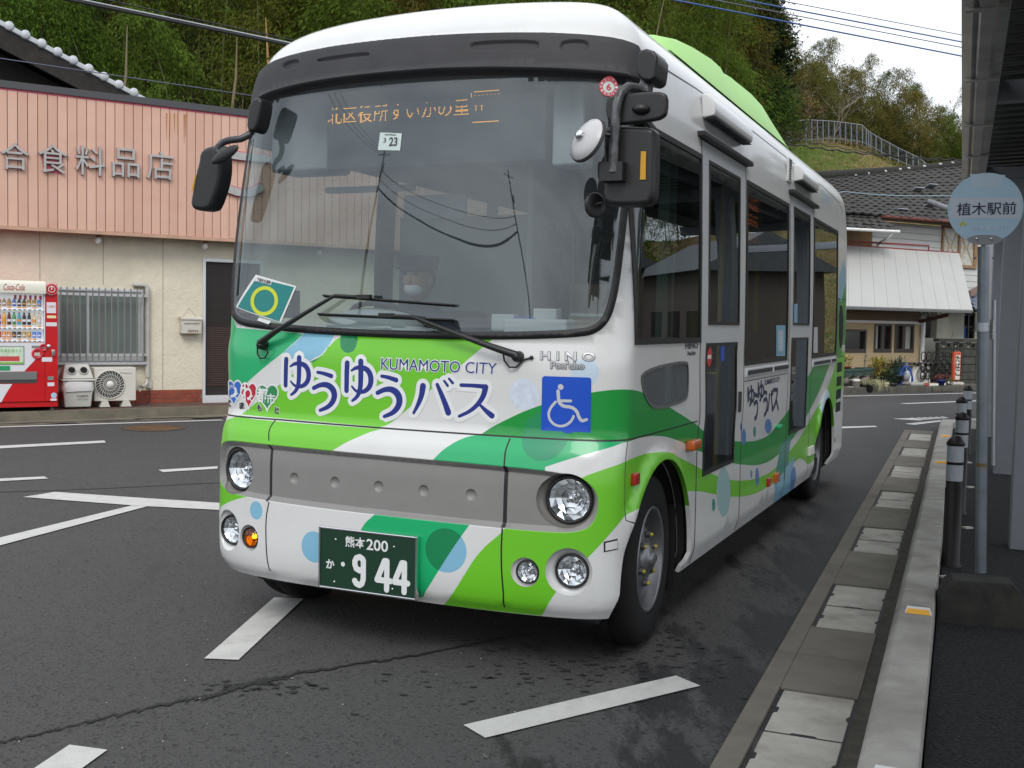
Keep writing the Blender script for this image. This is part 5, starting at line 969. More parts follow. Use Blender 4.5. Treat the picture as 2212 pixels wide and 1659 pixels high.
p_ = AY(345, 235, 29); bare(p_[0], 29, 6.0, 'bare pale tree leaning right above the old house roof', 3, .5, TWIG); p_ = AY(395, 240, 29.5); bare(p_[0], 29.5, 5.2, 'bare pale tree leaning right above the shop fascia', 4, .5, TWIG)
p_ = AY(1800, 280, 61.3); bare(p_[0], 61.3, 5.5, 'bare branching tree just behind the middle of the mesh fence', 5, .2, TWIG); p_ = AY(1745, 280, 61.5); bare(p_[0], 61.5, 5, 'bare grey tree behind the left part of the mesh fence', 6, -.1)
p_ = AY(1590, 250, 53.5); bare(p_[0]-.3, 53.5, 5, 'bare twiggy tree in front of the dark conifers', 8, .3)
# single pale poles of dead bamboo
DEAD = mat('dead_bamboo', (.36, .20, .08), .6, var=.3)
for k, (u0, v0, u1, v1, yy, lab) in enumerate(((578, 215, 574, 38, 29, 'tall straight orange-brown dead bamboo stem beside the bus corner'), (262, 225, 275, 55, 28.5, 'straight green-yellow bamboo stem above the old house roof'), (500, 210, 512, 80, 29, 'thin pale bamboo stem left of the orange one'), (2085, 380, 2078, 220, 64, 'bare pale bamboo stem beside the station column'))):
    a_, c_ = AY(u0, v0+40, yy), AY(u1, v1, yy); t = thing('dead_bamboo', a_, lab, 'bamboo stem'); MB().tube([a_, a_*.5+c_*.5+np.array([.05, 0, 0]), c_], [.05, .04, .012], 6).build('culm', DEAD if k in (0,) else CULMD, t)
# undergrowth
def carpet(name, n, xr, yr, ll, lw, m, hgt, cond=None):
    x = rng.uniform(*xr, n); y = rng.uniform(*yr, n)
    if cond is not None: k = cond(x, y); x, y = x[k], y[k]
    n = len(x); z = HZ(x, y)+rng.random(n)**2*hgt; o = np.stack([x, y, z], 1); d = rng.normal(0, .6, (n, 3)); d[:, 2] = np.abs(d[:, 2])+.2; d /= np.linalg.norm(d, axis=1, keepdims=True)
    s = np.cross(d, rng.normal(0, 1, (n, 3))); s /= np.linalg.norm(s, axis=1, keepdims=True); L_ = ll*rng.uniform(.5, 1.4, (n, 1)); W_ = lw*rng.uniform(.6, 1.3, (n, 1)); v = np.stack([o, o+d*L_*.5+s*W_/2, o+d*L_, o+d*L_*.5-s*W_/2], 1).reshape(-1, 3)
    ob = bpy.data.objects.new(name, mesh_np(name, v, quadidx(n), m)); COL.objects.link(ob); tag(ob, kind='stuff')
UG = leafmat('undergrowth_leaf', (.05, .06, .018), .2, .6); GRS = leafmat('grass_blade', (.12, .17, .04), .3, .45); GRD = leafmat('dry_grass_blade', (.24, .175, .09), .3, .4)
carpet('undergrowth', 70000, (-32, 13), (29, 62), .32, .07, UG, 2.2); carpet('undergrowth', 22000, (12, 36), (61.5, 78), .32, .07, UG, 2.6); carpet('undergrowth', 60000, (12, 36), (63, 76), .24, .055, BL2[0], 4.2); carpet('undergrowth', 40000, (12, 36), (63.5, 74), .24, .05, BL2[2], 5.4)
patch = lambda x, y: (np.sin(x*.55+1.3*np.sin(y*.35))+np.sin(y*.5+x*.2)+rng.normal(0, .5, len(x))) 
carpet('slope_grass', 36000, (9.5, 34), (46, 61), .22, .03, GRS, .05, lambda x, y: patch(x, y) > .25); carpet('dry_grass', 34000, (9.5, 34), (46, 61), .24, .03, GRD, .05, lambda x, y: patch(x, y) < .3)
# mesh fence
fn = thing('mesh_fence', AY(1741, 309, FY), 'galvanised mesh fence along the top of the grassy bank', 'fence'); FS = mat('fence_steel', (.20, .22, .245), .5, .5)
top = [(1640, 262), (1664, 266), (1702.7, 264), (1741, 259), (1800, 262), (1862, 270), (1875, 283), (1895.6, 296), (1944, 321.6), (1983, 339.6), (2010, 361), (2030, 372)]
TU_ = np.array([q[0] for q in top], float); TV_ = np.array([q[1] for q in top], float); BU_ = np.array([q[0] for q in _fb], float); BV_ = np.array([q[1] for q in _fb], float)
us = [1645, 1664, 1702.7] + [1741+12.2*k for k in range(11)] + [1871, 1876, 1881, 1892, 1904, 1922, 1940, 1958, 1972, 1984, 1996, 2006, 2016]
tops, bots = [], []
for k, u in enumerate(us):
    a_ = AY(u, np.interp(u, TU_, TV_), FY-.3); c_ = AY(u, np.interp(u, BU_, BV_)+4, FY-.3); tops.append(a_); bots.append(c_); MB().tube([c_, a_], .035, 6).build('post', FS, fn)
for k in range(len(us)-1):
    MB().tube([tops[k], tops[k+1]], .03, 5).build('top_rail', FS, fn); MB().tube([bots[k]*.8+tops[k]*.2, bots[k+1]*.8+tops[k+1]*.2], .022, 5).build('bottom_rail', FS, fn)
b = MB()
for k in range(len(us)-1):
    t0, t1, b0, b1 = tops[k], tops[k+1], bots[k]*.85+tops[k]*.15, bots[k+1]*.85+tops[k+1]*.15; nn = max(2, int(np.linalg.norm(t1-t0)/.12))
    for j in range(nn):
        f0, f1 = j/nn, (j+1)/nn
        for (g0, g1) in ((0, 1), (1, 0)):
            p0 = (t0*(1-f0)+t1*f0)*g0+(b0*(1-f0)+b1*f0)*(1-g0); p1 = (t0*(1-f1)+t1*f1)*g1+(b0*(1-f1)+b1*f1)*(1-g1); b.tube([p0, p1], .0045, 3, cap=False)
    for j in range(7): f = j/7; b.tube([t0*(1-f)+b0*f, t1*(1-f)+b1*f], .004, 3, cap=False)
b.build('wire_mesh', FS, fn, kind='stuff')
# ------------------------------------------------------------ station canopy, columns, bus stop, bollards, wires
CANG = mat('painted_steel_grey', (.235, .25, .275), .45, .2, var=.05, bump=.12, bscale=500); GUTM = mat('dull_gutter_metal', (.42, .41, .395), .30, .6, var=.2, vscale=4, dirt=.4, dcol=(.05, .05, .05)); DECK = mat('dark_deck', (.10, .10, .10), .4, .6, var=.2, vscale=2, dirt=.4, dcol=(.05, .045, .04))
st = thing('station_canopy', KF.p(4.8, .65, .05), 'grey steel station canopy with ribbed ceiling and box gutter on square columns', 'canopy')
cb = G(2178.5, 1180, .052); kc = (cb-KO); ca, cbx = float(kc@KF.ax), float(kc@KF.out)+.09; c2 = G(2152, 1021, .052)-KO; ca2 = float(c2@KF.ax)
cols = [ca, ca2+.0, 2*ca2-ca, 3*ca2-2*ca, 2*ca-ca2-1.3]
zg = 3.0
GO = .185
for k, a_ in enumerate(cols[:4]): MB(KM).box(a_-.09, a_+.09, cbx-.09, cbx+.09, .04, 3.0).build('column', CANG, st, bevel=.012, seg=3); MB(KM).box(a_-.07, a_+.07, .37, 2.5, 2.99, 3.12).build('cross_beam', CANG, st, bevel=.006, seg=1)
A0, A1 = -9, 14.5
b = MB(KM); prof = [(GO, 2.99), (GO-.004, 3.20), (GO+.006, 3.21), (GO+.02, 3.20), (GO+.012, 3.012), (GO+.07, 3.0), (GO+.075, 2.985), (GO+.09, 2.985), (GO+.095, 3.0), (GO+.13, 3.0), (GO+.135, 2.985), (GO+.15, 2.985), (GO+.155, 3.0), (GO+.20, 3.0), (GO+.20, 3.16), (GO+.212, 3.16), (GO+.212, 2.985), (GO+.16, 2.975), (GO+.145, 2.962), (GO+.085, 2.962), (GO+.07, 2.978), (GO+.05, 2.965)]
b.prism([(A0, x, z) for x, z in prof][::-1], (A1-A0, 0, 0)); b.build('box_gutter', GUTM, st)
for a_ in np.arange(-1.0, 14, 1.55): MB(KM).box(a_, a_+.05, GO+.02, GO+.205, 2.955, 2.984).build('gutter_strap', GUTM, st)
b = MB(KM); vs, fs = [], []; a_ = A0; k = 0
pr = []
while a_ < A1:
    for da, dz in ((0, 0), (.03, .09), (.13, .09), (.16, 0), (.20, 0), (.205, .012), (.22, .012), (.225, 0)): pr.append((a_+da, dz))
    a_ += .265
for a_, dz in pr:
    for bb in (GO+.215, 2.9): vs.append((a_, bb, 3.20+dz+.035*bb))
b.add(vs, [(2*i, 2*i+1, 2*i+3, 2*i+2) for i in range(len(pr)-1)]); b.build('ribbed_ceiling', DECK, st)
MB(KM).box(A0, A1, GO+.03, 2.9, 3.40, 3.46).build('roof_sheet', MAT['dark_coping'], st)
for bb in (.9, 2.4): MB(KM).box(A0, A1, bb-.04, bb+.04, 3.125, 3.125+.075+.03*bb).build('purlin', CANG, st)
# bus stop
F0, F1 = G(2021.4, 1343.5, .052), G(2234, 1362, .052); FB = Fr(F0, (F1-F0)[:2]); FBM = FB.mat(); wd = float(np.linalg.norm((F1-F0)[:2])); zt = AY(2051, 1253, F0[1]+.06)[2]; dp = wd*.80
bs = thing('bus_stop', FB.p(wd/2, -dp/2, .052), 'bus stop pole with a round pale blue sign on a worn concrete base', 'bus stop sign')
BASE = mat('black_mossy_base', (.022, .021, .018), .95, var=.4, vscale=9, bump=.6, bscale=40, dirt=.6, dscale=6, dcol=(.045, .042, .03)); i_ = wd*.135
b = MB(FBM); 
b.add([(0, 0, .052), (wd, 0, .052), (wd, -dp, .052), (0, -dp, .052), (i_, -i_, zt-.03), (wd-i_, -i_, zt-.03), (wd-i_, -dp+i_, zt-.03), (i_, -dp+i_, zt-.03), (i_+.025, -i_-.025, zt), (wd-i_-.025, -i_-.025, zt), (wd-i_-.025, -dp+i_+.025, zt), (i_+.025, -dp+i_+.025, zt)],
      [(0, 1, 5, 4), (1, 2, 6, 5), (2, 3, 7, 6), (3, 0, 4, 7), (4, 5, 9, 8), (5, 6, 10, 9), (6, 7, 11, 10), (7, 4, 8, 11), (8, 9, 10, 11)]); b.build('concrete_base', BASE, bs, bevel=.006)
pb = G(2118.5, 1236, zt); ptop = AY(2124.5, 533, pb[1]); POLE = mat('pole_galvanised', (.20, .225, .255), .38, .6, var=.15, vscale=10, dirt=.25, dcol=(.12, .09, .06))
MB().tube([pb, ptop], .0275, 20).build('pole', POLE, bs); k_ = pb*.40+ptop*.60; MB().tube([AY(2121, 697, pb[1]), AY(2121, 716, pb[1])], .032, 20).build('clamp', STEEL, bs)
MB().tube([AY(2120, 1000, pb[1]), AY(2120, 1008, pb[1])], .0285, 20).build('rust_ring', mat('rust_ring', (.16, .11, .06), .8), bs)
dcn = AY(2128, 449.5, pb[1]-.04); RD = 83/2373*pb[1]*1.0; nrm = np.array([-.36, -.93, -.02]); nrm /= np.linalg.norm(nrm); sx_ = np.cross(nrm, (0, 0, -1.)); sx_ /= np.linalg.norm(sx_); sx_ = -sx_ if sx_[0] < 0 else sx_
def dsc(u, v): # pixel on the sign plane
    c, d = ray(u, v); t = ((dcn-c)@nrm)/(d@nrm); return c+d*t
sx2 = dsc(2211, 449.5)-dcn; RD = np.linalg.norm(sx2)
SBL = mat('sign_blue', (.33, .49, .61), .35, coat=.3, var=.05, vscale=6); SWH = mat('sign_white', (.46, .52, .58), .4)
MB().lathe(dcn-nrm*.012, nrm, [(0, 0), (0, RD), (.012, RD)], 48).build('disc_back', STEEL, bs); f_ = MB().disc(dcn+nrm*.0006, nrm, RD, 48).build('sign_face', SBL, bs)
n = 14; band = [dsc(2128-76*math.cos(t_), 449-0)*0 for t_ in (0,)]
b = MB(); L1 = [dsc(2053, 427), dsc(2051, 472), dsc(2205, 472), dsc(2206, 427)]; b.poly([q+nrm*.0012 for q in L1]); b.build('white_band', SWH, f_)
b = MB(); b.poly([q+nrm*.0011 for q in (dsc(2095, 376), dsc(2172, 378), dsc(2160, 405), dsc(2100, 405))]); b.build('pale_print', mat('sign_pale', (.42, .53, .62), .4), f_)
b = MB(); text_plate(b, '植木駅前', [q+nrm*.002 for q in (dsc(2067, 466), dsc(2194.5, 462.5), dsc(2195.5, 436), dsc(2068, 438.5))], .012); b.build('lettering', mat('sign_ink', (.012, .014, .05), .5), f_)
b = MB(); text_plate(b, '熊本都市バス', [q+nrm*.002 for q in (dsc(2098, 500), dsc(2190, 497), dsc(2190, 485.5), dsc(2098, 488))], 0.005); b.build('lettering', mat('sign_ghost', (.48, .58, .67), .5), f_)
b = MB(); b.poly([q+nrm*.0021 for q in (dsc(2072, 485), dsc(2080, 477), dsc(2090, 485), dsc(2084, 488), dsc(2080, 485), dsc(2076, 490))]); b.build('emblem', mat('emblem_yellow', (.42, .45, .12), .5), f_)
b = MB(); ec = dsc(2127, 518); e1_ = dsc(2165, 518)-ec; e2_ = dsc(2127, 507)-ec; b.prism([ec+nrm*.002+e1_*math.cos(t_)+e2_*math.sin(t_) for t_ in np.linspace(0, 2*math.pi, 28, endpoint=False)], nrm*.006); b.build('bracket_plate', mat('bracket_grey', (.21, .22, .23), .4, .5), bs)
for u in (2110, 2141): MB().blob(dsc(u, 516)+nrm*.012, .007, .007, .007, 10, 6).build('bolt', CHROME, bs)
MB().tube([AY(2127, 527, pb[1]), AY(2124.6, 540, pb[1])], .016, 10).build('neck', STEEL, bs)
for u in (2106, 2146):
    MB().blob(AY(u, 557, pb[1]), .008, .006, .006, 8, 5).build('screw', BARM, bs)
# notice rail beside the pole
nr = thing('notice_rail', AY(2146, 1000, pb[1]+.04), 'slim grey steel rail clamped to the right of the bus stop pole', 'rail')
MB().tube([AY(2145, 1005, pb[1]+.05), AY(2147.5, 648, pb[1]+.05)], .010, 8).build('rail', STEEL, nr); MB().obox(AY(2143.5, 712, pb[1]+.03), (.006, 0, 0), (0, .02, 0), (0, 0, .05)).build('plate', STEEL, nr)
for v in (702, 724): MB().blob(AY(2143, v, pb[1]+.0), .007, .006, .006, 8, 5).build('bolt', BARM, nr)
# bollards
BOB = mat('bollard_black', (.012, .009, .009), .5, spec=.3); RFL = mat('reflective_band', (.36, .38, .42), .3, .3, bump=.5, bscale=240, var=.12, vscale=90)
tops_ = [(2065.5, 940.5), (2079.6, 890), (2078, 856.5), (2091.6, 832.5)]
bl_ = ['nearest black bollard with two silver bands, left of the bus stop pole', 'second black bollard from the front, right behind the nearest', 'third black bollard from the front, at the kerb', 'farthest black bollard near the kerb corner']
yb_l = [7.05, 9.35, 11.9, 13.7]
for k, (u, v) in enumerate(tops_):
    c_, d_ = ray(u, v); tt = (.05+.80-c_[2])/d_[2]; q = c_+d_*tt; z0 = .05; t = thing('bollard', (q[0], q[1], z0), bl_[k], 'bollard', 'black bollards along the kerb'); r_ = .0505; H_ = .80
    MB().lathe((q[0], q[1], z0), (0, 0, 1), [(0, r_+.012), (.012, r_+.01), (.02, r_), (H_-.32, r_), (H_-.32, r_-.003), (H_-.06, r_-.003), (H_-.06, r_+.003), (H_-.045, r_+.003), (H_-.03, r_*.85), (H_-.008, r_*.5), (H_, 0)], 28).build('post', BOB, t)
    for z_ in (.525, .64): MB().lathe((q[0], q[1], z0), (0, 0, 1), [(z_, r_-.0015), (z_+.098, r_-.0015)], 28).build('reflective_band', RFL, t)
b = MB()
for (u, v) in ((2090, 1141), (2060, 1138), (2095, 1053), (2060, 1100), (2092, 1000), (2052, 1250), (2042, 1248)):
    q = G(u, v, .055); b.obox(q+np.array([0, 0, .004]), (.03, .01, 0), (-.008, .02, 0), (0, 0, .006))
b.build('kerb_chips', mat('white_chip', (.5, .48, .42), .8), kind='stuff')
# ------------------------------------------------------------ wires
def wire(name, pts, r, m, label, group=None, sag=.0, n=24):
    P_ = [np.array(p, float) for p in pts]; out_ = []
    for a_, c_ in zip(P_[:-1], P_[1:]):
        for k in range(n): f = k/n; out_.append(a_*(1-f)+c_*f-np.array([0, 0, sag*4*f*(1-f)]))
    out_.append(P_[-1]); o = MB().tube(out_, r, 5).build(name, m); tag(o, label, 'overhead wire', group); return o
WB_ = mat('blue_wire', (.03, .09, .28), .5); WG = mat('grey_wire', (.10, .11, .16), .5); WK = mat('black_wire', (.012, .012, .012), .5)
def ext(p, q, f0=.35, f1=.6): return [p-(q-p)*f0, p, q, q+(q-p)*f1]
ws = [((1456, 0), (2066, 119), WB_, .020, 'lowest of the four blue wires crossing the open sky'), ((1544, 0), (2064, 100), WG, .013, 'second lowest of the four wires crossing the open sky'), ((1606, 0), (2064, 88), WB_, .018, 'third wire from below crossing the open sky'), ((1679.5, 0), (2064, 73), WG, .011, 'highest thin wire crossing the open sky')]
for p, q, m_, r_, lab in ws:
    a_, c_ = AY(*p, 24), AY(*q, 30); wire('overhead_wire', ext(a_, c_, .9, .5), r_, m_, lab, 'wires across the sky', .0)
SHW = mat('bright_cable', (.42, .44, .47), .3, .3)
a_, c_ = AY(150, 0, 18), AY(640, 101, 20); wire('overhead_cable', ext(a_, c_, .5, 1.6), .030, WK, 'thick black cable crossing the wooded hill at upper left'); wire('overhead_cable', [q+np.array([0, 0, .045]) for q in ext(a_, c_, .5, 1.6)], .014, SHW, 'bright steel messenger wire on top of the thick cable, upper left')
a_, c_ = AY(231, 0, 19), AY(563, 72, 20.5); wire('overhead_wire', ext(a_, c_, .5, 2), .012, WK, 'thin dark wire above the thick cable at upper left'); a_, c_ = AY(0, 126, 19), AY(540, 206, 21); wire('overhead_wire', ext(a_, c_, .3, 2), .009, WG, 'thin wire passing in front of the old house gable')
for (p, q, z_, r_, lab) in (((1664, 277), (2075, 340), 30, .012, 'upper wavy wire in front of the grassy bank'), ((1664, 292), (2075, 334), 30.4, .020, 'lower thick wire in front of the grassy bank')):
    a_, c_ = AY(*p, z_), AY(*q, z_+2); n = 60; d_ = c_-a_; pp = [a_+d_*(-.3+1.6*k/n)+np.array([0, 0, .03*math.sin(k*1.9)-.25*(1-((k/n)*2-1)**2)]) for k in range(n+1)]; o = MB().tube(pp, r_, 5).build('overhead_wire', WK); tag(o, lab, 'overhead wire')
a_, c_ = AY(1823, 414, 27.3), AY(2050, 422, 27.6); wire('overhead_wire', ext(a_, c_, .3, .3), .010, mat('pale_wire', (.25, .36, .42), .5), 'pale thin wire crossing in front of the big tiled roof', None, .05)
# poles and wires standing behind the camera; the windscreen mirrors them
def pole(x, y, label, arms=2):
    t = thing('utility_pole', (x, y, 0), label, 'utility pole'); MB().tube([(x, y, 0), (x, y, 17)], [.15, .09], 12).build('pole', mat('pole_concrete', (.20, .19, .18), .9) if 'pole_concrete' not in MAT else MAT['pole_concrete'], t)
    for k in range(arms): MB().obox((x, y, 16.4-1.1*k), (.85*.7, -.85*.7, 0), (.04, .04, 0), (0, 0, .04)).build('cross_arm', STEEL, t)
    MB().tube([(x+.3, y, 13.4), (x+.3, y, 14.3)], .17, 10).build('transformer', STEEL, t); return t
pole(-39, -18.5, 'concrete utility pole behind the camera, mirrored in the windscreen'); pole(-28.5, -33, 'far concrete utility pole behind the camera, mirrored at the windscreen edge', 1)
PA, PB = np.array([-39, -18.5, 11.8]), np.array([-28.5, -33, 10.4])
for k in range(3): wire('overhead_wire', [PA+np.array([0, 0, .9*k]), PB+np.array([0, 0, .7*k])], .10 if k == 0 else .035, WK, ['thick drooping cable behind the camera between the two poles', 'thin middle wire behind the camera between the two poles', 'thin top wire behind the camera between the two poles'][k], None, 3.8-.6*k)
for k in range(3): wire('overhead_wire', [PA+np.array([.3*k, -.3*k, 3.2]), np.array([-5.+1.2*k, 22, 10.5])], .014, WK, ['left wire running back over the shop from the pole behind the camera', 'middle wire running back over the shop from the pole behind the camera', 'right wire running back over the shop from the pole behind the camera'][k], None, .5)
# houses to the right, outside the frame, mirrored in the bus windows
for k, (x, y, w_, h_, c_, lab) in enumerate(((27, 36, 7, 3.9, (.11, .09, .075), 'dark timber house with tiled roof farther right along the road'), (38, 38, 8, 4.6, (.16, .13, .10), 'brown house with tiled roof farther right along the road'), (33, 22, 5, 3.0, (.33, .27, .15), 'small cream shop with a red band right of the forecourt'))):
    f_ = Fr((x, y, 0), (.88, .476)); m_ = f_.mat(); t = thing('house', (x, y, 0), lab, 'house'); MB(m_).box(-w_/2, w_/2, -5, 0, 0, h_).build('wall', mat('house_wall_%d' % 0, c_, .8), t)
    MB(m_).prism([(-w_/2-.5, .6, h_), (-w_/2-.5, -2.5, h_+1.7), (-w_/2-.5, -5.6, h_)], (w_+1, 0, 0)).build('roof', MAT['kawara'], t)
    for j in range(2 if k == 2 else 3): MB(m_).box(-w_/2+.6+2*j, -w_/2+1.8+2*j, .0, .04, 1.0, 2.2).build('window', MAT['dark_window'], t)
# ---- bus body surface ----
def _pchip(xs, ys):
    xs = np.array(xs, float); ys = np.array(ys, float)
    h = np.diff(xs); d = np.diff(ys) / h; m = np.zeros_like(ys)
    m[0], m[-1] = d[0], d[-1]
    for i in range(1, len(xs) - 1):
        if d[i-1] * d[i] > 0:
            w1, w2 = 2*h[i] + h[i-1], h[i] + 2*h[i-1]
            m[i] = (w1 + w2) / (w1/d[i-1] + w2/d[i])
    def f(x):
        x = np.clip(x, xs[0], xs[-1]); i = np.clip(np.searchsorted(xs, x) - 1, 0, len(xs) - 2)
        t = (x - xs[i]) / h[i]
        return ((1+2*t)*(1-t)**2*ys[i] + t*(1-t)**2*h[i]*m[i] + t*t*(3-2*t)*ys[i+1] + t*t*(t-1)*h[i]*m[i+1])
    return f
VS = [2.56, 2.66, 2.76, 2.86, 2.98, 3.15, 3.40, 3.60]
ZV = _pchip([0.25] + VS, [0.25, 2.56, 2.66, 2.75, 2.832, 2.905, 2.965, 3.005, 3.012])
FR = _pchip([0.25, 0.32, 0.45, 0.80, 0.93, 1.00, 1.03, 1.30, 1.345, 1.40, 2.0] + VS,
            [-.055, -.010, 0.0, -.002, -.022, -.055, -.065, -.067, -.073, -.088, -.105, -.155, -.172, -.20, -.265, -.39, -.64, -1.03, -1.28])
SI = _pchip([0.25, 0.36, 1.4, 2.3] + VS, [.03, 0, 0, .02, .04, .055, .095, .165, .28, .47, .78, 1.0])
CR = _pchip([0.25, 1.0, 1.4, 2.56, 3.6], [.05, .05, .042, .12, .10])
KK = _pchip([0.25, 1.0, 1.4, 2.56, 2.8, 3.6], [.24, .255, .24, .265, .22, .02])
def _table(n, W=1.04, K=.26, c=.05):
    ph = np.linspace(0, np.pi/2, 4000); ph = np.concatenate([[0], np.geomspace(1e-9, 1e-3, 200), ph[4:]])
    yw = np.sin(ph)**(2/n); uu = np.cos(ph).clip(0)**(2/n)
    x = -c*yw**2 - K*(1-uu); y = W*yw
    s = np.concatenate([[0], np.cumsum(np.hypot(np.diff(x), np.diff(y)))])
    return s, yw, uu
TS, TY, TU = _table(4.6)
SF = TS[-1]
RS, RY, RU = _table(4.6, K=.2, c=.03)
SR = RS[-1]
XREAR = -6.95; KR = .2; CRR = .03
LS = (-.05-.26) - (XREAR + CRR + KR)
STOT = SF + LS + SR
def P(s, v):
    s = np.asarray(s, float); v = np.asarray(v, float); a = np.abs(s); sg = np.where(s < 0, -1., 1.)
    W = 1.04 - SI(v); F = FR(v); c = CR(v); K = KK(v)
    af = np.minimum(a, SF); yw = np.interp(af, TS, TY); uu = np.interp(af, TS, TU)
    xf = F - c*yw**2 - K*(1-uu)
    rin = np.maximum(0, SI(v) - .03)
    kr = KR * np.clip(1 - rin/1.1, .1, 1)
    ar = np.clip(STOT - a, 0, SR); yr = np.interp(ar, RS, RY); ur = np.interp(ar, RS, RU)
    xr = XREAR + rin + CRR*yr**2 + kr*(1-ur)
    f = np.clip((a - SF) / LS, 0, 1)
    xs = (F - c - K)*(1-f) + (XREAR + rin + CRR + kr)*f
    x = np.where(a <= SF, xf, np.where(a >= SF + LS, xr, xs))
    y = sg * W * np.where(a <= SF, yw, np.where(a >= SF + LS, yr, 1.0))
    return np.stack([x, y, ZV(v)], -1)
# ------------------------------------------------------------ the bus
YAW, BX, BY = .4236, -.5514, 4.7742
BF_, BL_ = np.array([-math.sin(YAW), -math.cos(YAW), 0]), np.array([math.cos(YAW), -math.sin(YAW), 0])
BO = np.array([BX, BY, 0]); BM4 = np.eye(4); BM4[:3, 0] = BF_; BM4[:3, 1] = BL_; BM4[:3, 2] = (0, 0, 1); BM4[:3, 3] = BO
def BW3(p): p = np.asarray(p, float); return BO + p[..., 0:1]*BF_ + p[..., 1:2]*BL_ + p[..., 2:3]*np.array([0, 0, 1.])
def toB(q): d = np.asarray(q)-BO; return np.array([d@BF_, d@BL_, d[2]])
def prj(X): d = X-CC; z = d@CW; return np.stack([1106+CF*(d@CR_)/z, 829.5-CF*(d@CU_)/z], -1)
gs_, gv_ = np.meshgrid(np.linspace(-1.4, 8, 620), np.linspace(.25, 3.5, 200)); Gp = prj(BW3(P(gs_, gv_))); _Pc = P(gs_, gv_); _n = np.cross(P(gs_+.002, gv_)-_Pc, P(gs_, gv_+.002)-_Pc)
Gp[((toB(CC)-_Pc)*_n).sum(-1) <= 0] = 1e6
def inv(u, v):
    q = np.array([u, v], float); i = np.unravel_index(((Gp-q)**2).sum(-1).argmin(), gs_.shape); s, w_ = gs_[i], gv_[i]
    for _ in range(10):
        X = prj(BW3(P(np.array([s, s+1e-3, s]), np.array([w_, w_, w_+1e-3])))); J = np.stack([(X[1]-X[0])/1e-3, (X[2]-X[0])/1e-3], 1); st_ = np.linalg.solve(J.T@J+np.eye(2)*50, J.T@(q-X[0])); st_ = np.clip(st_, -.05, .05); s += st_[0]; w_ = min(3.55, max(.25, w_+st_[1]))
    return float(s), float(w_)
def I(*pts): return [inv(*q) for q in pts]
def sx(x, v):        # side position: body x -> s
    v = np.asarray(v, float); x0 = FR(v)-CR(v)-KK(v); rin = np.maximum(0, SI(v)-.03); x1 = XREAR+rin+CRR+KR*np.clip(1-rin/1.1, .1, 1); return float(SF + (x0-x)/(x0-x1)*LS)
def SR_(x0, x1, z0, z1, n=1): return [(sx(x0, z0), z0), (sx(x1, z0), z0), (sx(x1, z1), z1), (sx(x0, z1), z1)]
def inpoly(px, py, poly):
    p = np.asarray(poly); r = np.zeros(px.shape, bool); x0, y0 = p[-1]
    for x1, y1 in p:
        c = ((y0 > py) != (y1 > py)); xi = (x1-x0)*(py-y0)/((y1-y0) if y1 != y0 else 1e-12)+x0; r ^= c & (px < xi); x0, y0 = x1, y1
    return r
def sdist(px, py, poly, closed=True):
    p = np.asarray(poly, float); d = np.full(px.shape, 9.); n = len(p)
    for i in range(n if closed else n-1):
        a = p[i]; b_ = p[(i+1) % n]; e = b_-a; t = np.clip(((px-a[0])*e[0]+(py-a[1])*e[1])/max(e@e, 1e-12), 0, 1); d = np.minimum(d, np.hypot(px-a[0]-t*e[0], py-a[1]-t*e[1]))
    return np.where(inpoly(px, py, p), d, -d) if closed else d
def dens(poly, mx_=.06, closed=True):
    out_ = []; n = len(poly)
    for i in range(n if closed else n-1):
        a = np.array(poly[i]); b_ = np.array(poly[(i+1) % n]); k = max(1, int(np.ceil(np.hypot(*(b_-a))/mx_))); out_ += [tuple(a+(b_-a)*j/k) for j in range(k)]
    if not closed: out_.append(tuple(poly[-1]))
    return out_
def smooth(poly, it=2, closed=True):
    p = [np.array(q, float) for q in poly]
    for _ in range(it):
        o = []; n = len(p)
        if not closed: o.append(p[0])
        for i in range(n if closed else n-1): a, b_ = p[i], p[(i+1) % n]; o += [a*.75+b_*.25, a*.25+b_*.75]
        if not closed: o.append(p[-1])
        p = o
    return [tuple(q) for q in p]
def inset(poly, d):
    p = np.array(poly); n = len(p); area = sum(p[i][0]*p[(i+1) % n][1]-p[(i+1) % n][0]*p[i][1] for i in range(n)); sg = 1 if area > 0 else -1; o = []
    for i in range(n):
        a, b_, c = p[i-1], p[i], p[(i+1) % n]; e1 = (b_-a)/max(np.hypot(*(b_-a)), 1e-9); e2 = (c-b_)/max(np.hypot(*(c-b_)), 1e-9); n1 = np.array([-e1[1], e1[0]])*sg; n2 = np.array([-e2[1], e2[0]])*sg; m_ = n1+n2; m_ /= max(np.hypot(*m_), 1e-6); o.append(tuple(b_+m_*d/max(.5, m_@n1)))
    return o
def strip(pts, w_):
    p = np.array(pts, float); n = len(p); L_, R_ = [], []
    for i in range(n):
        e = p[min(i+1, n-1)]-p[max(i-1, 0)]; e /= np.hypot(*e); m_ = np.array([-e[1], e[0]])*w_/2; L_.append(tuple(p[i]+m_)); R_.append(tuple(p[i]-m_))
    return L_+R_[::-1]
def circ(c, rx, ry, n=28, a0=0): return [(c[0]+rx*math.cos(2*math.pi*k/n+a0), c[1]+ry*math.sin(2*math.pi*k/n+a0)) for k in range(n)]
def pcirc(u, v, ru, rv, n=24): return I(*[(u+ru*math.cos(2*math.pi*k/n), v+rv*math.sin(2*math.pi*k/n)) for k in range(n)])
def rrect(x0, x1, z0, z1, r, n=5):
    o = []
    for cx_, cz_, a0 in ((x1-r, z1-r, 0), (x0+r, z1-r, 90), (x0+r, z0+r, 180), (x1-r, z0+r, 270)): o += [(cx_+r*math.cos(R(a0+90*k/n)), cz_+r*math.sin(R(a0+90*k/n))) for k in range(n+1)]
    return o
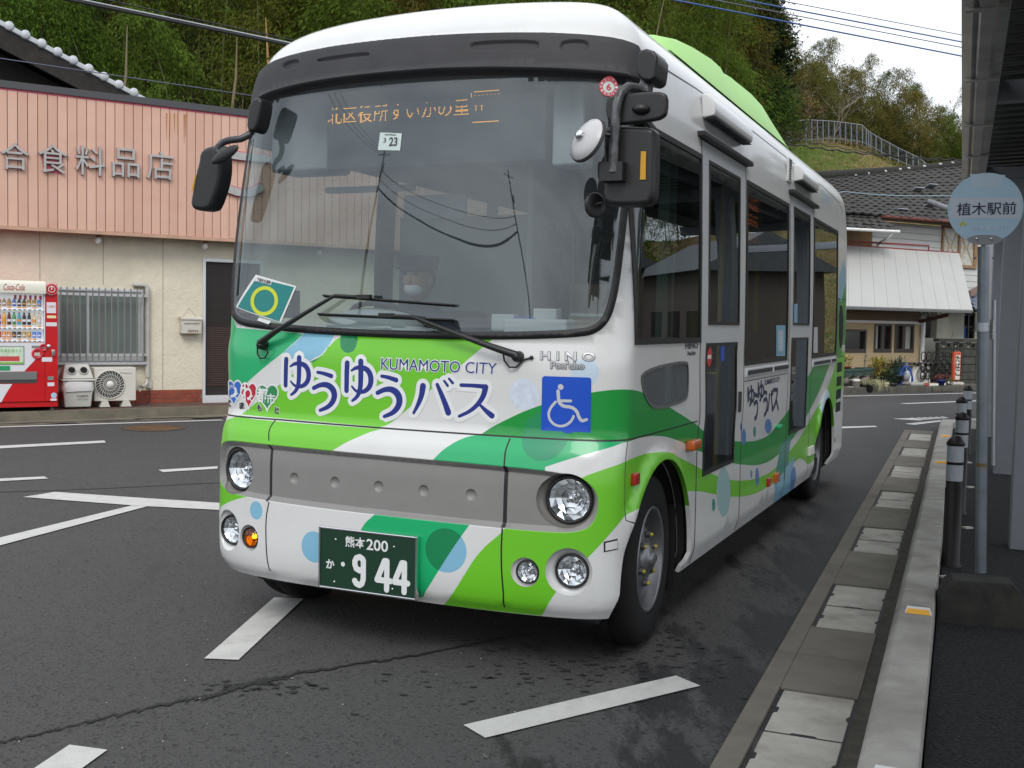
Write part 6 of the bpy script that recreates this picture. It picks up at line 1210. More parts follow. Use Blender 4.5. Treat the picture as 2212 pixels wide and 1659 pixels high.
# paint
LIME = mat('lime_paint', (.14, .50, .018), .35, coat=.25); GRN = mat('green_paint', (.003, .26, .036), .35, coat=.25); EMR = mat('emerald_paint', (.006, .38, .135), .35, coat=.35); BLU = mat('light_blue_paint', (.20, .44, .60), .35, coat=.35)
DGR = mat('deep_green_paint', (.004, .20, .07), .35, coat=.35); OLV = mat('olive_lime_paint', (.12, .30, .03), .35, coat=.35); PALB = mat('pale_blue_paint', (.50, .62, .72), .35, coat=.35); BGR = mat('blue_green_paint', (.03, .25, .20), .35, coat=.35); ROY = mat('mid_blue_paint', (.08, .20, .48), .35, coat=.35)
GRIL = mat('grille_grey', (.225, .225, .215), .55, .2, var=.04); SILP = mat('silver_window_frame', (.52, .54, .56), .4, .15)
BG = glass('windscreen_glass', (.66, .73, .74), 1.9, haze=.035); SG = glass('side_glass', (.22, .26, .245), 1.85); DG = glass('door_glass', (.46, .53, .50), 1.85); RFP = mat('roof_pod_lime', (.30, .60, .14), .45)
LINE = mat('lining_grey', (.22, .225, .23), .8); SEAM = BLACKR
# geometry regions in (s, v)
CRZ = 1.003
crease_l = [(-STOT, CRZ), (-1.0, CRZ), (-.6, CRZ+.004), (0, CRZ), (1.0, CRZ-.002), (1.1, CRZ), (SF+.5, CRZ-.004), (STOT, CRZ-.01)]
def creasev(s): return np.interp(s, [q[0] for q in crease_l], [q[1] for q in crease_l])
ws_out = smooth([(-1.00, 2.50), (-.90, 2.552), (-.5, 2.578), (0, 2.580), (.3, 2.575), (.7, 2.552), (.93, 2.536), (1.035, 2.525), (1.045, 2.40), (1.035, 2.0), (1.015, 1.72), (1.0, 1.60), (.975, 1.50), (.92, 1.442), (.84, 1.425), (.55, 1.408), (.1, 1.400), (-.4, 1.408), (-.75, 1.425), (-.93, 1.442), (-1.01, 1.49), (-1.04, 1.60), (-1.05, 1.9), (-1.05, 2.35)], 2)
ws_in = inset(ws_out, .034); ws_lip = inset(ws_out, .008)
vis_out = smooth([(-1.06, 2.50), (-1.0, 2.66), (-.93, 2.70), (-.8, 2.722), (-.55, 2.735), (-.2, 2.737), (.2, 2.733), (.6, 2.715), (.9, 2.692), (1.02, 2.675), (1.075, 2.655), (1.072, 2.56), (1.062, 2.495), (1.04, 2.508), (.93, 2.520), (.7, 2.537), (.3, 2.560), (0, 2.566), (-.5, 2.563), (-.9, 2.536), (-1.0, 2.49)], 1)
gr_out = smooth([(-1.05, .80), (-1.01, .865), (-.93, .890), (-.75, .893), (0, .888), (.6, .880), (.82, .868), (.92, .84), (.965, .79), (.972, .73), (.95, .66), (.90, .63), (.8, .619), (.4, .622), (-.4, .628), (-.8, .636), (-.93, .65), (-1.02, .69), (-1.05, .74)], 2)
gr_in = inset(gr_out, .018)
slots = [smooth(I((1021, 96), (1166, 92), (1168, 104), (1164, 115), (1026, 117), (1018, 107)), 2), smooth(I((700, 131), (803, 117), (806, 123), (802, 129), (694, 142), (690, 136)), 2), smooth(I((1216, 93), (1266, 92), (1275, 105), (1264, 119), (1218, 120), (1209, 107)), 2), smooth(I((629, 138), (652, 133), (657, 140), (650, 148), (628, 158), (617, 156), (619, 146)), 2)]
dimples = I((628, 1030), (716, 1041), (811, 1051.5), (909, 1061.5), (1012, 1070.5)); dz_ = .7465
dimples = [(q[0], dz_) for q in dimples]
# wheel arches: centre x, z, opening half width and height
AR = [(-.675, .36, .50, .515), (-5.60, .36, .465, .525)]
def arch(cx_, cz_, rx, rz, grow=0., n=26, zb=.25):
    o = [(cx_+rx+grow, zb)] + [(cx_+(rx+grow)*math.cos(math.pi*k/n), cz_+(rz+grow)*math.sin(math.pi*k/n)) for k in range(n+1)] + [(cx_-rx-grow, zb)]; return [(sx(x, z), z) for x, z in o]
arches = [arch(*a) for a in AR]; arch_lip = [arch(*a, .035) for a in AR]; arch_out = [arch(*a, .085) for a in AR]
# lamps: (name, pixel of centre, lens radius m, bowl radius)
lampc = dict(hr=((1217, 1084), .118, (1227.5, 1080), .088), hl=None)
HR = inv(1220, 1083); HL = inv(503, 1006); FRp = inv(1228, 1236); FLp = inv(492, 1140); TRp = inv(1134, 1236); TLp = inv(538, 1159)
HL = (HL[0], HR[1]); FLp = (FLp[0], FRp[1]); TLp = (TLp[0], TRp[1])
holes = [(HR, .128, .115), (HL, .115, .115), (FRp, .098, .100), (FLp, .090, .100), (TRp, .062, .062), (TLp, .060, .062)]
hole_p = [circ(c, rx, ry, 40) for c, rx, ry in holes]
door1 = SR_(-1.365, -2.355, .25, 2.405); door2 = SR_(-3.83, -4.81, .25, 2.405)
panes = {'win1': smooth([(sx(-.285, 1.41), 1.41), (sx(-1.335, 1.41), 1.41), (sx(-1.335, 2.33), 2.33), (sx(-.55, 2.33), 2.33), (sx(-.40, 2.36), 2.36), (sx(-.27, 2.33), 2.33), (sx(-.27, 2.0), 2.0)], 0), 'win2': SR_(-2.40, -3.735, 1.262, 2.335), 'win3': SR_(-4.85, -6.145, 1.25, 2.345),
         'd1u': SR_(-1.50, -2.205, 1.495, 2.33), 'd1l': SR_(-1.47, -2.17, .705, 1.388), 'd2u': SR_(-3.95, -4.645, 1.505, 2.345), 'd2l': SR_(-3.92, -4.62, .71, 1.402)}
qwin = smooth([(sx(-.37, 1.29), 1.29), (sx(-1.09, 1.315), 1.315), (sx(-1.13, 1.28), 1.28), (sx(-1.14, 1.15), 1.15), (sx(-1.09, 1.115), 1.115), (sx(-.62, 1.105), 1.105), (sx(-.48, 1.14), 1.14), (sx(-.38, 1.22), 1.22)], 2)
rwins = [smooth([(-sx(-.285, 1.41), 1.41), (-sx(-1.6, 1.41), 1.41), (-sx(-1.6, 2.33), 2.33), (-sx(-.27, 2.33), 2.33)], 0)] + [[(-s, v) for s, v in SR_(a, c, 1.27, 2.335)] for a, c in ((-1.75, -3.1), (-3.2, -4.6), (-4.7, -6.1))]
rarch = [[(-s, v) for s, v in a] for a in arches]
SW = .0075
GUTV = lambda x: np.interp(-x, [.3, .665, 1.35, 2.45, 5.5, 6.38, 6.9], [2.60, 2.64, 2.672, 2.683, 2.675, 2.63, 2.45])
gpts = [(sx(x, float(GUTV(x))), float(GUTV(x))) for x in (-.38, -.5, -.665, -.9, -1.35, -2.0, -2.8, -3.8, -4.7, -5.5, -6.0, -6.38, -6.6)]
seams = [strip([(s, float(creasev(s))) for s in np.linspace(-1.25, sx(-1.34, 1.), 60)], SW), strip(smooth(I((596, 906), (582, 924), (581, 952)), 3, False), SW), strip(smooth(I((581, 1084), (573.8, 1122), (575, 1179), (585, 1234)), 3, False), SW),
         strip(smooth(I((1101.8, 947), (1092.6, 970), (1089.5, 998), (1089, 1008)), 3, False), SW), strip(smooth(I((1085, 1141), (1081.8, 1205), (1090, 1312)), 3, False), SW), strip(I((1356, 954), (1350, 1069), (1349, 1124), (1358, 1129), (1368, 1134)), .006),
         strip(I((581, 961), (576.6, 1083)), .016), strip(I((1091, 1007), (1085.5, 1140)), .018),
         strip(gpts, .011), strip([(-s, v) for s, v in gpts], .011)]
for x in (-1.352, -2.37, -3.815, -4.825): seams.append(strip([(sx(x, z_), z_) for z_ in (.26, .30, .34, .45, .9, 1.3, 1.9, 2.43)], .018))
seams.append(strip([(sx(-1.33, 2.43), 2.43), (sx(-2.39, 2.43), 2.43)], .022)); seams.append(strip([(sx(-3.79, 2.43), 2.43), (sx(-4.85, 2.43), 2.43)], .022))
seams.append(strip([(sx(-6.20, 1.3), 1.3), (sx(-6.20, 2.60), 2.60)], .005)); seams.append(strip([(sx(-6.66, 1.0), 1.0), (sx(-6.66, 2.50), 2.50)], .006)); seams.append(strip([(sx(-6.20, 1.215), 1.215), (STOT, 1.215)], .006)); seams.append(strip([(sx(-6.20, 1.75), 1.75), (STOT, 1.75)], .006))
seams.append(strip([(sx(-2.40, 1.155), 1.155), (sx(-3.79, 1.155), 1.155)], .005)); seams.append(strip([(sx(-3.06, .62), .62), (sx(-3.06, 1.10), 1.10)], .003)); seams.append(strip([(sx(-2.45, 2.45), 2.45), (sx(-2.45, 2.66), 2.66)], .004))
for a in (.66,): pass
vslots = [rrect(*sorted((sx(-6.28, z), sx(-6.60, z))), z-.045, z+.045, .015) for z in (1.12, .99, .87, .75)]
vslots_up = [smooth([(sx(-6.26, 1.70), 1.70), (sx(-6.58, 1.68), 1.68), (sx(-6.6, 1.30), 1.30), (sx(-6.34, 1.30), 1.30)], 1)]
cover = I((1303, 1173), (1334, 1166), (1334, 1188), (1303, 1193)); 
# frames of the side windows and doors
dframe_extra = []
# ---- livery (painter's order)
liv = []
def csm(poly, it=2):
    p = [np.array(q, float) for q in poly]
    for _ in range(it):
        o = []; n = len(p)
        for i in range(n):
            a, b_, c = p[i-1], p[i], p[(i+1) % n]; e1, e2 = b_-a, c-b_; l1, l2 = np.hypot(*e1), np.hypot(*e2); cs_ = (e1@e2)/max(l1*l2, 1e-12)
            if cs_ > .72: k = min(.25*l1, .25*l2, 9); o += [b_-e1/l1*k, b_+e2/l2*k]
            else: o.append(b_)
        p = o
    return [tuple(q) for q in p]
def lv(m, *pts, sm=0): liv.append((csm(I(*pts)), m))
# upper front panel
lv(EMR, (480, 640), (500, 706), (560, 712), (660, 721), (611.9, 761.4), (540, 820), (484, 872.5), (470, 872), (470, 700)); liv[-1] = ([(-1.22, 1.0), (-1.22, 1.6), (-1.05, 1.55), (-.95, 1.43)] + I((640, 719), (655, 722), (611.9, 761.4), (560, 803), (520, 840), (492, 866)), EMR)
lv(BLU, (611.9, 761.4), (628, 748), (645, 733), (661, 716), (722, 722), (716, 738), (709, 748), (692, 768), (680, 772), (670, 780), (640, 790), (618, 775))
lv(DGR, (709, 748), (704, 760), (690, 772), (668, 782), (676, 784), (700, 770), (712, 756))
lv(LIME, (744, 724), (725, 733), (712, 747), (700, 763), (685, 778), (660, 792), (630, 810), (607.3, 828.5), (560, 865), (521.6, 895), (680, 910), (829, 923), (853.4, 907), (929.8, 842.4), (975, 807), (1015.4, 773), (1043, 750), (1066, 731), (900, 728))
lv(DGR, (735.5, 722), (734, 743), (738, 755), (746, 762), (756, 762), (765, 757), (771, 745), (772, 725))
lv(GRN, (1036, 940), (1060, 924), (1084.9, 910.7), (1131, 888.7), (1169, 875), (1215, 860), (1278, 847.5), (1316, 842.4), (1345, 841), (1366.5, 842.2), (1385, 846), (1409, 858), (1432, 870.6), (1467, 892.5), (1490, 908), (1502, 914.4), (1519.6, 931.9), (1550, 946), (1585, 953.7), (1629, 953.7), (1655, 944), (1668, 932), (1699, 892.5), (1722, 856), (1742.6, 818), (1755, 796), (1764.5, 776), (1797, 775), (1783, 812), (1770, 845), (1745, 895), (1722, 935), (1694.5, 971), (1668, 993), (1650, 1002), (1629, 1006), (1585, 1001.8), (1550, 993), (1515, 976), (1504.6, 973), (1475, 955), (1439.8, 943), (1412, 940.7), (1380, 946), (1356, 954), (1316, 960), (1200, 955))
lv(EMR, (1028, 939.5), (1004, 945), (983, 954.6), (965, 966), (952, 976), (936.7, 991.7), (936, 1003), (1177, 1020), (1177.5, 1008.7), (1248.5, 985.5), (1316, 967), (1347, 955.6), (1352, 950), (1316, 951), (1224, 948.5))
_l = liv[-1][0]; liv[-1] = ([(s, min(v, .999)) if i in (0,) or i >= len(_l)-4 else (s, v) for i, (s, v) in enumerate(_l)], EMR)
liv.append((circ(inv(1177.5, 940), .105, .10), MAT['deep_green_paint']))
liv.append((circ(inv(1177.5, 940), .105, .10), None))
liv = liv[:-2]
cc_ = inv(1177.5, 942)
up_c = [q for q in circ(cc_, .10, .10, 40)]; liv.append((up_c, mat('overlap_green', (.006, .24, .085), .35, coat=.35)))
# bumper
liv.append(([(-1.30, .92), (-1.30, .998), (-1.02, .998)] + I((490, 906), (484.6, 912), (474, 921), (466, 930)), WHITE))
liv.append(([(-1.25, .50)] + [(-1.25, .93), (-1.10, .945)] + I((470, 925), (484.6, 912), (500, 903), (519, 897)) + [(-.8, .999), (inv(824.8, 924.6)[0], .999)] + I((800, 933), (774, 944), (745, 957), (720.7, 972)) + [inv(600, 1060)] + I((560, 1070), (520, 1075.7), (498, 1083), (477.6, 1094), (466, 1103)) + [(-1.12, .50)], LIME))
liv.append((circ(inv(553.2, 1102.5), .040, .043), BLU)); liv.append((circ(inv(678, 1181.7), .070, .072), BLU))
lv(EMR, (812, 1108), (803, 1117), (791.7, 1126), (777.5, 1146), (760, 1180), (735, 1225), (712, 1262), (706, 1275), (914, 1290), (940, 1245), (966, 1203), (990, 1167), (1014, 1134), (1007, 1128))
lv(LIME, (1262, 1029), (1290, 1019), (1316, 1010), (1353, 994.8), (1378, 985), (1402.8, 977.8), (1422, 975.5), (1440, 977), (1458, 983), (1473.8, 991.7), (1504.6, 1007), (1519.6, 1017), (1550, 1028), (1585, 1039), (1629, 1036.8), (1668, 1019), (1694.5, 988.7), (1729.5, 945), (1760, 888), (1786, 844), (1804, 792), (1812, 760), (1826, 760), (1826, 830), (1795, 900), (1775, 960), (1748, 1010), (1729.5, 985), (1694.5, 1019), (1668, 1045.5), (1629, 1069.6), (1585, 1074), (1550, 1069.6), (1515, 1060.8), (1480, 1061), (1430, 1065), (1375, 1087), (1350, 1112), (1335, 1132), (1316, 1155), (1292, 1182), (1267, 1207.7), (1232, 1245), (1202, 1277), (1190, 1295), (1177, 1318), (1170, 1330), (960, 1312), (970.7, 1294), (998, 1250), (1026, 1204.7), (1050, 1178), (1081.8, 1152), (1095, 1136), (1160, 1100))
liv.append((circ(inv(963, 1189), .098, .096), BLU)); lv(DGR, (1000, 1138), (1014, 1134.5), (990, 1167), (966, 1203), (945, 1237), (920, 1226), (915, 1200), (922, 1165), (945, 1144), (980, 1140)); _dg = liv.pop()
circ_bump = liv.pop()[0]
# side details
pod = lambda u, v, ru, rv, m: liv.append((pcirc(u, v, ru, rv, 20), m))
pod(1563, 1063, 15, 54, PALB); liv[-1] = (liv[-1][0], mat('pale_teal_paint', (.30, .48, .50), .35, coat=.35)); pod(1541.5, 1091, 3.6, 14, BGR); pod(1659.5, 921, 7.5, 16, ROY); pod(1630, 932.7, 3, 12, BGR); pod(1607, 944, 4.5, 18, ROY); pod(1601, 922, 2.5, 9, ROY); pod(1635.5, 1030, 4.2, 20, ROY); pod(1623, 1024, 2.2, 9, ROY)
lv(BGR, (1686, 962), (1712, 935), (1704, 975), (1696, 1060), (1690, 1078), (1668, 1094), (1672, 1040)); lv(BLU, (1672, 1040), (1694, 1020), (1688, 1080), (1667, 1094)); lv(BLU, (1697, 1010), (1716, 985), (1713, 1020), (1708, 1062), (1686, 1078)); lv(ROY, (1712, 1008), (1718, 1010), (1714, 1056), (1705, 1062), (1706, 1030))
lv(mat('pale_blue_flash', (.40, .56, .70), .35, coat=.35), (1779, 848), (1785, 841), (1790, 843), (1784, 862), (1776, 880), (1769, 895), (1768, 880))
lv(BLU, (1812, 600), (1822, 560), (1827, 585), (1822, 690), (1810, 700)); lv(GRN, (1810, 700), (1818, 650), (1827, 610), (1828, 745), (1806, 745))
lv(GRN, (1806, 655), (1812, 640), (1818, 655), (1818, 770), (1806, 770))
liv.append((circ(inv(1264, 805), .058, .058, 32), PALB)); liv.append((circ(inv(1132, 851.7), .066, .066, 32), mat('round_notice', (.56, .62, .72), .4, var=.12, vscale=40)))
# the far side of the body repeats the two waves
for p_, m_ in list(liv):
    if m_ in (GRN,) and len(p_) > 60: liv.append(([(-s, v) for s, v in p_ if s > SF-.05], m_))
# ---- triangulate
vs2, es = [], []
def addloop(poly, closed=True, mx_=.05):
    d_ = dens(poly, mx_, closed); n0 = len(vs2); vs2.extend([(max(-STOT, min(STOT, x)), max(.25, min(3.6, y))) for x, y in d_]); n = len(d_); es.extend([(n0+i, n0+(i+1) % n) for i in range(n if closed else n-1)])
sgrid = list(np.arange(-1.45, 1.45, .042)+.0137); s_ = 1.47
while s_ < STOT-1.35: sgrid += [s_, -s_]; s_ += .16
while s_ < STOT-.02: sgrid += [s_, -s_]; s_ += .045
vgrid = list(np.arange(.2731, 1.46, .043)) + list(np.arange(1.50, 2.45, .085)) + list(np.arange(2.487, 3.02, .027)) + list(np.arange(3.06, 3.6, .07))
for s in sgrid:
    for v in vgrid: vs2.append((float(s), float(v)))
addloop([(-STOT, .25), (STOT, .25), (STOT, 3.6), (-STOT, 3.6)], mx_=.1)
allp = seams + slots + [ws_out, ws_in, vis_out, gr_out, gr_in, door1, door2, qwin] + list(panes.values()) + arches + arch_lip + arch_out + rarch + rwins + hole_p + vslots + vslots_up + [p for p, m in liv]
for p_ in allp: addloop(p_)
for p_ in slots: addloop(inset(p_, .008))
for p_ in slots: addloop(inset(p_, .012)); addloop(inset(p_, -.003))
addloop(inset(gr_out, .022)); addloop(inset(gr_out, -.004)); addloop(circ_bump); addloop(ws_lip)
dimp = [circ(c, .026, .026, 24) for c in dimples]
for p_ in dimp: addloop(p_, mx_=.1)
for p_ in (vis_out,): addloop(inset(p_, -.010)); addloop(inset(p_, .012))
co, ed, fa, *_ = delaunay_2d_cdt([Vector(q) for q in vs2], es, [], 0, 1e-5)
co = np.array([tuple(q) for q in co]); fa = np.array([f for f in fa if len(f) == 3])
print('shell', len(co), len(fa))
def disp(s, v):
    s = np.asarray(s, float); v = np.asarray(v, float); d = np.zeros(s.shape)
    g = sdist(s, v, gr_out); d -= .026*np.clip(g/.018, 0, 1)
    q = sdist(s, v, vis_out); d += .028*sst(np.clip((q+.010)/.022, 0, 1))
    for p_ in slots: d -= .012*np.clip(sdist(s, v, p_)/.008, 0, 1)
    q = sdist(s, v, ws_out); q2 = sdist(s, v, ws_in); d += .010*np.clip(q/.008, 0, 1)*np.clip(-q2/.012, 0, 1) - .004*np.clip(q2/.006, 0, 1)
    for (cx_, cz_, rx, rz) in AR:
        x = P(s, v)[..., 0]; e = np.hypot((x-cx_)/(rx), np.maximum(v-cz_, 0)/(rz)); dd = (e-1)*rx; m_ = np.clip(1-dd/.085, 0, 1)*(dd > -.02)*(np.abs(s) > SF*.86)*(v < 1.2); m_ = m_*np.where(x > cx_, np.clip((v-.50)/.2, 0, 1), np.clip((v-.25)/.12, 0, 1)); d += .030*sst(m_)
    return d
def sst(t): return t*t*(3-2*t)
def PD(s, v, off=0.):
    e = .003; s = np.asarray(s, float); v = np.asarray(v, float)
    p = P(s, v); a = P(s+e, v)-P(s-e, v); b_ = P(s, np.minimum(v+e, 3.6))-P(s, np.maximum(v-e, .25)); n = np.cross(a, b_); ln = np.linalg.norm(n, axis=-1, keepdims=True); n = n/np.maximum(ln, 1e-12)
    return p + n*(disp(s, v)[..., None]+off), n
S_, V_ = co[:, 0], co[:, 1]
PP, NB = PD(S_, V_)
e = .0025; A1_, _ = PD(S_+e, V_); A0_, _ = PD(S_-e, V_); B1_, _ = PD(S_, np.minimum(V_+e, 3.6)); B0_, _ = PD(S_, np.maximum(V_-e, .25)); NN = np.cross(A1_-A0_, B1_-B0_); NN /= np.maximum(np.linalg.norm(NN, axis=1, keepdims=True), 1e-12)
c_ = co[fa].mean(1); cs, cv = c_[:, 0], c_[:, 1]
# keys: (part, material)
parts = ['body_shell', 'roof', 'front_panel', 'bumper', 'grille', 'visor', 'windscreen_rubber', 'windscreen', 'door', 'door', 'window', 'window', 'window', 'door_pane', 'door_pane', 'door_pane', 'door_pane', 'quarter_window', 'driver_window', 'side_window', 'side_window', 'side_window', 'panel_gaps', 'cooling_louvre', 'none', 'window_bezel']
PI_ = {}
part = np.zeros(len(fa), int); mats_ = [WHITE, LIME, GRN, EMR, BLU, DGR, OLV, PALB, BGR, ROY, BLACKP, BLACKR, GRIL, DARKP, BG, SG, DG, SILP, DARK]
for p_, m_ in liv:
    if m_ not in mats_: mats_.append(m_)
mi = np.zeros(len(fa), int); M_ = lambda m: mats_.index(m)
for p_, m_ in liv: mi[inpoly(cs, cv, p_)] = M_(m_)
ib = inpoly(cs, cv, circ_bump); mi[ib & (mi == M_(EMR))] = M_(DGR); mi[ib & (mi == M_(WHITE))] = M_(BLU)
mi[inpoly(cs, cv, up_c) & (cv < .999)] = M_(mats_[mi[0]*0+M_(EMR)]); 
mo = mat('overlap_emerald', (.014, .26, .125), .35, coat=.35); mats_.append(mo); mi[inpoly(cs, cv, up_c) & (cv < .999)] = M_(mo)
cz = creasev(cs)
gutl = np.interp(np.abs(cs), [g_[0] for g_ in gpts], [g_[1] for g_ in gpts]); qs = inv(1353, 1040)[0]
part[(cv > gutl)] = 1; part[(np.abs(cs) < 1.11) & (cv > cz) & (cv < 2.6)] = 2; part[(np.abs(cs) < 1.11) & (cv < cz)] = 3; part[(cs < -1.11) & (cs > -1.25) & (cv < cz)] = 3
part[(part == 2) & (cv > 2.44) & (np.abs(cs) < 1.062)] = 5; mi[part == 5] = M_(DARKP)
part[inpoly(cs, cv, door1)] = 8; part[inpoly(cs, cv, door2)] = 9
for k in (8, 9): mi[(part == k) & (cv > 1.38)] = M_(SILP)
for poly_ in (door1, door2):
    inn = inpoly(cs, cv, poly_); x_ = P(cs, cv)[:, 0]
mi[(mi == 0) & (part == 0) & (cv > 2.7)] = 0
for i_, k in ((10, 'win1'), (11, 'win2'), (12, 'win3'), (13, 'd1u'), (14, 'd1l'), (15, 'd2u'), (16, 'd2l')):
    q = sdist(cs, cv, panes[k]); 
    w_ = inpoly(cs, cv, panes[k]); part[w_] = i_; mi[w_] = M_(SG if i_ < 13 else DG)
w_ = inpoly(cs, cv, qwin); part[w_] = 17; QG = glass('quarter_glass', (.30, .36, .34), 2.2, haze=.12); mats_.append(QG); mi[w_] = M_(QG)
for k, p_ in enumerate(rwins): w_ = inpoly(cs, cv, p_); part[w_] = 18+k; mi[w_] = M_(DG if k == 0 else SG)
w_ = inpoly(cs, cv, gr_out); part[w_] = 4; mi[w_] = M_(GRIL)
w_ = inpoly(cs, cv, ws_out); part[w_] = 6; mi[w_] = M_(BLACKR); w_ = inpoly(cs, cv, ws_in); part[w_] = 7; mi[w_] = M_(BG)
w_ = inpoly(cs, cv, vis_out); part[w_] = 5; mi[w_] = M_(DARKP)
for p_ in seams: w_ = inpoly(cs, cv, p_) & ~np.isin(part, (5, 6, 7)); part[w_] = 22; mi[w_] = M_(BLACKR)
for p_ in vslots+vslots_up: w_ = inpoly(cs, cv, p_); part[w_] = 23; mi[w_] = M_(DARK)
for p_ in arches+rarch+hole_p+dimp: part[inpoly(cs, cv, p_)] = 24
lipz = np.zeros(len(fa), bool)
bus = thing('bus', (BX, BY, 0), 'small white low-floor city bus with green wave livery and black mirrors', 'bus', rz=math.atan2(BF_[1], BF_[0]))
bus_m = wm(bus)
def emit_part(k, name, par, thick=0.):
    f_ = fa[part == k]
    if not len(f_): return None
    m_ = mi[part == k]; u = np.unique(f_); mp_ = np.full(len(co), -1); mp_[u] = np.arange(len(u)); used = sorted(set(m_.tolist())); me = bpy.data.meshes.new(name)
    me.from_pydata(PP[u].tolist(), [], mp_[f_].tolist()); [me.materials.append(mats_[x]) for x in used]; me.polygons.foreach_set('material_index', [used.index(x) for x in m_]); me.polygons.foreach_set('use_smooth', [True]*len(f_)); me.update()
    me.normals_split_custom_set_from_vertices(NN[u].tolist()); o = bpy.data.objects.new(name, me); COL.objects.link(o); o.parent = par; return o
po = {}
for k in (0, 1, 2, 3, 4, 5, 6, 22, 23, 8, 9): po[k] = emit_part(k, parts[k], bus)
po[7] = emit_part(7, 'windscreen', bus)
for k in (10, 11, 12, 17, 18, 19, 20, 21): po[k] = emit_part(k, parts[k], bus)
for k, par in ((13, 8), (14, 8), (15, 9), (16, 9)): po[k] = emit_part(k, 'door_pane', po[par])
tag(po[8], 'front silver framed glass door'); tag(po[9], 'rear silver framed glass door')
# inner lining
msk = ~np.isin(part, (7, 10, 11, 12, 13, 14, 15, 16, 17, 18, 19, 20, 21, 24)); f_ = fa[msk & (cv > .30)]; u = np.unique(f_); mp_ = np.full(len(co), -1); mp_[u] = np.arange(len(u)); Q_ = np.where(disp(S_[u], V_[u])[:, None] < -.001, PP[u], P(S_[u], V_[u])) - NB[u]*(.045-.033*(np.abs(S_[u]) < 1.25))[:, None]
me = bpy.data.meshes.new('interior_lining'); me.from_pydata(Q_.tolist(), [], mp_[f_[:, ::-1]].tolist()); me.materials.append(LINE); me.update(); o = bpy.data.objects.new('interior_lining', me); COL.objects.link(o); o.parent = bus
def bb(mi_=0): return MB(BM4)
# black bezels round the side panes, silver beading
def ring(name, p_out, p_in, off, m, par, n=None):
    a = dens(p_out, .08); r_ = [tuple(x) for x in a]; b_ = inset(r_, p_in); A = np.array(r_); B_ = np.array(b_); Pa, na = PD(A[:, 0], A[:, 1]); Pb, nb_ = PD(B_[:, 0], B_[:, 1]); n = len(A); q = MB(BM4); q.add(np.vstack([Pa+na*.0012, Pa+na*off, Pb+nb_*off, Pb+nb_*.0012]), [(j*n+i, j*n+(i+1) % n, (j+1)*n+(i+1) % n, (j+1)*n+i) for j in range(3) for i in range(n)]); return q.build(name, m, par)
for k, key in ((10, 'win1'), (11, 'win2'), (12, 'win3')): ring('window_seal', inset(panes[key], -.012), .026, .006, BLACKR, po[k])
for k, key in ((13, 'd1u'), (14, 'd1l'), (15, 'd2u'), (16, 'd2l')): ring('pane_seal', inset(panes[key], -.006), .018, .005, BLACKR, bus)
ring('quarter_seal', inset(qwin, -.004), .012, .004, mat('seal_grey', (.12, .12, .12), .5), bus)
# opening-rail under the sliding windows
for x0, x1, z in ((-2.41, -3.20, 1.205), (-3.22, -3.78, 1.205), (-4.86, -5.80, 1.195), (-5.82, -6.14, 1.195)):
    q = bb(); q.box(x1, x0, 1.036, 1.052, z-.028, z+.028); r_ = q.build('window_rail', SILP, bus, bevel=.008)
    bb().box(x1+.02, x0-.03, 1.052, 1.0545, z-.012, z+.014).build('rail_groove', DARKP, r_)
# drip rails and lamp boxes above the doors
for x0, x1 in ((-1.28, -2.42), (-3.76, -4.88)):
    bb().box(x1, x0, .995, 1.05, 2.425, 2.452).build('drip_rail', BLACKP, bus, bevel=.004); 
for x0, x1 in ((-1.40, -2.30), (-4.00, -4.72)):
    q = bb(); q.prism([(x0, .99, 2.66), (x0, 1.035, 2.655), (x0, 1.07, 2.60), (x0, 1.065, 2.545), (x0, 1.0, 2.535)], (x1-x0, 0, 0)); h_ = q.build('lamp_box', WHITE, bus, bevel=.01); tag(h_, 'white lamp box above a door')
    for j in range(3): w3 = (x1-x0)/3; bb().box(x0+w3*(j+.96), x0+w3*(j+.04), 1.012, 1.062, 2.5325, 2.5355).build('lamp_grille', DARKP, h_)
q = bb(); q.box(-3.84, -3.70, 1.0, 1.018, 2.50, 2.67); sp_ = q.build('speaker', WHITE, bus, bevel=.008)
for k in range(8): bb().box(-3.80, -3.74, 1.0175, 1.0195, 2.52+.018*k, 2.530+.018*k).build('speaker_slot', DARK, sp_)
# green pod on the roof
xs_ = [(-1.62, .0), (-1.75, .10), (-2.0, .20), (-2.45, .285), (-2.9, .325), (-3.15, .325), (-3.27, .29), (-3.42, .32), (-4.1, .34), (-4.5, .32), (-4.8, .26), (-5.0, .16), (-5.1, .0)]
b = MB(BM4); vs, fs = [], []; NP = 15
for x, h in xs_:
    for k in range(NP):
        t_ = -1+2*k/(NP-1); vs.append((x, .76*t_, 2.945+(h)*(1-abs(t_)**9)))
b.add(vs, [(i*NP+k, i*NP+k+1, (i+1)*NP+k+1, (i+1)*NP+k) for i in range(len(xs_)-1) for k in range(NP-1)], 0, True); rp_ = b.build('roof_pod', RFP, bus)
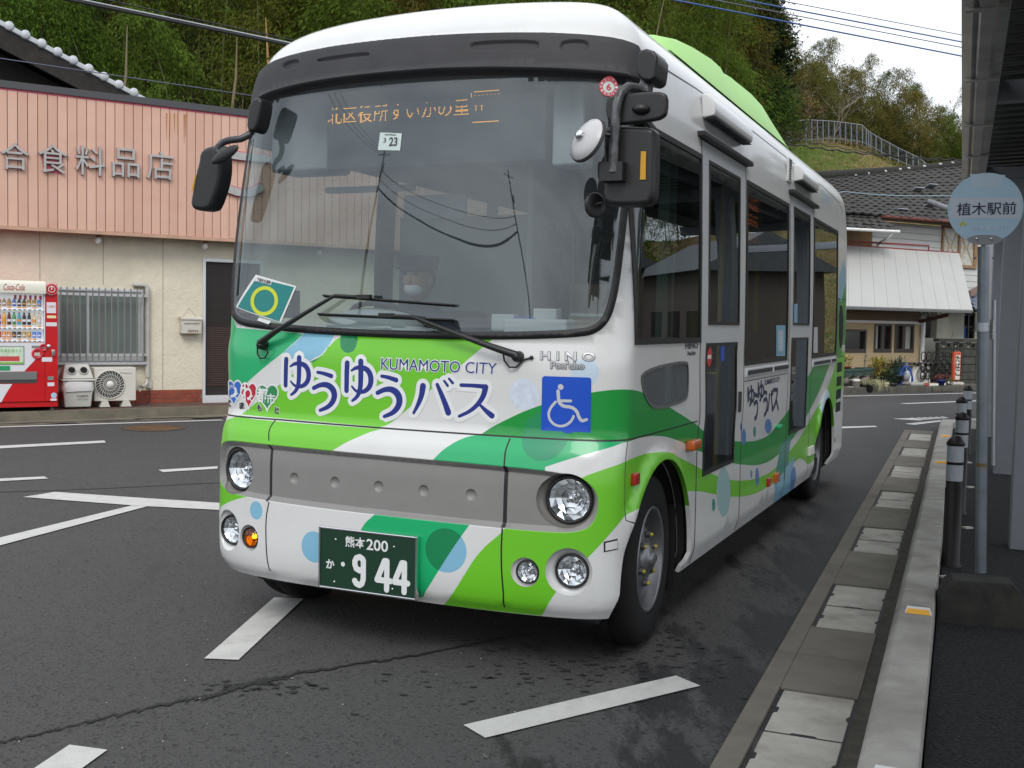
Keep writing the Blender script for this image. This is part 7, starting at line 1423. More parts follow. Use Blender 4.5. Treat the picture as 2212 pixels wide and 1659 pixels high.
# ---- lamps
LENS = glass('lamp_lens', (.93, .95, .96), 1.5); REFL = mat('lamp_reflector', (.78, .79, .81), .2, 1., bump=.0); AMB = glass('amber_lens', (.95, .42, .03), 1.5); AMBL = mat('amber_light', (1, .50, .06), .4, emit=14); BOWL = mat('bowl_grey', (.23, .225, .21), .4, .35)
def facet_reflector(c, n, r, m, par, depth=.05, k=6, seed=1):
    """faceted mirror bowl"""
    rr_ = random.Random(seed); a = np.cross((0, 0, 1.), n); a /= np.linalg.norm(a); b_ = np.cross(n, a); q = MB()
    for j in range(3):
        r0, r1 = r*(.25+.25*j), r*(.25+.25*(j+1)); kk = k+4*j
        for i in range(kk):
            t0, t1 = 2*math.pi*i/kk, 2*math.pi*(i+1)/kk; z0, z1 = -depth*(1-(r0/r)**2), -depth*(1-(r1/r)**2); tl = rr_.uniform(-.003, .003); t2 = rr_.uniform(-.003, .003)
            q.add([c+a*r0*math.cos(t0)+b_*r0*math.sin(t0)+n*(z0+tl), c+a*r1*math.cos(t0)+b_*r1*math.sin(t0)+n*(z1-tl), c+a*r1*math.cos(t1)+b_*r1*math.sin(t1)+n*(z1+t2), c+a*r0*math.cos(t1)+b_*r0*math.sin(t1)+n*(z0-t2)], [(0, 1, 2, 3)])
    q.disc(c-n*depth, n, r*.27, 12); return q.build('reflector', m, par)
def lamp(name, cc, rx, ry, rl, kind, tilt=0., bowlm=None, shift=(0, 0), label=None, deep=.055):
    p3, n_ = PD(np.array([cc[0]]), np.array([cc[1]])); c = p3[0]; n = n_[0]; s_c = cc[0]; facing = np.array([1., .12*np.sign(s_c), 0]); facing /= np.linalg.norm(facing)
    # bowl: from the hole rim in the skin down to the lens ring
    K = 40; rim = np.array(circ(cc, rx, ry, K)); R3, RN = PD(rim[:, 0], rim[:, 1]); lc = c - n*deep*.55 + P(np.array([cc[0]+shift[0]]), np.array([cc[1]+shift[1]]))[0]-P(np.array([cc[0]]), np.array([cc[1]]))[0]
    a = np.cross((0, 0, 1.), facing); a /= np.linalg.norm(a); up = np.array([0, 0, 1.]); 
    L3 = np.array([lc + a*rl*1.16*math.cos(2*math.pi*k/K) + up*rl*1.16*math.sin(2*math.pi*k/K) for k in range(K)])
    M3 = R3*.45+L3*.55 + (-facing*.010); L4 = L3-facing*.05; q = MB(BM4); R0 = R3+RN*.0005; q.add(np.vstack([R0, R3*.93+L3*.07-facing*.006, M3, L3, L4]), [(j*K+i, (j+1)*K+i, (j+1)*K+(i+1) % K, j*K+(i+1) % K) for j in range(4) for i in range(K)], 0, True)
    bw_ = q.build(name+'_bowl', bowlm, bus)
    root = q2 = MB(BM4); q2.lathe(lc, facing, [(-.05, rl*1.16), (.008, rl*1.15), (.014, rl*1.10), (.010, rl*1.0), (-.01, rl*.99)], 40); h_ = q2.build(name, BLACKR, bus); 
    if label: tag(h_, label)
    W_ = lambda p: BO+p[0]*BF_+p[1]*BL_+np.array([0, 0, p[2]]); nd = facing[0]*BF_+facing[1]*BL_
    facet_reflector(W_(lc), nd, rl*1.0, REFL, h_, depth=rl*.5, seed=int(cc[0]*100)+7)
    q = MB(); q.blob(W_(lc)-nd*rl*.32, rl*.17, rl*.17, rl*.17, 10, 7); q.build('bulb', AMBL if kind == 'lit' else CHROME, h_)
    q = MB(BM4); q.lathe(lc, facing, [(.008, rl*.995), (.016, rl*.8), (.021, rl*.4), (.022, .001)], 32); q.build('lens', AMB if kind == 'lit' else LENS, h_); return h_
lamp('headlight', HR, .128, .115, .088, '', bowlm=BOWL, shift=(.012, 0)); lamp('headlight', HL, .115, .115, .088, '', bowlm=BOWL, shift=(.0, 0)); lamp('fog_lamp', FRp, .098, .100, .063, '', bowlm=WHITE, shift=(.012, 0)); lamp('fog_lamp', FLp, .090, .100, .063, '', bowlm=WHITE)
lamp('turn_signal', TRp, .062, .062, .044, '', bowlm=WHITE, shift=(.008, 0), deep=.03); lamp('turn_signal', TLp, .060, .062, .044, 'lit', bowlm=WHITE, label='lit amber turn signal', deep=.03)
# ---- number plate
pc = [inv(*q) for q in ((708.2, 1254.7), (904.8, 1282.2), (907.7, 1163.4), (709.6, 1140.7))]; s0, s1 = pc[0][0], pc[1][0]; z0, z1 = .283, .545; xp = .022; y0 = P(np.array([s0]), np.array([.4]))[0][1]; y1 = P(np.array([s1]), np.array([.4]))[0][1]
yc_ = (y0+y1)/2; W2 = (y1-y0)/2+.004
pl_ = bb().box(.006, xp, yc_-W2, yc_+W2, z0, z1).build('number_plate', mat('plate_green', (.006, .035, .018), .35, coat=.3), bus, bevel=.004)
q = bb(); 
for (a, c, d, e) in ((yc_-W2-.004, yc_+W2+.004, z1-.001, z1+.008), (yc_-W2-.004, yc_+W2+.004, z0-.008, z0+.001), (yc_-W2-.008, yc_-W2+.001, z0-.008, z1+.008), (yc_+W2-.001, yc_+W2+.008, z0-.008, z1+.008)): q.box(.004, xp+.006, a, c, d, e)
q.build('plate_frame', CHROME, pl_, bevel=.002, seg=1)
PW = mat('plate_white', (.66, .68, .68), .5)
def plate_pt(x, y): # fraction of the plate as seen in the photo (zoomed crop corners)
    h = [(1000, 865), (1700, 945), (1690, 1365), (995, 1268)]
    return x, y
def pq(fx0, fx1, fz0, fz1, x=xp+.001): return [BW3(np.array([x, yc_-W2+2*W2*fx, z0+(z1-z0)*fz])) for fx, fz in ((fx0, fz0), (fx1, fz0), (fx1, fz1), (fx0, fz1))]
def fl(n): return [BW3(n)]
q = MB(); text_plate(q, '熊本', pq(.27, .475, .73, .91), .018); text_plate(q, '200', pq(.495, .715, .72, .90), .018); text_plate(q, 'か', pq(.065, .15, .32, .47), .03); q.disc(BW3(np.array([xp+.0012, yc_-W2+2*W2*.245, z0+(z1-z0)*.42])), BF_, .0105, 16); q.build('lettering', PW, pl_)
def capsule_mesh(mb, segs, plane, depth, n=8):
    for k, (a, c, r) in enumerate(segs): strokeplate(mb, [a, c], r, plane, depth+.0002*k, n)
def pp(fx, fz, b_=0): return BW3(np.array([xp+.0008+b_, yc_-W2+2*W2*fx, z0+(z1-z0)*fz]))
def digit(mb, segs, r=.013):
    k = 0
    for pts in segs:
        for a, c in zip(pts[:-1], pts[1:]):
            k += 1; A = np.array([a[0]*2*W2, a[1]*(z1-z0)]); C_ = np.array([c[0]*2*W2, c[1]*(z1-z0)]); strokeplate(mb, [tuple(A), tuple(C_)], r, lambda x, z, b_: BW3(np.array([xp+.0008+b_, yc_-W2+x, z0+z])), .001+.0001*k, 8)
q = MB()
n9 = [(.475, .47), (.465, .37), (.43, .33), (.39, .37), (.375, .47), (.375, .53), (.39, .63), (.43, .66), (.465, .62), (.475, .52)]
digit(q, [[(.465, .50), (.455, .55), (.425, .58), (.39, .555), (.375, .50), (.375, .44), (.39, .375), (.425, .35), (.465, .385)], [(.465, .52), (.465, .21), (.452, .13), (.425, .10), (.392, .12), (.375, .165)]])
for dx in (.61, .79): digit(q, [[(dx+.10, .085), (dx+.10, .565), (dx+.075, .565), (dx, .235), (dx+.135, .235)]])
q.build('lettering', PW, pl_)
for fx, fz in ((.165, .83), (.78, .82), (.155, .10), (.77, .11)): MB().blob(pp(fx, fz), .005, .005, .005, 8, 5).build('screw', CHROME, pl_)
# ---- lettering on the skin
def decal(name, polys_mats, par, lift=.0015, mx_=.03):
    """polys_mats: list of (test(s,v)->mask, outline loops, material) in painter's order"""
    vv, ee = [], []; 
    for _, loops, _m in polys_mats:
        for lp in loops:
            d_ = dens(lp, mx_); n0 = len(vv); vv += d_; n = len(d_); ee += [(n0+i, n0+(i+1) % n) for i in range(n)]
    c, _e, f, *_r = delaunay_2d_cdt([Vector(q) for q in vv], ee, [], 0, 1e-6); c = np.array([tuple(q) for q in c]); f = np.array([x for x in f if len(x) == 3]); m = c[f].mean(1); idx = np.full(len(f), -1)
    for k, (test, _l, _m) in enumerate(polys_mats): idx[test(m[:, 0], m[:, 1])] = k
    keep = idx >= 0; f = f[keep]; idx = idx[keep]; u = np.unique(f); mp_ = np.full(len(c), -1); mp_[u] = np.arange(len(u)); X, N_ = PD(c[u][:, 0], c[u][:, 1], lift); me = bpy.data.meshes.new(name); me.from_pydata(X.tolist(), [], mp_[f].tolist())
    for _t, _l, m_ in polys_mats: me.materials.append(m_)
    me.polygons.foreach_set('material_index', idx.tolist()); me.polygons.foreach_set('use_smooth', [True]*len(f)); me.update(); me.normals_split_custom_set_from_vertices(N_.tolist()); o = bpy.data.objects.new(name, me); COL.objects.link(o); o.parent = par; return o
def caps_layer(strokes, grow, m):
    """strokes: polylines of (s, v, r)"""
    segs = [(a, c) for st_ in strokes for a, c in zip(st_[:-1], st_[1:])]; loops = []; n = 7
    for a, c in segs:
        d = math.atan2(c[1]-a[1], c[0]-a[0]); ra, rc = a[2]+grow, c[2]+grow; loops.append([(a[0]+ra*math.cos(d+math.pi/2+math.pi*k/n), a[1]+ra*math.sin(d+math.pi/2+math.pi*k/n)) for k in range(n+1)]+[(c[0]+rc*math.cos(d-math.pi/2+math.pi*k/n), c[1]+rc*math.sin(d-math.pi/2+math.pi*k/n)) for k in range(n+1)])
    def test(x, y):
        o = np.zeros(x.shape, bool)
        for lp in loops: o |= inpoly(x, y, lp)
        return o
    return test, loops, m
def zA(x, y): return 426.7+.23148*x, 682.7+.23148*y
def zB(x, y): return 853.4+.23148*x, 682.7+.23148*y
NAVY = mat('navy_print', (.008, .022, .20), .45); WPR = mat('white_print', (.70, .72, .72), .45)
def strokes_px(lst, z, sc=.23148):
    o = []
    for st_ in lst:
        w_ = []
        for x, y, r in st_:
            u, v = z(x, y); s, vv = inv(u, v); s2, v2 = inv(u, v+r*sc); w_.append((s, vv, abs(vv-v2)))
        for _ in range(2 if len(w_) > 2 else 0):
            q_ = [w_[0]]
            for a, b_ in zip(w_[:-1], w_[1:]): q_ += [tuple(.75*np.array(a)+.25*np.array(b_)), tuple(.25*np.array(a)+.75*np.array(b_))]
            w_ = q_+[w_[-1]]
        o.append(w_)
    return o
yu = [[(830, 405, 26), (826, 500, 25), (824, 645, 24)], [(868, 470, 10), (905, 445, 17), (960, 440, 22), (1015, 465, 26), (1042, 530, 28), (1035, 600, 26), (1000, 645, 22), (950, 662, 17), (905, 650, 13), (872, 610, 10)], [(950, 390, 27), (950, 560, 26), (942, 650, 24), (915, 705, 18), (875, 735, 12)]]
uu_ = [[(1122, 525, 15), (1180, 535, 18), (1250, 560, 22)], [(1085, 672, 20), (1150, 640, 22), (1215, 640, 28), (1265, 680, 33), (1283, 740, 32), (1265, 800, 28), (1220, 850, 22), (1145, 880, 16)]]
def shift(st_, dx, dy, sc=1.0, ox=0, oy=0): return [[(ox+(x-ox)*sc+dx, oy+(y-oy)*sc+dy, r*sc) for x, y, r in s] for s in st_]
ALL = yu + uu_ + shift(yu, 568, 35, 1.06, 826, 400) + shift(uu_, 598, 36, 1.06, 1122, 525)
ba = [[(262, 655, 32), (250, 740, 28), (220, 820, 22), (175, 905, 14)], [(395, 640, 18), (430, 720, 24), (470, 820, 28), (498, 900, 31)], [(460, 605, 12), (492, 650, 14)], [(505, 585, 12), (540, 625, 14)]]
su = [[(618, 645, 18), (720, 648, 18), (835, 658, 22)], [(845, 665, 30), (830, 740, 26), (780, 820, 23), (700, 890, 18), (600, 935, 15)], [(800, 835, 14), (850, 885, 22), (905, 930, 28)]]
S1 = strokes_px(ALL, zA); S2 = strokes_px(ba+su, zB)
decal('lettering', [caps_layer(S1, .0185, WPR), caps_layer(S1, 0, NAVY)], bus); decal('lettering', [caps_layer(S2, .0185, WPR), caps_layer(S2, 0, NAVY)], bus, .0017)
def text_layer(body, corners, off, m, lift, par=bus, name='lettering', ref=None, italic=0):
    """word laid into four (s, v) corners ll lr ur ul"""
    v, f = text_tris(body, off); v0, _ = text_tris(body); lo, hi = v0.min(0), v0.max(0); t = (v-lo)/(hi-lo); q = np.array(corners, float); a, b_ = t[:, :1], t[:, 1:2]; a = a+italic*(b_)
    X = (1-a)*(1-b_)*q[0]+a*(1-b_)*q[1]+a*b_*q[2]+(1-a)*b_*q[3]; W_, N_ = PD(X[:, 0], X[:, 1], lift); me = bpy.data.meshes.new(name); me.from_pydata(W_.tolist(), [], f); me.materials.append(m); me.update(); o = bpy.data.objects.new(name, me); COL.objects.link(o); o.parent = par; return o
kc_ = I((823.5, 798), (1072, 808.5), (1074, 784), (824.5, 773)); text_layer('KUMAMOTO CITY', kc_, .05, WPR, .0012); text_layer('KUMAMOTO CITY', kc_, .0, NAVY, .0020)
SV = mat('badge_silver', (.42, .43, .44), .3, .6); INK = mat('badge_ink', (.05, .05, .055), .5)
hc = I((1168, 777), (1285, 780), (1285, 762), (1168, 759)); text_layer('H I N O', hc, .05, INK, .0012); text_layer('H I N O', hc, .02, SV, .0040)
pc_ = I((1190, 796), (1262, 797.5), (1262, 782), (1190, 780)); text_layer("Pon'cho", pc_, .07, INK, .0012); text_layer("Pon'cho", pc_, .03, SV, .004)
hs_ = I((1480, 754), (1507, 752), (1507, 738), (1480, 740)); text_layer('HINO', hs_, .04, INK, .0012, italic=0); text_layer("Pon'cho", I((1485, 768), (1502, 766), (1502, 757), (1485, 759)), .05, INK, .0012)
# wheelchair mark
WB_s = mat('mark_blue', (.004, .07, .50), .35, coat=.3); wc = I((1169, 935), (1276, 935), (1277, 815), (1171, 812.5)); q0 = [np.mean([wc[0][0], wc[3][0]]), np.mean([wc[1][0], wc[2][0]]), np.mean([wc[0][1], wc[1][1]]), np.mean([wc[2][1], wc[3][1]])]
rr_ = rrect(q0[0], q0[1], q0[2], q0[3], .012, 4); wcs = [[(1545, 660, 26), (1548, 662, 26)], [(1522, 700, 16), (1532, 840, 16), (1685, 850, 15), (1730, 985, 15), (1788, 965, 13)], [(1530, 790, 13), (1640, 792, 13)]]
th = [(1500, 800), (1455, 850), (1432, 905), (1440, 960), (1475, 1005), (1525, 1028), (1580, 1025), (1625, 1000), (1655, 965), (1665, 935)]; wcs.append([(x, y, 12) for x, y in th]); SWC = strokes_px(wcs, zB)
decal('wheelchair_mark', [(lambda x, y: inpoly(x, y, rr_), [rr_], WB_s), caps_layer(SWC, 0, mat('mark_white', (.50, .52, .53), .45))], bus, .0022)
# hearts
def heart(cx_, cy, w_, h, z):
    o = []
    for k in range(36):
        t_ = 2*math.pi*k/36; x = 16*math.sin(t_)**3; y = 13*math.cos(t_)-5*math.cos(2*t_)-2*math.cos(3*t_)-math.cos(4*t_); o.append(z(cx_+x/16*w_/2, cy-y/16*h/2))
    return I(*o)
for cx_, cc_, word, dy in ((342, (.02, .13, .52), 'わく', 712), (480, (.45, .01, .03), 'わく', 735), (652, (.02, .22, .07), '都市', 752)):
    w_ = 140 if cx_ < 600 else 195; hp = heart(cx_, dy-12, w_, 245, zA); ho = inset(hp, -.008); m_ = mat('heart_colour', cc_, .45)
    decal('heart_sticker', [(lambda x, y, p=ho: inpoly(x, y, p), [ho], WPR), (lambda x, y, p=hp: inpoly(x, y, p), [hp], m_)], bus, .0018)
    if word == 'わく':
        text_layer('わ', I(zA(cx_-55, dy+45), zA(cx_+32, dy+55), zA(cx_+22, dy-95), zA(cx_-60, dy-105)), .03, WPR, .003); text_layer('く', I(zA(cx_+8, dy+70), zA(cx_+42, dy+72), zA(cx_+42, dy+5), zA(cx_+8, dy+2)), .03, WPR, .003)
    else: text_layer('都', I(zA(cx_-90, dy+50), zA(cx_+5, dy+60), zA(cx_+5, dy-70), zA(cx_-90, dy-90)), .03, WPR, .003); text_layer('市', I(zA(cx_, dy+70), zA(cx_+75, dy+75), zA(cx_+75, dy-25), zA(cx_, dy-30)), .02, WPR, .003)
for ch, x, y in (('く', 292, 815), ('ま', 415, 835), ('も', 578, 855), ('と', 742, 878)):
    c_ = I(zA(x-18, y+28), zA(x+22, y+30), zA(x+22, y-28), zA(x-18, y-30)); text_layer(ch, c_, .10, WPR, .0015); text_layer(ch, c_, .04, BLACKP, .003)
# side lettering
def zS(x, y): return 1322.8+.43733*x, 512+.43733*y
NAV2 = mat('dark_navy_print', (.02, .025, .07), .5)
def side_word(chars):
    for ch, x0, x1, y0, y1 in chars: text_layer(ch, I(zS(x0, y1), zS(x1, y1), zS(x1, y0), zS(x0, y0)), .03, NAV2, .0015)
side_word([('ゆ', 667, 700, 735, 835), ('う', 697, 718, 770, 905), ('ゆ', 718, 748, 712, 812), ('う', 745, 765, 758, 885), ('バ', 765, 793, 755, 862), ('ス', 792, 820, 748, 855)])
text_layer('KUMAMOTO CITY', I(zS(752, 732), zS(826, 712), zS(826, 690), zS(752, 706)), .02, NAV2, .0015)
TR = mat('door_red', (.5, .03, .03), .5)
# round exit mark, letters and wheelchair sticker on the lower door pane
ex = [zS(478, 592)]; c_ = inv(*ex[0]); decal('exit_sticker', [(lambda x, y, p=circ(c_, .052, .052): inpoly(x, y, p), [circ(c_, .052, .052)], TR), (lambda x, y, p=rrect(c_[0]-.036, c_[0]+.036, c_[1]-.010, c_[1]+.010, .004): inpoly(x, y, p), [rrect(c_[0]-.036, c_[0]+.036, c_[1]-.010, c_[1]+.010, .004)], WPR)], po[8], .002)
text_layer('出口', I(zS(492, 608), zS(528, 596), zS(528, 545), zS(492, 548)), .01, INK, .002, po[8]); text_layer('EXIT', I(zS(495, 648), zS(520, 641), zS(520, 615), zS(495, 620)), .0, INK, .002, po[8])
for (x0, x1, y0, y1, m_, par) in ((533, 552, 530, 612, WB_s, 8), (808, 853, 436, 588, BLU, 11), (890, 913, 330, 430, BLU, 9), (992, 1013, 445, 572, SILP, 12)):
    c4 = I(zS(x0, y1), zS(x1, y1), zS(x1, y0), zS(x0, y0)); decal('sticker', [(lambda x, y, p=c4: inpoly(x, y, p), [c4], m_)], po[par], .002)
c4 = I(zS(817, 565), zS(842, 562), zS(842, 460), zS(817, 463)); decal('sticker_panel', [(lambda x, y, p=c4: inpoly(x, y, p), [c4], PALB)], po[11], .003)
# green-white mark above the rear window
text_layer('熊本都市バス', I((1776, 437), (1799, 452), (1799, 424), (1776, 408)), .02, PALB, .0015)
# ---- wipers
def PWs(u, v, off): s, w_ = inv(u, v); p_, n_ = PD(np.array([s]), np.array([w_]), off); return BW3(p_[0])
for lab, piv, knee, tip0, tip1, mid, cap_ in (('left', (572, 745), (737, 640), (703, 640), (985, 661), (797, 643), (563, 748)), ('right', (1121, 770), (905, 686), (692, 680), (985, 693), (845, 683), (1108, 762))):
    q = MB(); a, k_ = PWs(*piv, .035), PWs(*knee, .055); q.tube([a, a*.75+k_*.25+BF_*.02, a*.3+k_*.7+BF_*.012, k_, PWs(*mid, .05)], [.017, .014, .010, .008, .007], 8); w_ = q.build('wiper', BLACKP, bus)
    MB().lathe(PWs(*piv, -.002), BF_, [(0, .024), (.03, .022), (.05, .014), (.052, 0)], 16).build('wiper_pivot', BLACKP, w_)
    n = 14; pts = [tuple(np.array(tip0)*(1-k/n)+np.array(tip1)*k/n) for k in range(n+1)]
    q = MB(); q.tube([PWs(*p, .012) for p in pts], .006, 6); q.tube([PWs(p[0], p[1]-1.5, .024+.012*math.sin(math.pi*min(max((k-1)/(n-2), 0), 1))) for k, p in enumerate(pts)], .0045, 5); q.build('blade', BLACKR, w_)
    MB().obox(PWs(mid[0], mid[1]-1, .045), np.array([.035*BL_[0], .035*BL_[1], 0]), BF_*.012, (0, 0, .009)).build('blade_clip', BLACKP, w_)
    q = MB(); 
    if lab == 'left': q.tube([PWs(566, 752, .03), PWs(563, 765, .02), PWs(569, 774, .02), PWs(579, 773, .02), PWs(585, 762, .02), PWs(584, 752, .03)], .004, 6)
    else: q.tube([PWs(1092, 764, .03), PWs(1093, 780, .02), PWs(1104, 793, .02), PWs(1118, 793, .015), PWs(1132, 778, .01), PWs(1149, 773, .006)], .0042, 6); q.blob(PWs(1149, 773, .006), .009, .009, .009, 8, 6)
    q.build('washer_hose', BLACKR, w_)
q = MB(); q.tube([PWs(905, 690, .03), PWs(930, 706, .02), PWs(965, 716, .02), PWs(1000, 716, .02)], .004, 6); q.build('washer_hose', BLACKR, w_)
# ---- stickers behind the windscreen
def quad_decal(name, px, m, off, par, mx_=.05):
    c4 = I(*px); return decal(name, [(lambda x, y: inpoly(x, y, c4), [c4], m)], par, off, mx_)
TEAL = mat('sticker_teal', (.01, .20, .19), .5); YEL = mat('sticker_yellow', (.55, .62, .03), .5)
quad_decal('safety_sticker', ((509, 663), (606, 697), (640, 618), (552, 593)), WPR, .0025, po[7]); quad_decal('sticker_field', ((513, 663), (603, 694), (635, 620), (554, 600)), TEAL, .0035, po[7])
ci, co_ = I(*[(571+29.5*math.cos(t_)-4*math.sin(t_), 650+32*math.sin(t_)+3*math.cos(t_)) for t_ in np.linspace(0, 2*math.pi, 32, endpoint=False)]), 0; co_ = I(*[(571+22*math.cos(t_)-4*math.sin(t_), 650+24*math.sin(t_)+3*math.cos(t_)) for t_ in np.linspace(0, 2*math.pi, 32, endpoint=False)])
decal('sticker_ring', [(lambda x, y: inpoly(x, y, ci) & ~inpoly(x, y, co_), [ci, co_], YEL)], po[7], .0045)
quad_decal('sticker_tab', ((551, 607), (585, 616), (588, 606), (555, 596)), WPR, .0045, po[7]); text_layer('交通安全運動', I((554, 607), (584, 615), (586, 607), (557, 599)), .02, INK, .0055, po[7]); quad_decal('sticker_tab', ((556, 692), (584, 701), (586, 694), (560, 686)), WPR, .0045, po[7])
STW = mat('inspection_white', (.50, .60, .58), .5); quad_decal('inspection_sticker', ((816, 324), (864, 325), (868, 288), (821, 286)), STW, .003, po[7]); text_layer('23', I((840, 315), (857, 315), (859, 297), (842, 297)), .03, INK, .004, po[7]); text_layer('3', I((828, 308), (833, 308), (834, 298), (829, 298)), .02, INK, .004, po[7]); text_layer('自動車検査証票', I((831, 292.5), (855, 293), (855, 289.5), (831, 289)), .01, INK, .004, po[7])
c_ = inv(1315, 188); decal('round_sticker', [(lambda x, y, p=circ(c_, .040, .040, 36): inpoly(x, y, p), [circ(c_, .040, .040, 36)], mat('round_red', (.45, .03, .05), .5)), (lambda x, y, p=circ(c_, .024, .024, 30): inpoly(x, y, p), [circ(c_, .024, .024, 30)], STW)], po[7], .003); text_layer('6', [(c_[0]-.009, c_[1]-.013), (c_[0]+.009, c_[1]-.013), (c_[0]+.009, c_[1]+.013), (c_[0]-.009, c_[1]+.013)], .03, MAT['round_red'], .0045, po[7])
for k in range(12): a = 2*math.pi*k/12; text_layer(str(k+1), [(c_[0]+.032*math.cos(a)+dx, c_[1]+.032*math.sin(a)+dz) for dx, dz in ((-.004, -.004), (.004, -.004), (.004, .004), (-.004, .004))], .02, WPR, .0045, po[7])
# ---- mirrors
def atx(u, v, x):     # sight line cut with the plane body-x = x
    c, d = ray(u, v); t = ((BO+BF_*x-c)@BF_)/(d@BF_); return c+d*t
MIR = mat('mirror_shell', (.013, .013, .014), .42, bump=.05, bscale=300); MARM = mat('mirror_arm', (.05, .052, .056), .4, .3, dirt=.5, dscale=14, dcol=(.3, .32, .33))
def pad(poly_px, x, depth, name, m, par, bevel=.012): q = MB(); pts = [atx(u, v, x) for u, v in poly_px]; q.prism(pts, -BF_*depth); return q.build(name, m, par, bevel=bevel, seg=3)
mr = MB(); base_ = [(1377, 118), (1382, 107), (1396, 104), (1412, 109), (1420, 122), (1419, 140), (1415, 168), (1404, 176), (1385, 172), (1374, 160)]
mR = pad(base_, .03, .16, 'mirror_bracket', MIR, bus, .02); tag(mR, 'mirror bracket on the door side')
MB().tube([atx(1400, 170, -.03), atx(1394, 205, .0)], .026, 12).build('stalk', MARM, mR)
MB().tube([atx(1388, 196, .06), atx(1374, 190, .10), atx(1357, 188, .14), atx(1342, 200, .17), atx(1334, 222, .18), atx(1330, 260, .18), atx(1326, 320, .18), atx(1325, 372, .18)], .0185, 12).build('arm', MARM, mR)
mh_ = pad(smooth([(1308, 218), (1314, 207), (1340, 202), (1400, 197), (1430, 197), (1441, 206), (1440, 240), (1432, 256), (1390, 264), (1330, 270), (1312, 262), (1307, 240)], 1), .16, .035, 'kerb_mirror', MIR, bus, .012); MB().blob(atx(1385, 236, .165), .035, .03, .02, 12, 8).build('joint', BLACKP, mh_)
ml_ = pad(smooth([(1302, 290), (1306, 276), (1320, 270), (1390, 273), (1410, 276), (1414, 290), (1413, 400), (1408, 432), (1396, 444), (1330, 445), (1306, 440), (1300, 425), (1303, 400)], 1), .14, .09, 'door_mirror', MIR, bus, .02)
q = MB(); q.prism([atx(*p, .1425) for p in ((1385, 327), (1396, 327), (1395, 388), (1383, 388))], BF_*.003); q.build('yellow_strip', mat('strip_yellow', (.55, .30, .01), .4), ml_)
MB().obox(atx(1325, 372, .16), BL_*.045, BF_*.03, (0, 0, .035)).build('clamp', BLACKP, ml_)
cm_ = atx(1271, 304, .20); ax_ = BF_*.75+BL_*-.45+np.array([0, 0, .35]); rd_ = MB(); rd_.lathe(cm_, ax_, [(0, .088), (.012, .085), (.026, .06), (.036, .03), (.04, 0)], 32); rm = rd_.build('round_mirror', mat('mirror_back_grey', (.50, .50, .51), .35), bus); MB().lathe(cm_-ax_*.003, ax_, [(0, .091), (.012, .089), (.014, .083)], 32).build('rim', DARKP, rm); MB().tube([cm_+ax_*.05, atx(1290, 288, .2), atx(1326, 293, .18)], .008, 8).build('stem', BLACKP, rm); MB().blob(cm_+ax_*.045, .02, .02, .02, 10, 6).build('joint', CHROME, rm)
c2_ = atx(1279, 444, .10); r2_ = MB().lathe(c2_, BL_*.9+BF_*.5, [(-.01, 0), (0, .03), (.01, .048), (.02, .050), (.024, .044), (.016, 0)], 24).build('small_round_mirror', MIR, bus); MB().tube([c2_, atx(1300, 438, .10)], .007, 6).build('stem', BLACKP, r2_)
# dimples of the grille: small concave cups
for c in dimples:
    n_ = 24; vs, fs = [], []
    for j, (rr, dd) in enumerate(((.0262, .0), (.024, .0035), (.018, .0085), (.010, .0115), (.0, .0125))):
        L_ = np.array(circ(c, max(rr, 1e-4), max(rr, 1e-4), n_)); X, N_ = PD(L_[:, 0], L_[:, 1]); X = P(L_[:, 0], L_[:, 1])+N_*(-.026-dd); vs += list(X)
    MB(BM4).add(vs, [(j*n_+i, (j+1)*n_+i, (j+1)*n_+(i+1) % n_, j*n_+(i+1) % n_) for j in range(4) for i in range(n_)], 0, True).build('grille_dimple', GRIL, bus)
# far side mirror
q = pad(smooth([(538, 215), (560, 208), (565, 225), (552, 285), (535, 283), (530, 268)], 1), -.10, .10, 'mirror_bracket', MIR, bus, .015)
MB().tube([atx(545, 282, -.14), atx(537, 292, -.12), atx(520, 300, -.10), atx(495, 303, -.08), atx(480, 308, -.08), atx(468, 322, -.08), atx(464, 340, -.08)], .017, 12).build('arm', MARM, q)
fm_ = pad(smooth([(429, 330), (440, 318), (460, 313), (474, 322), (477, 348), (476, 375), (470, 405), (456, 445), (446, 455), (420, 454), (411, 447), (409, 435), (414, 408), (421, 370), (427, 350)], 1), -.06, .10, 'door_mirror', MIR, bus, .022)
q = MB(); q.prism([atx(*p, -.058) for p in ((421, 378), (424, 378), (418, 410), (414, 413))], BF_*.003); q.build('yellow_strip', MAT['strip_yellow'], fm_)
km_ = MB(); cC = atx(486, 334, -.02); km_.blob(cC, .085, .012, .03, 16, 8, ax=[BL_*.93+np.array([0, 0, .36]), BF_, np.array([0, 0, 1])]); km2 = km_.build('kerb_mirror', MIR, bus); MB().tube([cC, atx(486, 322, -.04), atx(477, 330, -.05)], .015, 8).build('joint', BLACKP, km2)
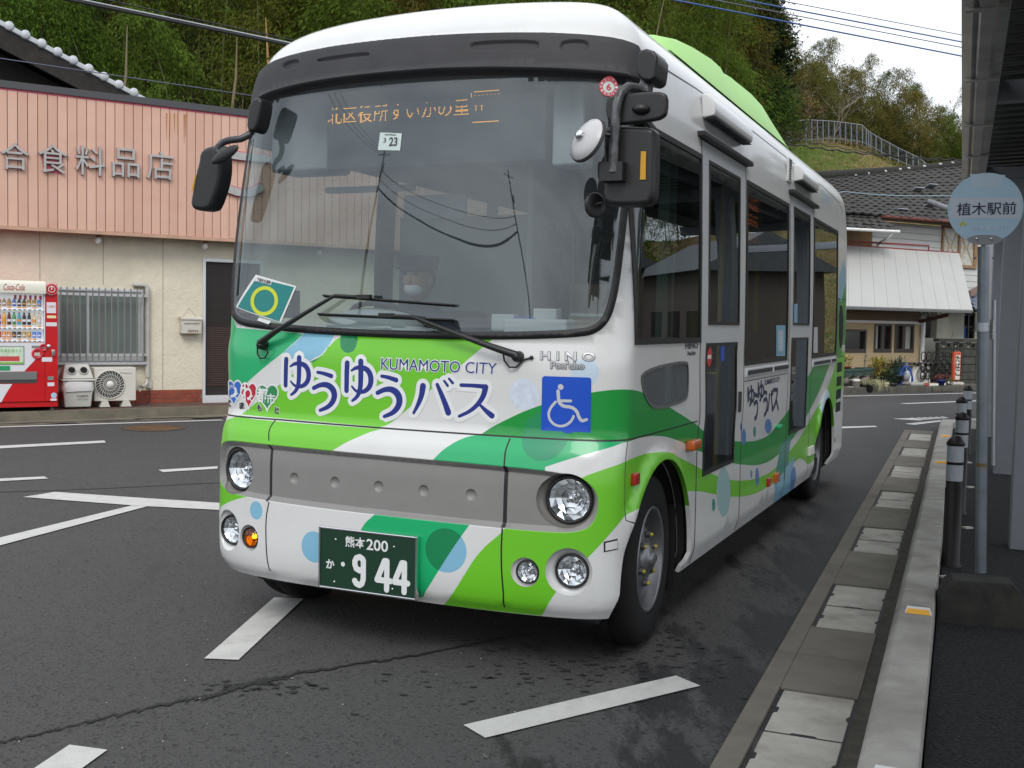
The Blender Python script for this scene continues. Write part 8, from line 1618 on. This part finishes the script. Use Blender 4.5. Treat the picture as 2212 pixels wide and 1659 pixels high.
# ---- wheels and wells
TYRE = mat('tyre', (.008, .008, .0085), .8, bump=.3, bscale=80, spec=.3, dirt=.4, dcol=(.018, .017, .015), dscale=8); RIM = mat('steel_rim', (.21, .215, .23), .38, .7, dirt=.35, dcol=(.12, .11, .10), dscale=7, var=.1); NUT = mat('nut', (.10, .10, .10), .5, .5); NUTY = mat('nut_tip', (.42, .36, .03), .5)
def wheel(x, y, sgn, name='wheel', steer=0., rear=False):
    a_ = np.array([math.sin(steer), math.cos(steer), 0])*sgn; c = np.array([x, y, .400]); q = MB(BM4); 
    q.lathe(c, a_, [(-.20, .235), (-.215, .27), (-.22, .33), (-.21, .37), (-.18, .396), (-.14, .400), (-.11, .400), (-.108, .394), (-.10, .394), (-.098, .400), (-.06, .400), (-.03, .395), (-.006, .375), (.006, .335), (.007, .29), (.003, .262), (-.004, .240), (-.03, .228)], 56); ty = None
    if not rear: r_ = [(-.03, .240), (-.004, .246), (.004, .240), (-.006, .230), (-.055, .220), (-.085, .208), (-.088, .195), (-.07, .175), (-.042, .145), (-.03, .11), (-.028, .085), (-.028, 0)]
    else: r_ = [(-.03, .236), (-.004, .240), (.002, .234), (-.006, .226), (-.06, .212), (-.11, .205), (-.125, .18), (-.13, .14), (-.13, 0)]
    w_ = MB(BM4).lathe(c, a_, r_, 56).build(name, RIM, bus); q.build('tyre', TYRE, w_)
    up = np.array([0, 0, 1.]); sd = np.cross(up, a_); zf_ = -.028 if not rear else -.13
    MB(BM4).lathe(c+a_*zf_, a_, [(0, .085), (.012, .083), (.018, .062), (.024, .056), (.028, .042), (.038, .039), (.045, .03), (.048, 0)], 28).build('hub', RIM, w_)
    for k in range(6):
        t_ = 2*math.pi*k/6+.35; p_ = c+a_*zf_+sd*.112*math.cos(t_)+up*.112*math.sin(t_); nq = MB(BM4).lathe(p_, a_, [(0, .02), (.004, .02), (.004, .017), (.018, .016), (.020, .010), (.020, 0)], 6, smooth=False); nt_ = nq.build('lug_nut', NUT, w_); MB(BM4).lathe(p_+a_*.020, a_, [(0, .009), (.010, .008), (.012, 0)], 10).build('nut_tip', NUTY, nt_)
    if not rear:
        for k in range(4):
            t_ = math.pi/4+math.pi/2*k+.3; rad = sd*math.cos(t_)+up*math.sin(t_); tg = -sd*math.sin(t_)+up*math.cos(t_); p_ = c+a_*(-.058)+rad*.172; q = MB(BM4); nn_ = a_*.85+rad*.5; K = 18
            q.poly([p_+nn_*.006+tg*.043*math.cos(2*math.pi*j/K)+(rad*.9-a_*.5)*.018*math.sin(2*math.pi*j/K) for j in range(K)]); q.build('vent_hole', DARK, w_)
    return w_
wheel(-.74, .995, 1, steer=-.05); wheel(-5.565, .985, 1, rear=True); wheel(-.74, -.995, -1, steer=.05); wheel(-5.565, -.985, -1, rear=True)
for (cx_, cz_, rx, rz) in AR:
    for sg in (1, -1):
        A = np.array([(sx(x, max(z, .27)), z) for x, z in [(cx_+rx+.01, .28)]+[(cx_+(rx+.01)*math.cos(math.pi*k/20), cz_+(rz+.01)*math.sin(math.pi*k/20)) for k in range(21)]+[(cx_-rx-.01, .28)]]); X, N_ = PD(A[:, 0]*sg, A[:, 1]); X = P(A[:, 0]*sg, A[:, 1])-N_*.012; Y = X.copy(); Y[:, 1] = sg*.55; m_ = len(X)
        q = MB(BM4); q.add(np.vstack([X, Y]), [(i, i+1, m_+i+1, m_+i) for i in range(m_-1)]+[tuple(range(m_, 2*m_))], 0, True); q.build('wheel_well', DARK, bus)
# arch lip inner edge
for a in AR:
    A = np.array(dens(arch(*a), .04, False)); X, N_ = PD(A[:, 0], A[:, 1]); X2 = X-N_*.022
    for m_, lo, hi in ((WHITE, 0, .60), (mat('arch_edge_green', (.10, .34, .015), .5) if 'arch_edge_green' not in MAT else MAT['arch_edge_green'], .60, 9)):
        q = MB(BM4); [q.add([X[i], X[i+1], X2[i+1], X2[i]], [(0, 1, 2, 3)]) for i in range(len(A)-1) if lo <= A[i:i+2, 1].mean() < hi]; q.build('arch_edge', m_, bus)
# underbody
q = bb(); q.box(-6.6, -1.25, -.97, .97, .22, .34); q.box(-1.3, -.25, -.55, .55, .24, .5); q.build('underbody', DARK, bus)
bb().box(-.34, -.28, -.90, -.58, .18, .27).build('air_dam', BLACKR, bus, bevel=.02); bb().box(-.36, -.30, .60, .90, .175, .26).build('air_dam', BLACKR, bus, bevel=.02)
q = MB(BM4); q.poly([(-1.13, 1.0, .16), (-1.13, .6, .16), (-1.13, .6, .6), (-1.13, 1.0, .6)]); q.build('mud_flap', BLACKP, bus)
# side lamps and bits
def sidebit(name, u, v, du, dv, dz, m, bevel=.01, par=bus):
    s, w_ = inv(u, v); p_, n_ = PD(np.array([s]), np.array([w_])); s1 = inv(u+du, v)[0]; hw = abs(float(P(np.array([s]), np.array([w_]))[0][0]-P(np.array([s1]), np.array([w_]))[0][0])); v1 = inv(u, v+dv)[1]; return MB(BM4).obox(p_[0]+n_[0]*dz/2, (hw, 0, 0), (0, dz/2+.002, 0), (0, 0, abs(v1-w_))).build(name, m, par, bevel=bevel)
AMO = mat('orange_lens', (.50, .10, .01), .2, coat=.5); REDL = mat('red_reflector', (.35, .02, .01), .25, coat=.5)
sidebit('side_repeater', 1489, 960, 8, 11, .045, AMO, .012); sidebit('side_reflector', 1368, 1034, 5, 13, .02, REDL, .006); sidebit('side_reflector', 1659, 1041, 3, 9, .015, REDL, .005); sidebit('side_marker', 1674.5, 1031, 4, 10, .02, AMO, .005); sidebit('side_reflector', 1797, 951, 1.8, 5, .015, REDL, .004)
sidebit('side_marker', 1749, 973, 4.5, 9, .02, MWHITE, .006); sidebit('green_knob', 1679, 921, 2.5, 4, .03, EMR, .006)
sidebit('door_handle', 1596, 868, 1.5, 22, .012, DARKP, .004); 
q = MB(BM4); c4 = I((1304, 1170), (1333, 1163), (1334, 1186), (1304, 1193)); decal('tow_cover_gap', [(lambda x, y: inpoly(x, y, c4), [c4], SEAM)], bus, .001); c5 = inset(c4, -.0) ; c5 = inset(c4, .006); decal('tow_cover', [(lambda x, y: inpoly(x, y, c5), [c5], WHITE)], bus, .006)
# ------------------------------------------------------------ inside the bus
INT = mat('cabin_grey', (.24, .25, .26), .75, var=.05); INTD = mat('cabin_dark', (.05, .05, .055), .8); INTL = mat('cabin_light', (.42, .43, .43), .7); SEATM = mat('seat_fabric', (.05, .06, .09), .9, var=.3); YRAIL = mat('yellow_rail', (.45, .30, .02), .4); GLZ = mat('partition_green', (.14, .22, .19), .4)
bb().box(-6.6, -.35, -.96, .96, .345, .37).build('cabin_floor', INTD, bus)
# dashboard: wide shelf following the windscreen, hood before the driver
b = MB(BM4); vs, fs = [], []; NS = 25
for i in range(NS):
    t_ = -1+2*i/(NS-1); y = .93*t_; xf = float(np.interp(abs(y), [0, .6, .8, .93], [-.17, -.21, -.27, -.36])); hz = 1.40+.06*math.exp(-((y+.42)/.30)**2)*1.0
    for x, z in ((xf, 1.36), (xf-.05, 1.385), (xf-.22, hz-.0+.012), (-.62, hz+.01), (-.70, hz-.06), (-.72, 1.0), (-.72, .4)): vs.append((x, y, z))
b.add(vs, [(i*7+k, i*7+k+1, (i+1)*7+k+1, (i+1)*7+k) for i in range(NS-1) for k in range(6)], 0, True); ds = b.build('dashboard', mat('dash_grey', (.40, .415, .415), .7, var=.04), bus)
for y0 in (-.52, -.24, .02, .27, .53): bb().obox((-.30, y0+.09, 1.404), (.012, 0, .002), (0, .105, 0), (0, 0, .006)).build('air_vent', INTD, ds, bevel=.003)
b = MB(BM4); b.blob((-.60, -.42, 1.45), .16, .27, .09, 20, 10); b.build('instrument_hood', MAT['dash_grey'], ds)
bb().box(-.68, -.56, .30, .62, 1.42, 1.50).build('fare_tray', INTL, ds, bevel=.01)
for y_, z_, c_ in ((.18, 1.50, INTL), (.40, 1.53, INTL), (.30, 1.49, mat('blue_pack', (.03, .08, .3), .5))): bb().box(-.75, -.68, y_, y_+.12, 1.44, z_+.02).build('ticket_box', c_, ds, bevel=.006)
c_ = BW3(np.array([-.72, -.40, 1.46])); q = MB(); up_ = np.array([0, 0, .45])-BF_*.9*0; 
a1_, a2_ = BL_, (BF_*.82+np.array([0, 0, .45])); a2_ = a2_/np.linalg.norm(a2_); q.tube([c_+a1_*.21*math.cos(t_)+a2_*.21*math.sin(t_) for t_ in np.linspace(0, 2*math.pi, 33)], .014, 8, cap=False); sw = q.build('steering_wheel', INTD, bus)
for t_ in (0.2, math.pi-.2, -math.pi/2): MB().tube([c_-np.array([0, 0, .04]), c_+a1_*.2*math.cos(t_)+a2_*.2*math.sin(t_)], .012, 6).build('spoke', INTD, sw)
# destination display with its lamps
ds0, ds1 = -.46, .56
pan = bb().box(-.40, -.36, ds0-.10, ds1+.02, 2.19, 2.50).build('destination_display', mat('display_black', (.012, .014, .016), .35), bus, bevel=.01)
bb().box(-.52, -.38, ds1+.04, ds1+.19, 2.17, 2.54).build('display_side_box', INTL, bus, bevel=.015); bb().box(-.62, -.40, -.92, ds0-.12, 2.20, 2.56).build('front_locker', INT, bus, bevel=.02)
LEDM = mat('led_amber', (1, .42, .05), .5, emit=1.6)
def led_text(body, y0, y1, z0, z1, nrow, x, holes_):
    v, f = text_tris(body); tri = [v[list(t)] for t in f]; lo, hi = v.min(0), v.max(0); pitch = (z1-z0)/nrow; ncol = int((y1-y0)/pitch); gx = lo[0]+(hi[0]-lo[0])*(np.arange(ncol)+.5)/ncol; gy = lo[1]+(hi[1]-lo[1])*(np.arange(nrow)+.5)/nrow; GX, GY = np.meshgrid(gx, gy); on = np.zeros(GX.shape, bool)
    for t in tri: on |= inpoly(GX, GY, t)
    q = MB(BM4); r_ = pitch*.30
    for j in range(nrow):
        if j in holes_: continue
        for i in range(ncol):
            if on[j, i]: y = y0+(i+.5)*pitch*(y1-y0)/(ncol*pitch); z = z0+(j+.5)*pitch; q.add([(x, y-r_, z-r_), (x, y+r_, z-r_), (x, y+r_, z+r_), (x, y-r_, z+r_)], [(0, 1, 2, 3)])
    return q
def pts_on(u, v): X = toB(atx(u, v, -.358)); return X[1], X[2]
ya, za = pts_on(708, 267); yb2, zb2 = pts_on(1013, 252); _, zt_ = pts_on(1010, 212)
zlo_, zhi_ = (za+zb2)/2, zt_
led_text('北区役所すいかの里', ya, yb2, zlo_, zhi_, 16, -.358, (10, 11, 12, 13)).build('led_text', LEDM, pan)
q = MB(BM4); pitch = (zhi_-zlo_)/16; yr0 = yb2+.01; yr1 = pts_on(1078, 235)[0]; 
def dot(y, z): r_ = pitch*.30; q.add([(-.358, y-r_, z-r_), (-.358, y+r_, z-r_), (-.358, y+r_, z+r_), (-.358, y-r_, z+r_)], [(0, 1, 2, 3)])
ztp = pts_on(1045, 197)[1]; zbt = pts_on(1045, 263)[1]; n_ = int((yr1-yr0)/pitch)
for i in range(n_+1):
    if i > 2: dot(yr0+i*pitch, ztp)
    if i > 1: dot(yr0+i*pitch, zbt)
    if i > 3 and i % 4 == 0: dot(yr0+i*pitch, ztp-pitch*3.4)
for j in range(4): dot(yr0+.4*pitch*(j > 2), ztp-pitch*(1.5+j)); 
for i in (5, 11):
    for j in range(4): dot(yr0+i*pitch, (ztp+zbt)/2-pitch*(j)); 
    dot(yr0+(i-1)*pitch, (ztp+zbt)/2+pitch); dot(yr0+(i+1)*pitch, (ztp+zbt)/2+pitch)
q.build('led_bus_symbol', LEDM, pan)
# small side display behind the second window
LED2 = mat('led_orange', (1, .20, .03), .5, emit=1.2); sd_ = bb().box(-2.95, -2.55, .955, .985, 1.98, 2.30).build('side_display', MAT['display_black'], bus)
for z_, tx in ((2.205, '北区'), (2.105, '役所'), (2.005, 'すいか')):
    v, f = text_tris(tx); lo, hi = v.min(0), v.max(0); tri = [v[list(t)] for t in f]; nr_, nc_ = 11, 26; GX, GY = np.meshgrid(lo[0]+(hi[0]-lo[0])*(np.arange(nc_)+.5)/nc_, lo[1]+(hi[1]-lo[1])*(np.arange(nr_)+.5)/nr_); on = np.zeros(GX.shape, bool)
    for t in tri: on |= inpoly(GX, GY, t)
    q = MB(BM4)
    for j in range(nr_):
        for i in range(nc_):
            if on[j, i] and j not in (6, 7): x = -2.60-.30*(i+.5)/nc_; z = z_+.07*(j+.5)/nr_; q.add([(x-.004, .986, z-.002), (x+.004, .986, z-.002), (x+.004, .986, z+.002), (x-.004, .986, z+.002)], [(0, 1, 2, 3)])
    q.build('led_text', LED2, sd_)
# seats, rails, partitions
def seat(x, y, h=.45, col=SEATM, lab='passenger seat inside the bus'):
    s_ = bb().box(x-.22, x+.22, y-.22, y+.22, .37+h-.08, .37+h+.04).build('seat', col, bus, bevel=.04); bb().box(x-.28, x-.18, y-.22, y+.22, .37+h+.03, .37+h+.62).build('backrest', col, s_, bevel=.04); bb().box(x-.15, x+.15, y-.15, y+.15, .37, .37+h-.085).build('seat_base', INTD, s_); return s_
seat(-1.25, -.45, .55, INTD)
for x in (-2.3, -3.0, -3.7, -4.4, -5.5): seat(x, -.68)
for x in (-2.7, -3.4, -5.5): seat(x, .70)
for x in (-6.1,):
    for y in (-.7, -.24, .24, .7): seat(x, y, .7)
q = MB(BM4)
bb().box(-1.72, -1.68, -.92, -.05, .4, 2.1).build('driver_partition', INT, bus, bevel=.01); bb().box(-1.02, -.80, .05, .36, .37, 1.32).build('fare_box', INTL, bus, bevel=.03)
for (a, c) in (((-1.5, .02, .4), (-1.5, .02, 2.75)), ((-2.45, .55, .4), (-2.45, .55, 2.7)), ((-3.8, .80, .4), (-3.8, .80, 2.6)), ((-4.85, .80, .4), (-4.85, .80, 2.6)), ((-1.35, .88, .4), (-1.35, .88, 2.5)), ((-2.40, .88, .4), (-2.40, .88, 2.5))): MB(BM4).tube([a, c], .017, 8).build('grab_pole', YRAIL if a[0] < -2 else INTL, bus)
for y in (-.4, .4): MB(BM4).tube([(-1.8, y, 2.35), (-6.3, y, 2.35)], .016, 8).build('hand_rail', INTL, bus)
for k in range(9): MB(BM4).tube([(-2.2-.45*k, .4, 2.34), (-2.2-.45*k, .4, 2.22)], .006, 5).build('strap', INTD, bus); 
bb().box(-1.10, -1.02, .90, .955, 1.42, 2.3).build('glass_guard', GLZ, bus)
bb().obox((-.52, -.05, 2.02), (.012, 0, .0), (0, .17, 0), (0, 0, .06)).build('interior_mirror', INTD, bus, bevel=.01); bb().box(-.75, -.7, -.80, -.28, 2.13, 2.16).build('sun_visor', INT, bus, bevel=.01)
bb().box(-.50, -.42, -.90, -.80, 1.48, 1.62).build('dash_camera', INTD, bus, bevel=.008)
# driver
dvr = thing('person', BW3(np.array([-1.05, -.42, .37])), 'bus driver in dark uniform, cap, white mask and white gloves at the wheel', 'person', rz=bus.rotation_euler[2])
SKIN = mat('skin', (.42, .25, .17), .6); UNI = mat('uniform', (.035, .04, .06), .85); WG_ = mat('white_glove', (.66, .66, .66), .7)
def skinned(name, verts, edges, radii, m, par, sub=2):
    me = bpy.data.meshes.new(name); V = BW3(np.array(verts)); iv = np.array(wm(par).inverted()); V = V@iv[:3, :3].T+iv[:3, 3]; me.from_pydata(V.tolist(), edges, []); o = bpy.data.objects.new(name, me); COL.objects.link(o); o.parent = par; sk = o.modifiers.new('skin', 'SKIN'); me.materials.append(m)
    if not me.skin_vertices:
        bpy.context.view_layer.objects.active = o; me.attributes
    try:
        if not me.skin_vertices:
            import bmesh
            bm = bmesh.new(); bm.from_mesh(me); bm.verts.layers.skin.verify(); bm.to_mesh(me); bm.free()
        for i, r_ in enumerate(radii): me.skin_vertices[0].data[i].radius = (r_, r_); me.skin_vertices[0].data[i].use_root = (i == 0)
    except Exception as ex_: print('skin', ex_)
    s_ = o.modifiers.new('sub', 'SUBSURF'); s_.levels = sub; s_.render_levels = sub; sk.use_smooth_shade = True; return o
dx, dy = -1.10, -.42
V_ = [(dx, dy, .95), (dx+.0, dy, 1.15), (dx+.02, dy, 1.36), (dx+.03, dy, 1.50), (dx+.05, dy, 1.58), (dx+.03, dy-.19, 1.44), (dx+.16, dy-.25, 1.27), (dx+.36, dy-.18, 1.42), (dx+.03, dy+.19, 1.44), (dx+.16, dy+.25, 1.27), (dx+.36, dy+.18, 1.42), (dx+.02, dy-.10, .95), (dx+.42, dy-.13, .97), (dx+.5, dy-.13, .55), (dx+.02, dy+.10, .95), (dx+.42, dy+.13, .97), (dx+.5, dy+.13, .55)]
E_ = [(0, 1), (1, 2), (2, 3), (3, 4), (3, 5), (5, 6), (6, 7), (3, 8), (8, 9), (9, 10), (0, 11), (11, 12), (12, 13), (0, 14), (14, 15), (15, 16)]
skinned('body', V_, E_, [.15, .14, .15, .09, .055, .075, .052, .038, .075, .052, .038, .09, .075, .05, .09, .075, .05], UNI, dvr)
HX = np.array([dx+.07, dy, 1.70]); hd = MB(BM4); hd.blob(HX, .098, .075, .118, 20, 14); hd.blob(HX+np.array([.093, 0, -.005]), .02, .014, .028, 8, 6); hd.blob(HX+np.array([0, .075, -.01]), .02, .012, .03, 8, 6); hd.blob(HX+np.array([0, -.075, -.01]), .02, .012, .03, 8, 6); hd_ = hd.build('head', SKIN, dvr)
MB(BM4).blob(HX+np.array([.045, 0, -.050]), .052, .055, .045, 16, 10).build('face_mask', WG_, dvr); 
for sg in (-1, 1): MB(BM4).blob(HX+np.array([.090, sg*.032, .025]), .008, .014, .007, 8, 6).build('eye', BLACKP, hd_)
cp_ = MB(BM4); cp_.lathe(HX+np.array([-.005, 0, .045]), (0.1, 0, 1), [(0, .10), (.03, .102), (.05, .115), (.075, .11), (.085, 0)], 24); cp_.obox(HX+np.array([.10, 0, .06]), (.035, 0, -.01), (0, .06, 0), (0, 0, .005)); cp_.build('cap', UNI, dvr); MB(BM4).blob(HX+np.array([-.03, 0, .01]), .082, .08, .09, 16, 10).build('hair', BLACKP, dvr)
for sg in (-1, 1):
    w3 = np.array([dx+.40, dy+sg*.18, 1.455]); V2 = [tuple(w3), tuple(w3+(.045, 0, .02))]; E2 = [(0, 1)]; Rd = [.030, .034]
    for k in range(4):
        b0 = len(V2); base = w3+np.array([.075, -.03+.02*k, .035]); V2 += [tuple(base), tuple(base+(.028, 0, .002)), tuple(base+(.036, 0, -.022))]; E2 += [(1, b0), (b0, b0+1), (b0+1, b0+2)]; Rd += [.010, .0095, .008]
    b0 = len(V2); V2 += [tuple(w3+(.04, -sg*.035, .03)), tuple(w3+(.065, -sg*.05, .03))]; E2 += [(1, b0), (b0, b0+1)]; Rd += [.011, .009]; skinned('hand', V2, E2, Rd, WG_, dvr, 1)
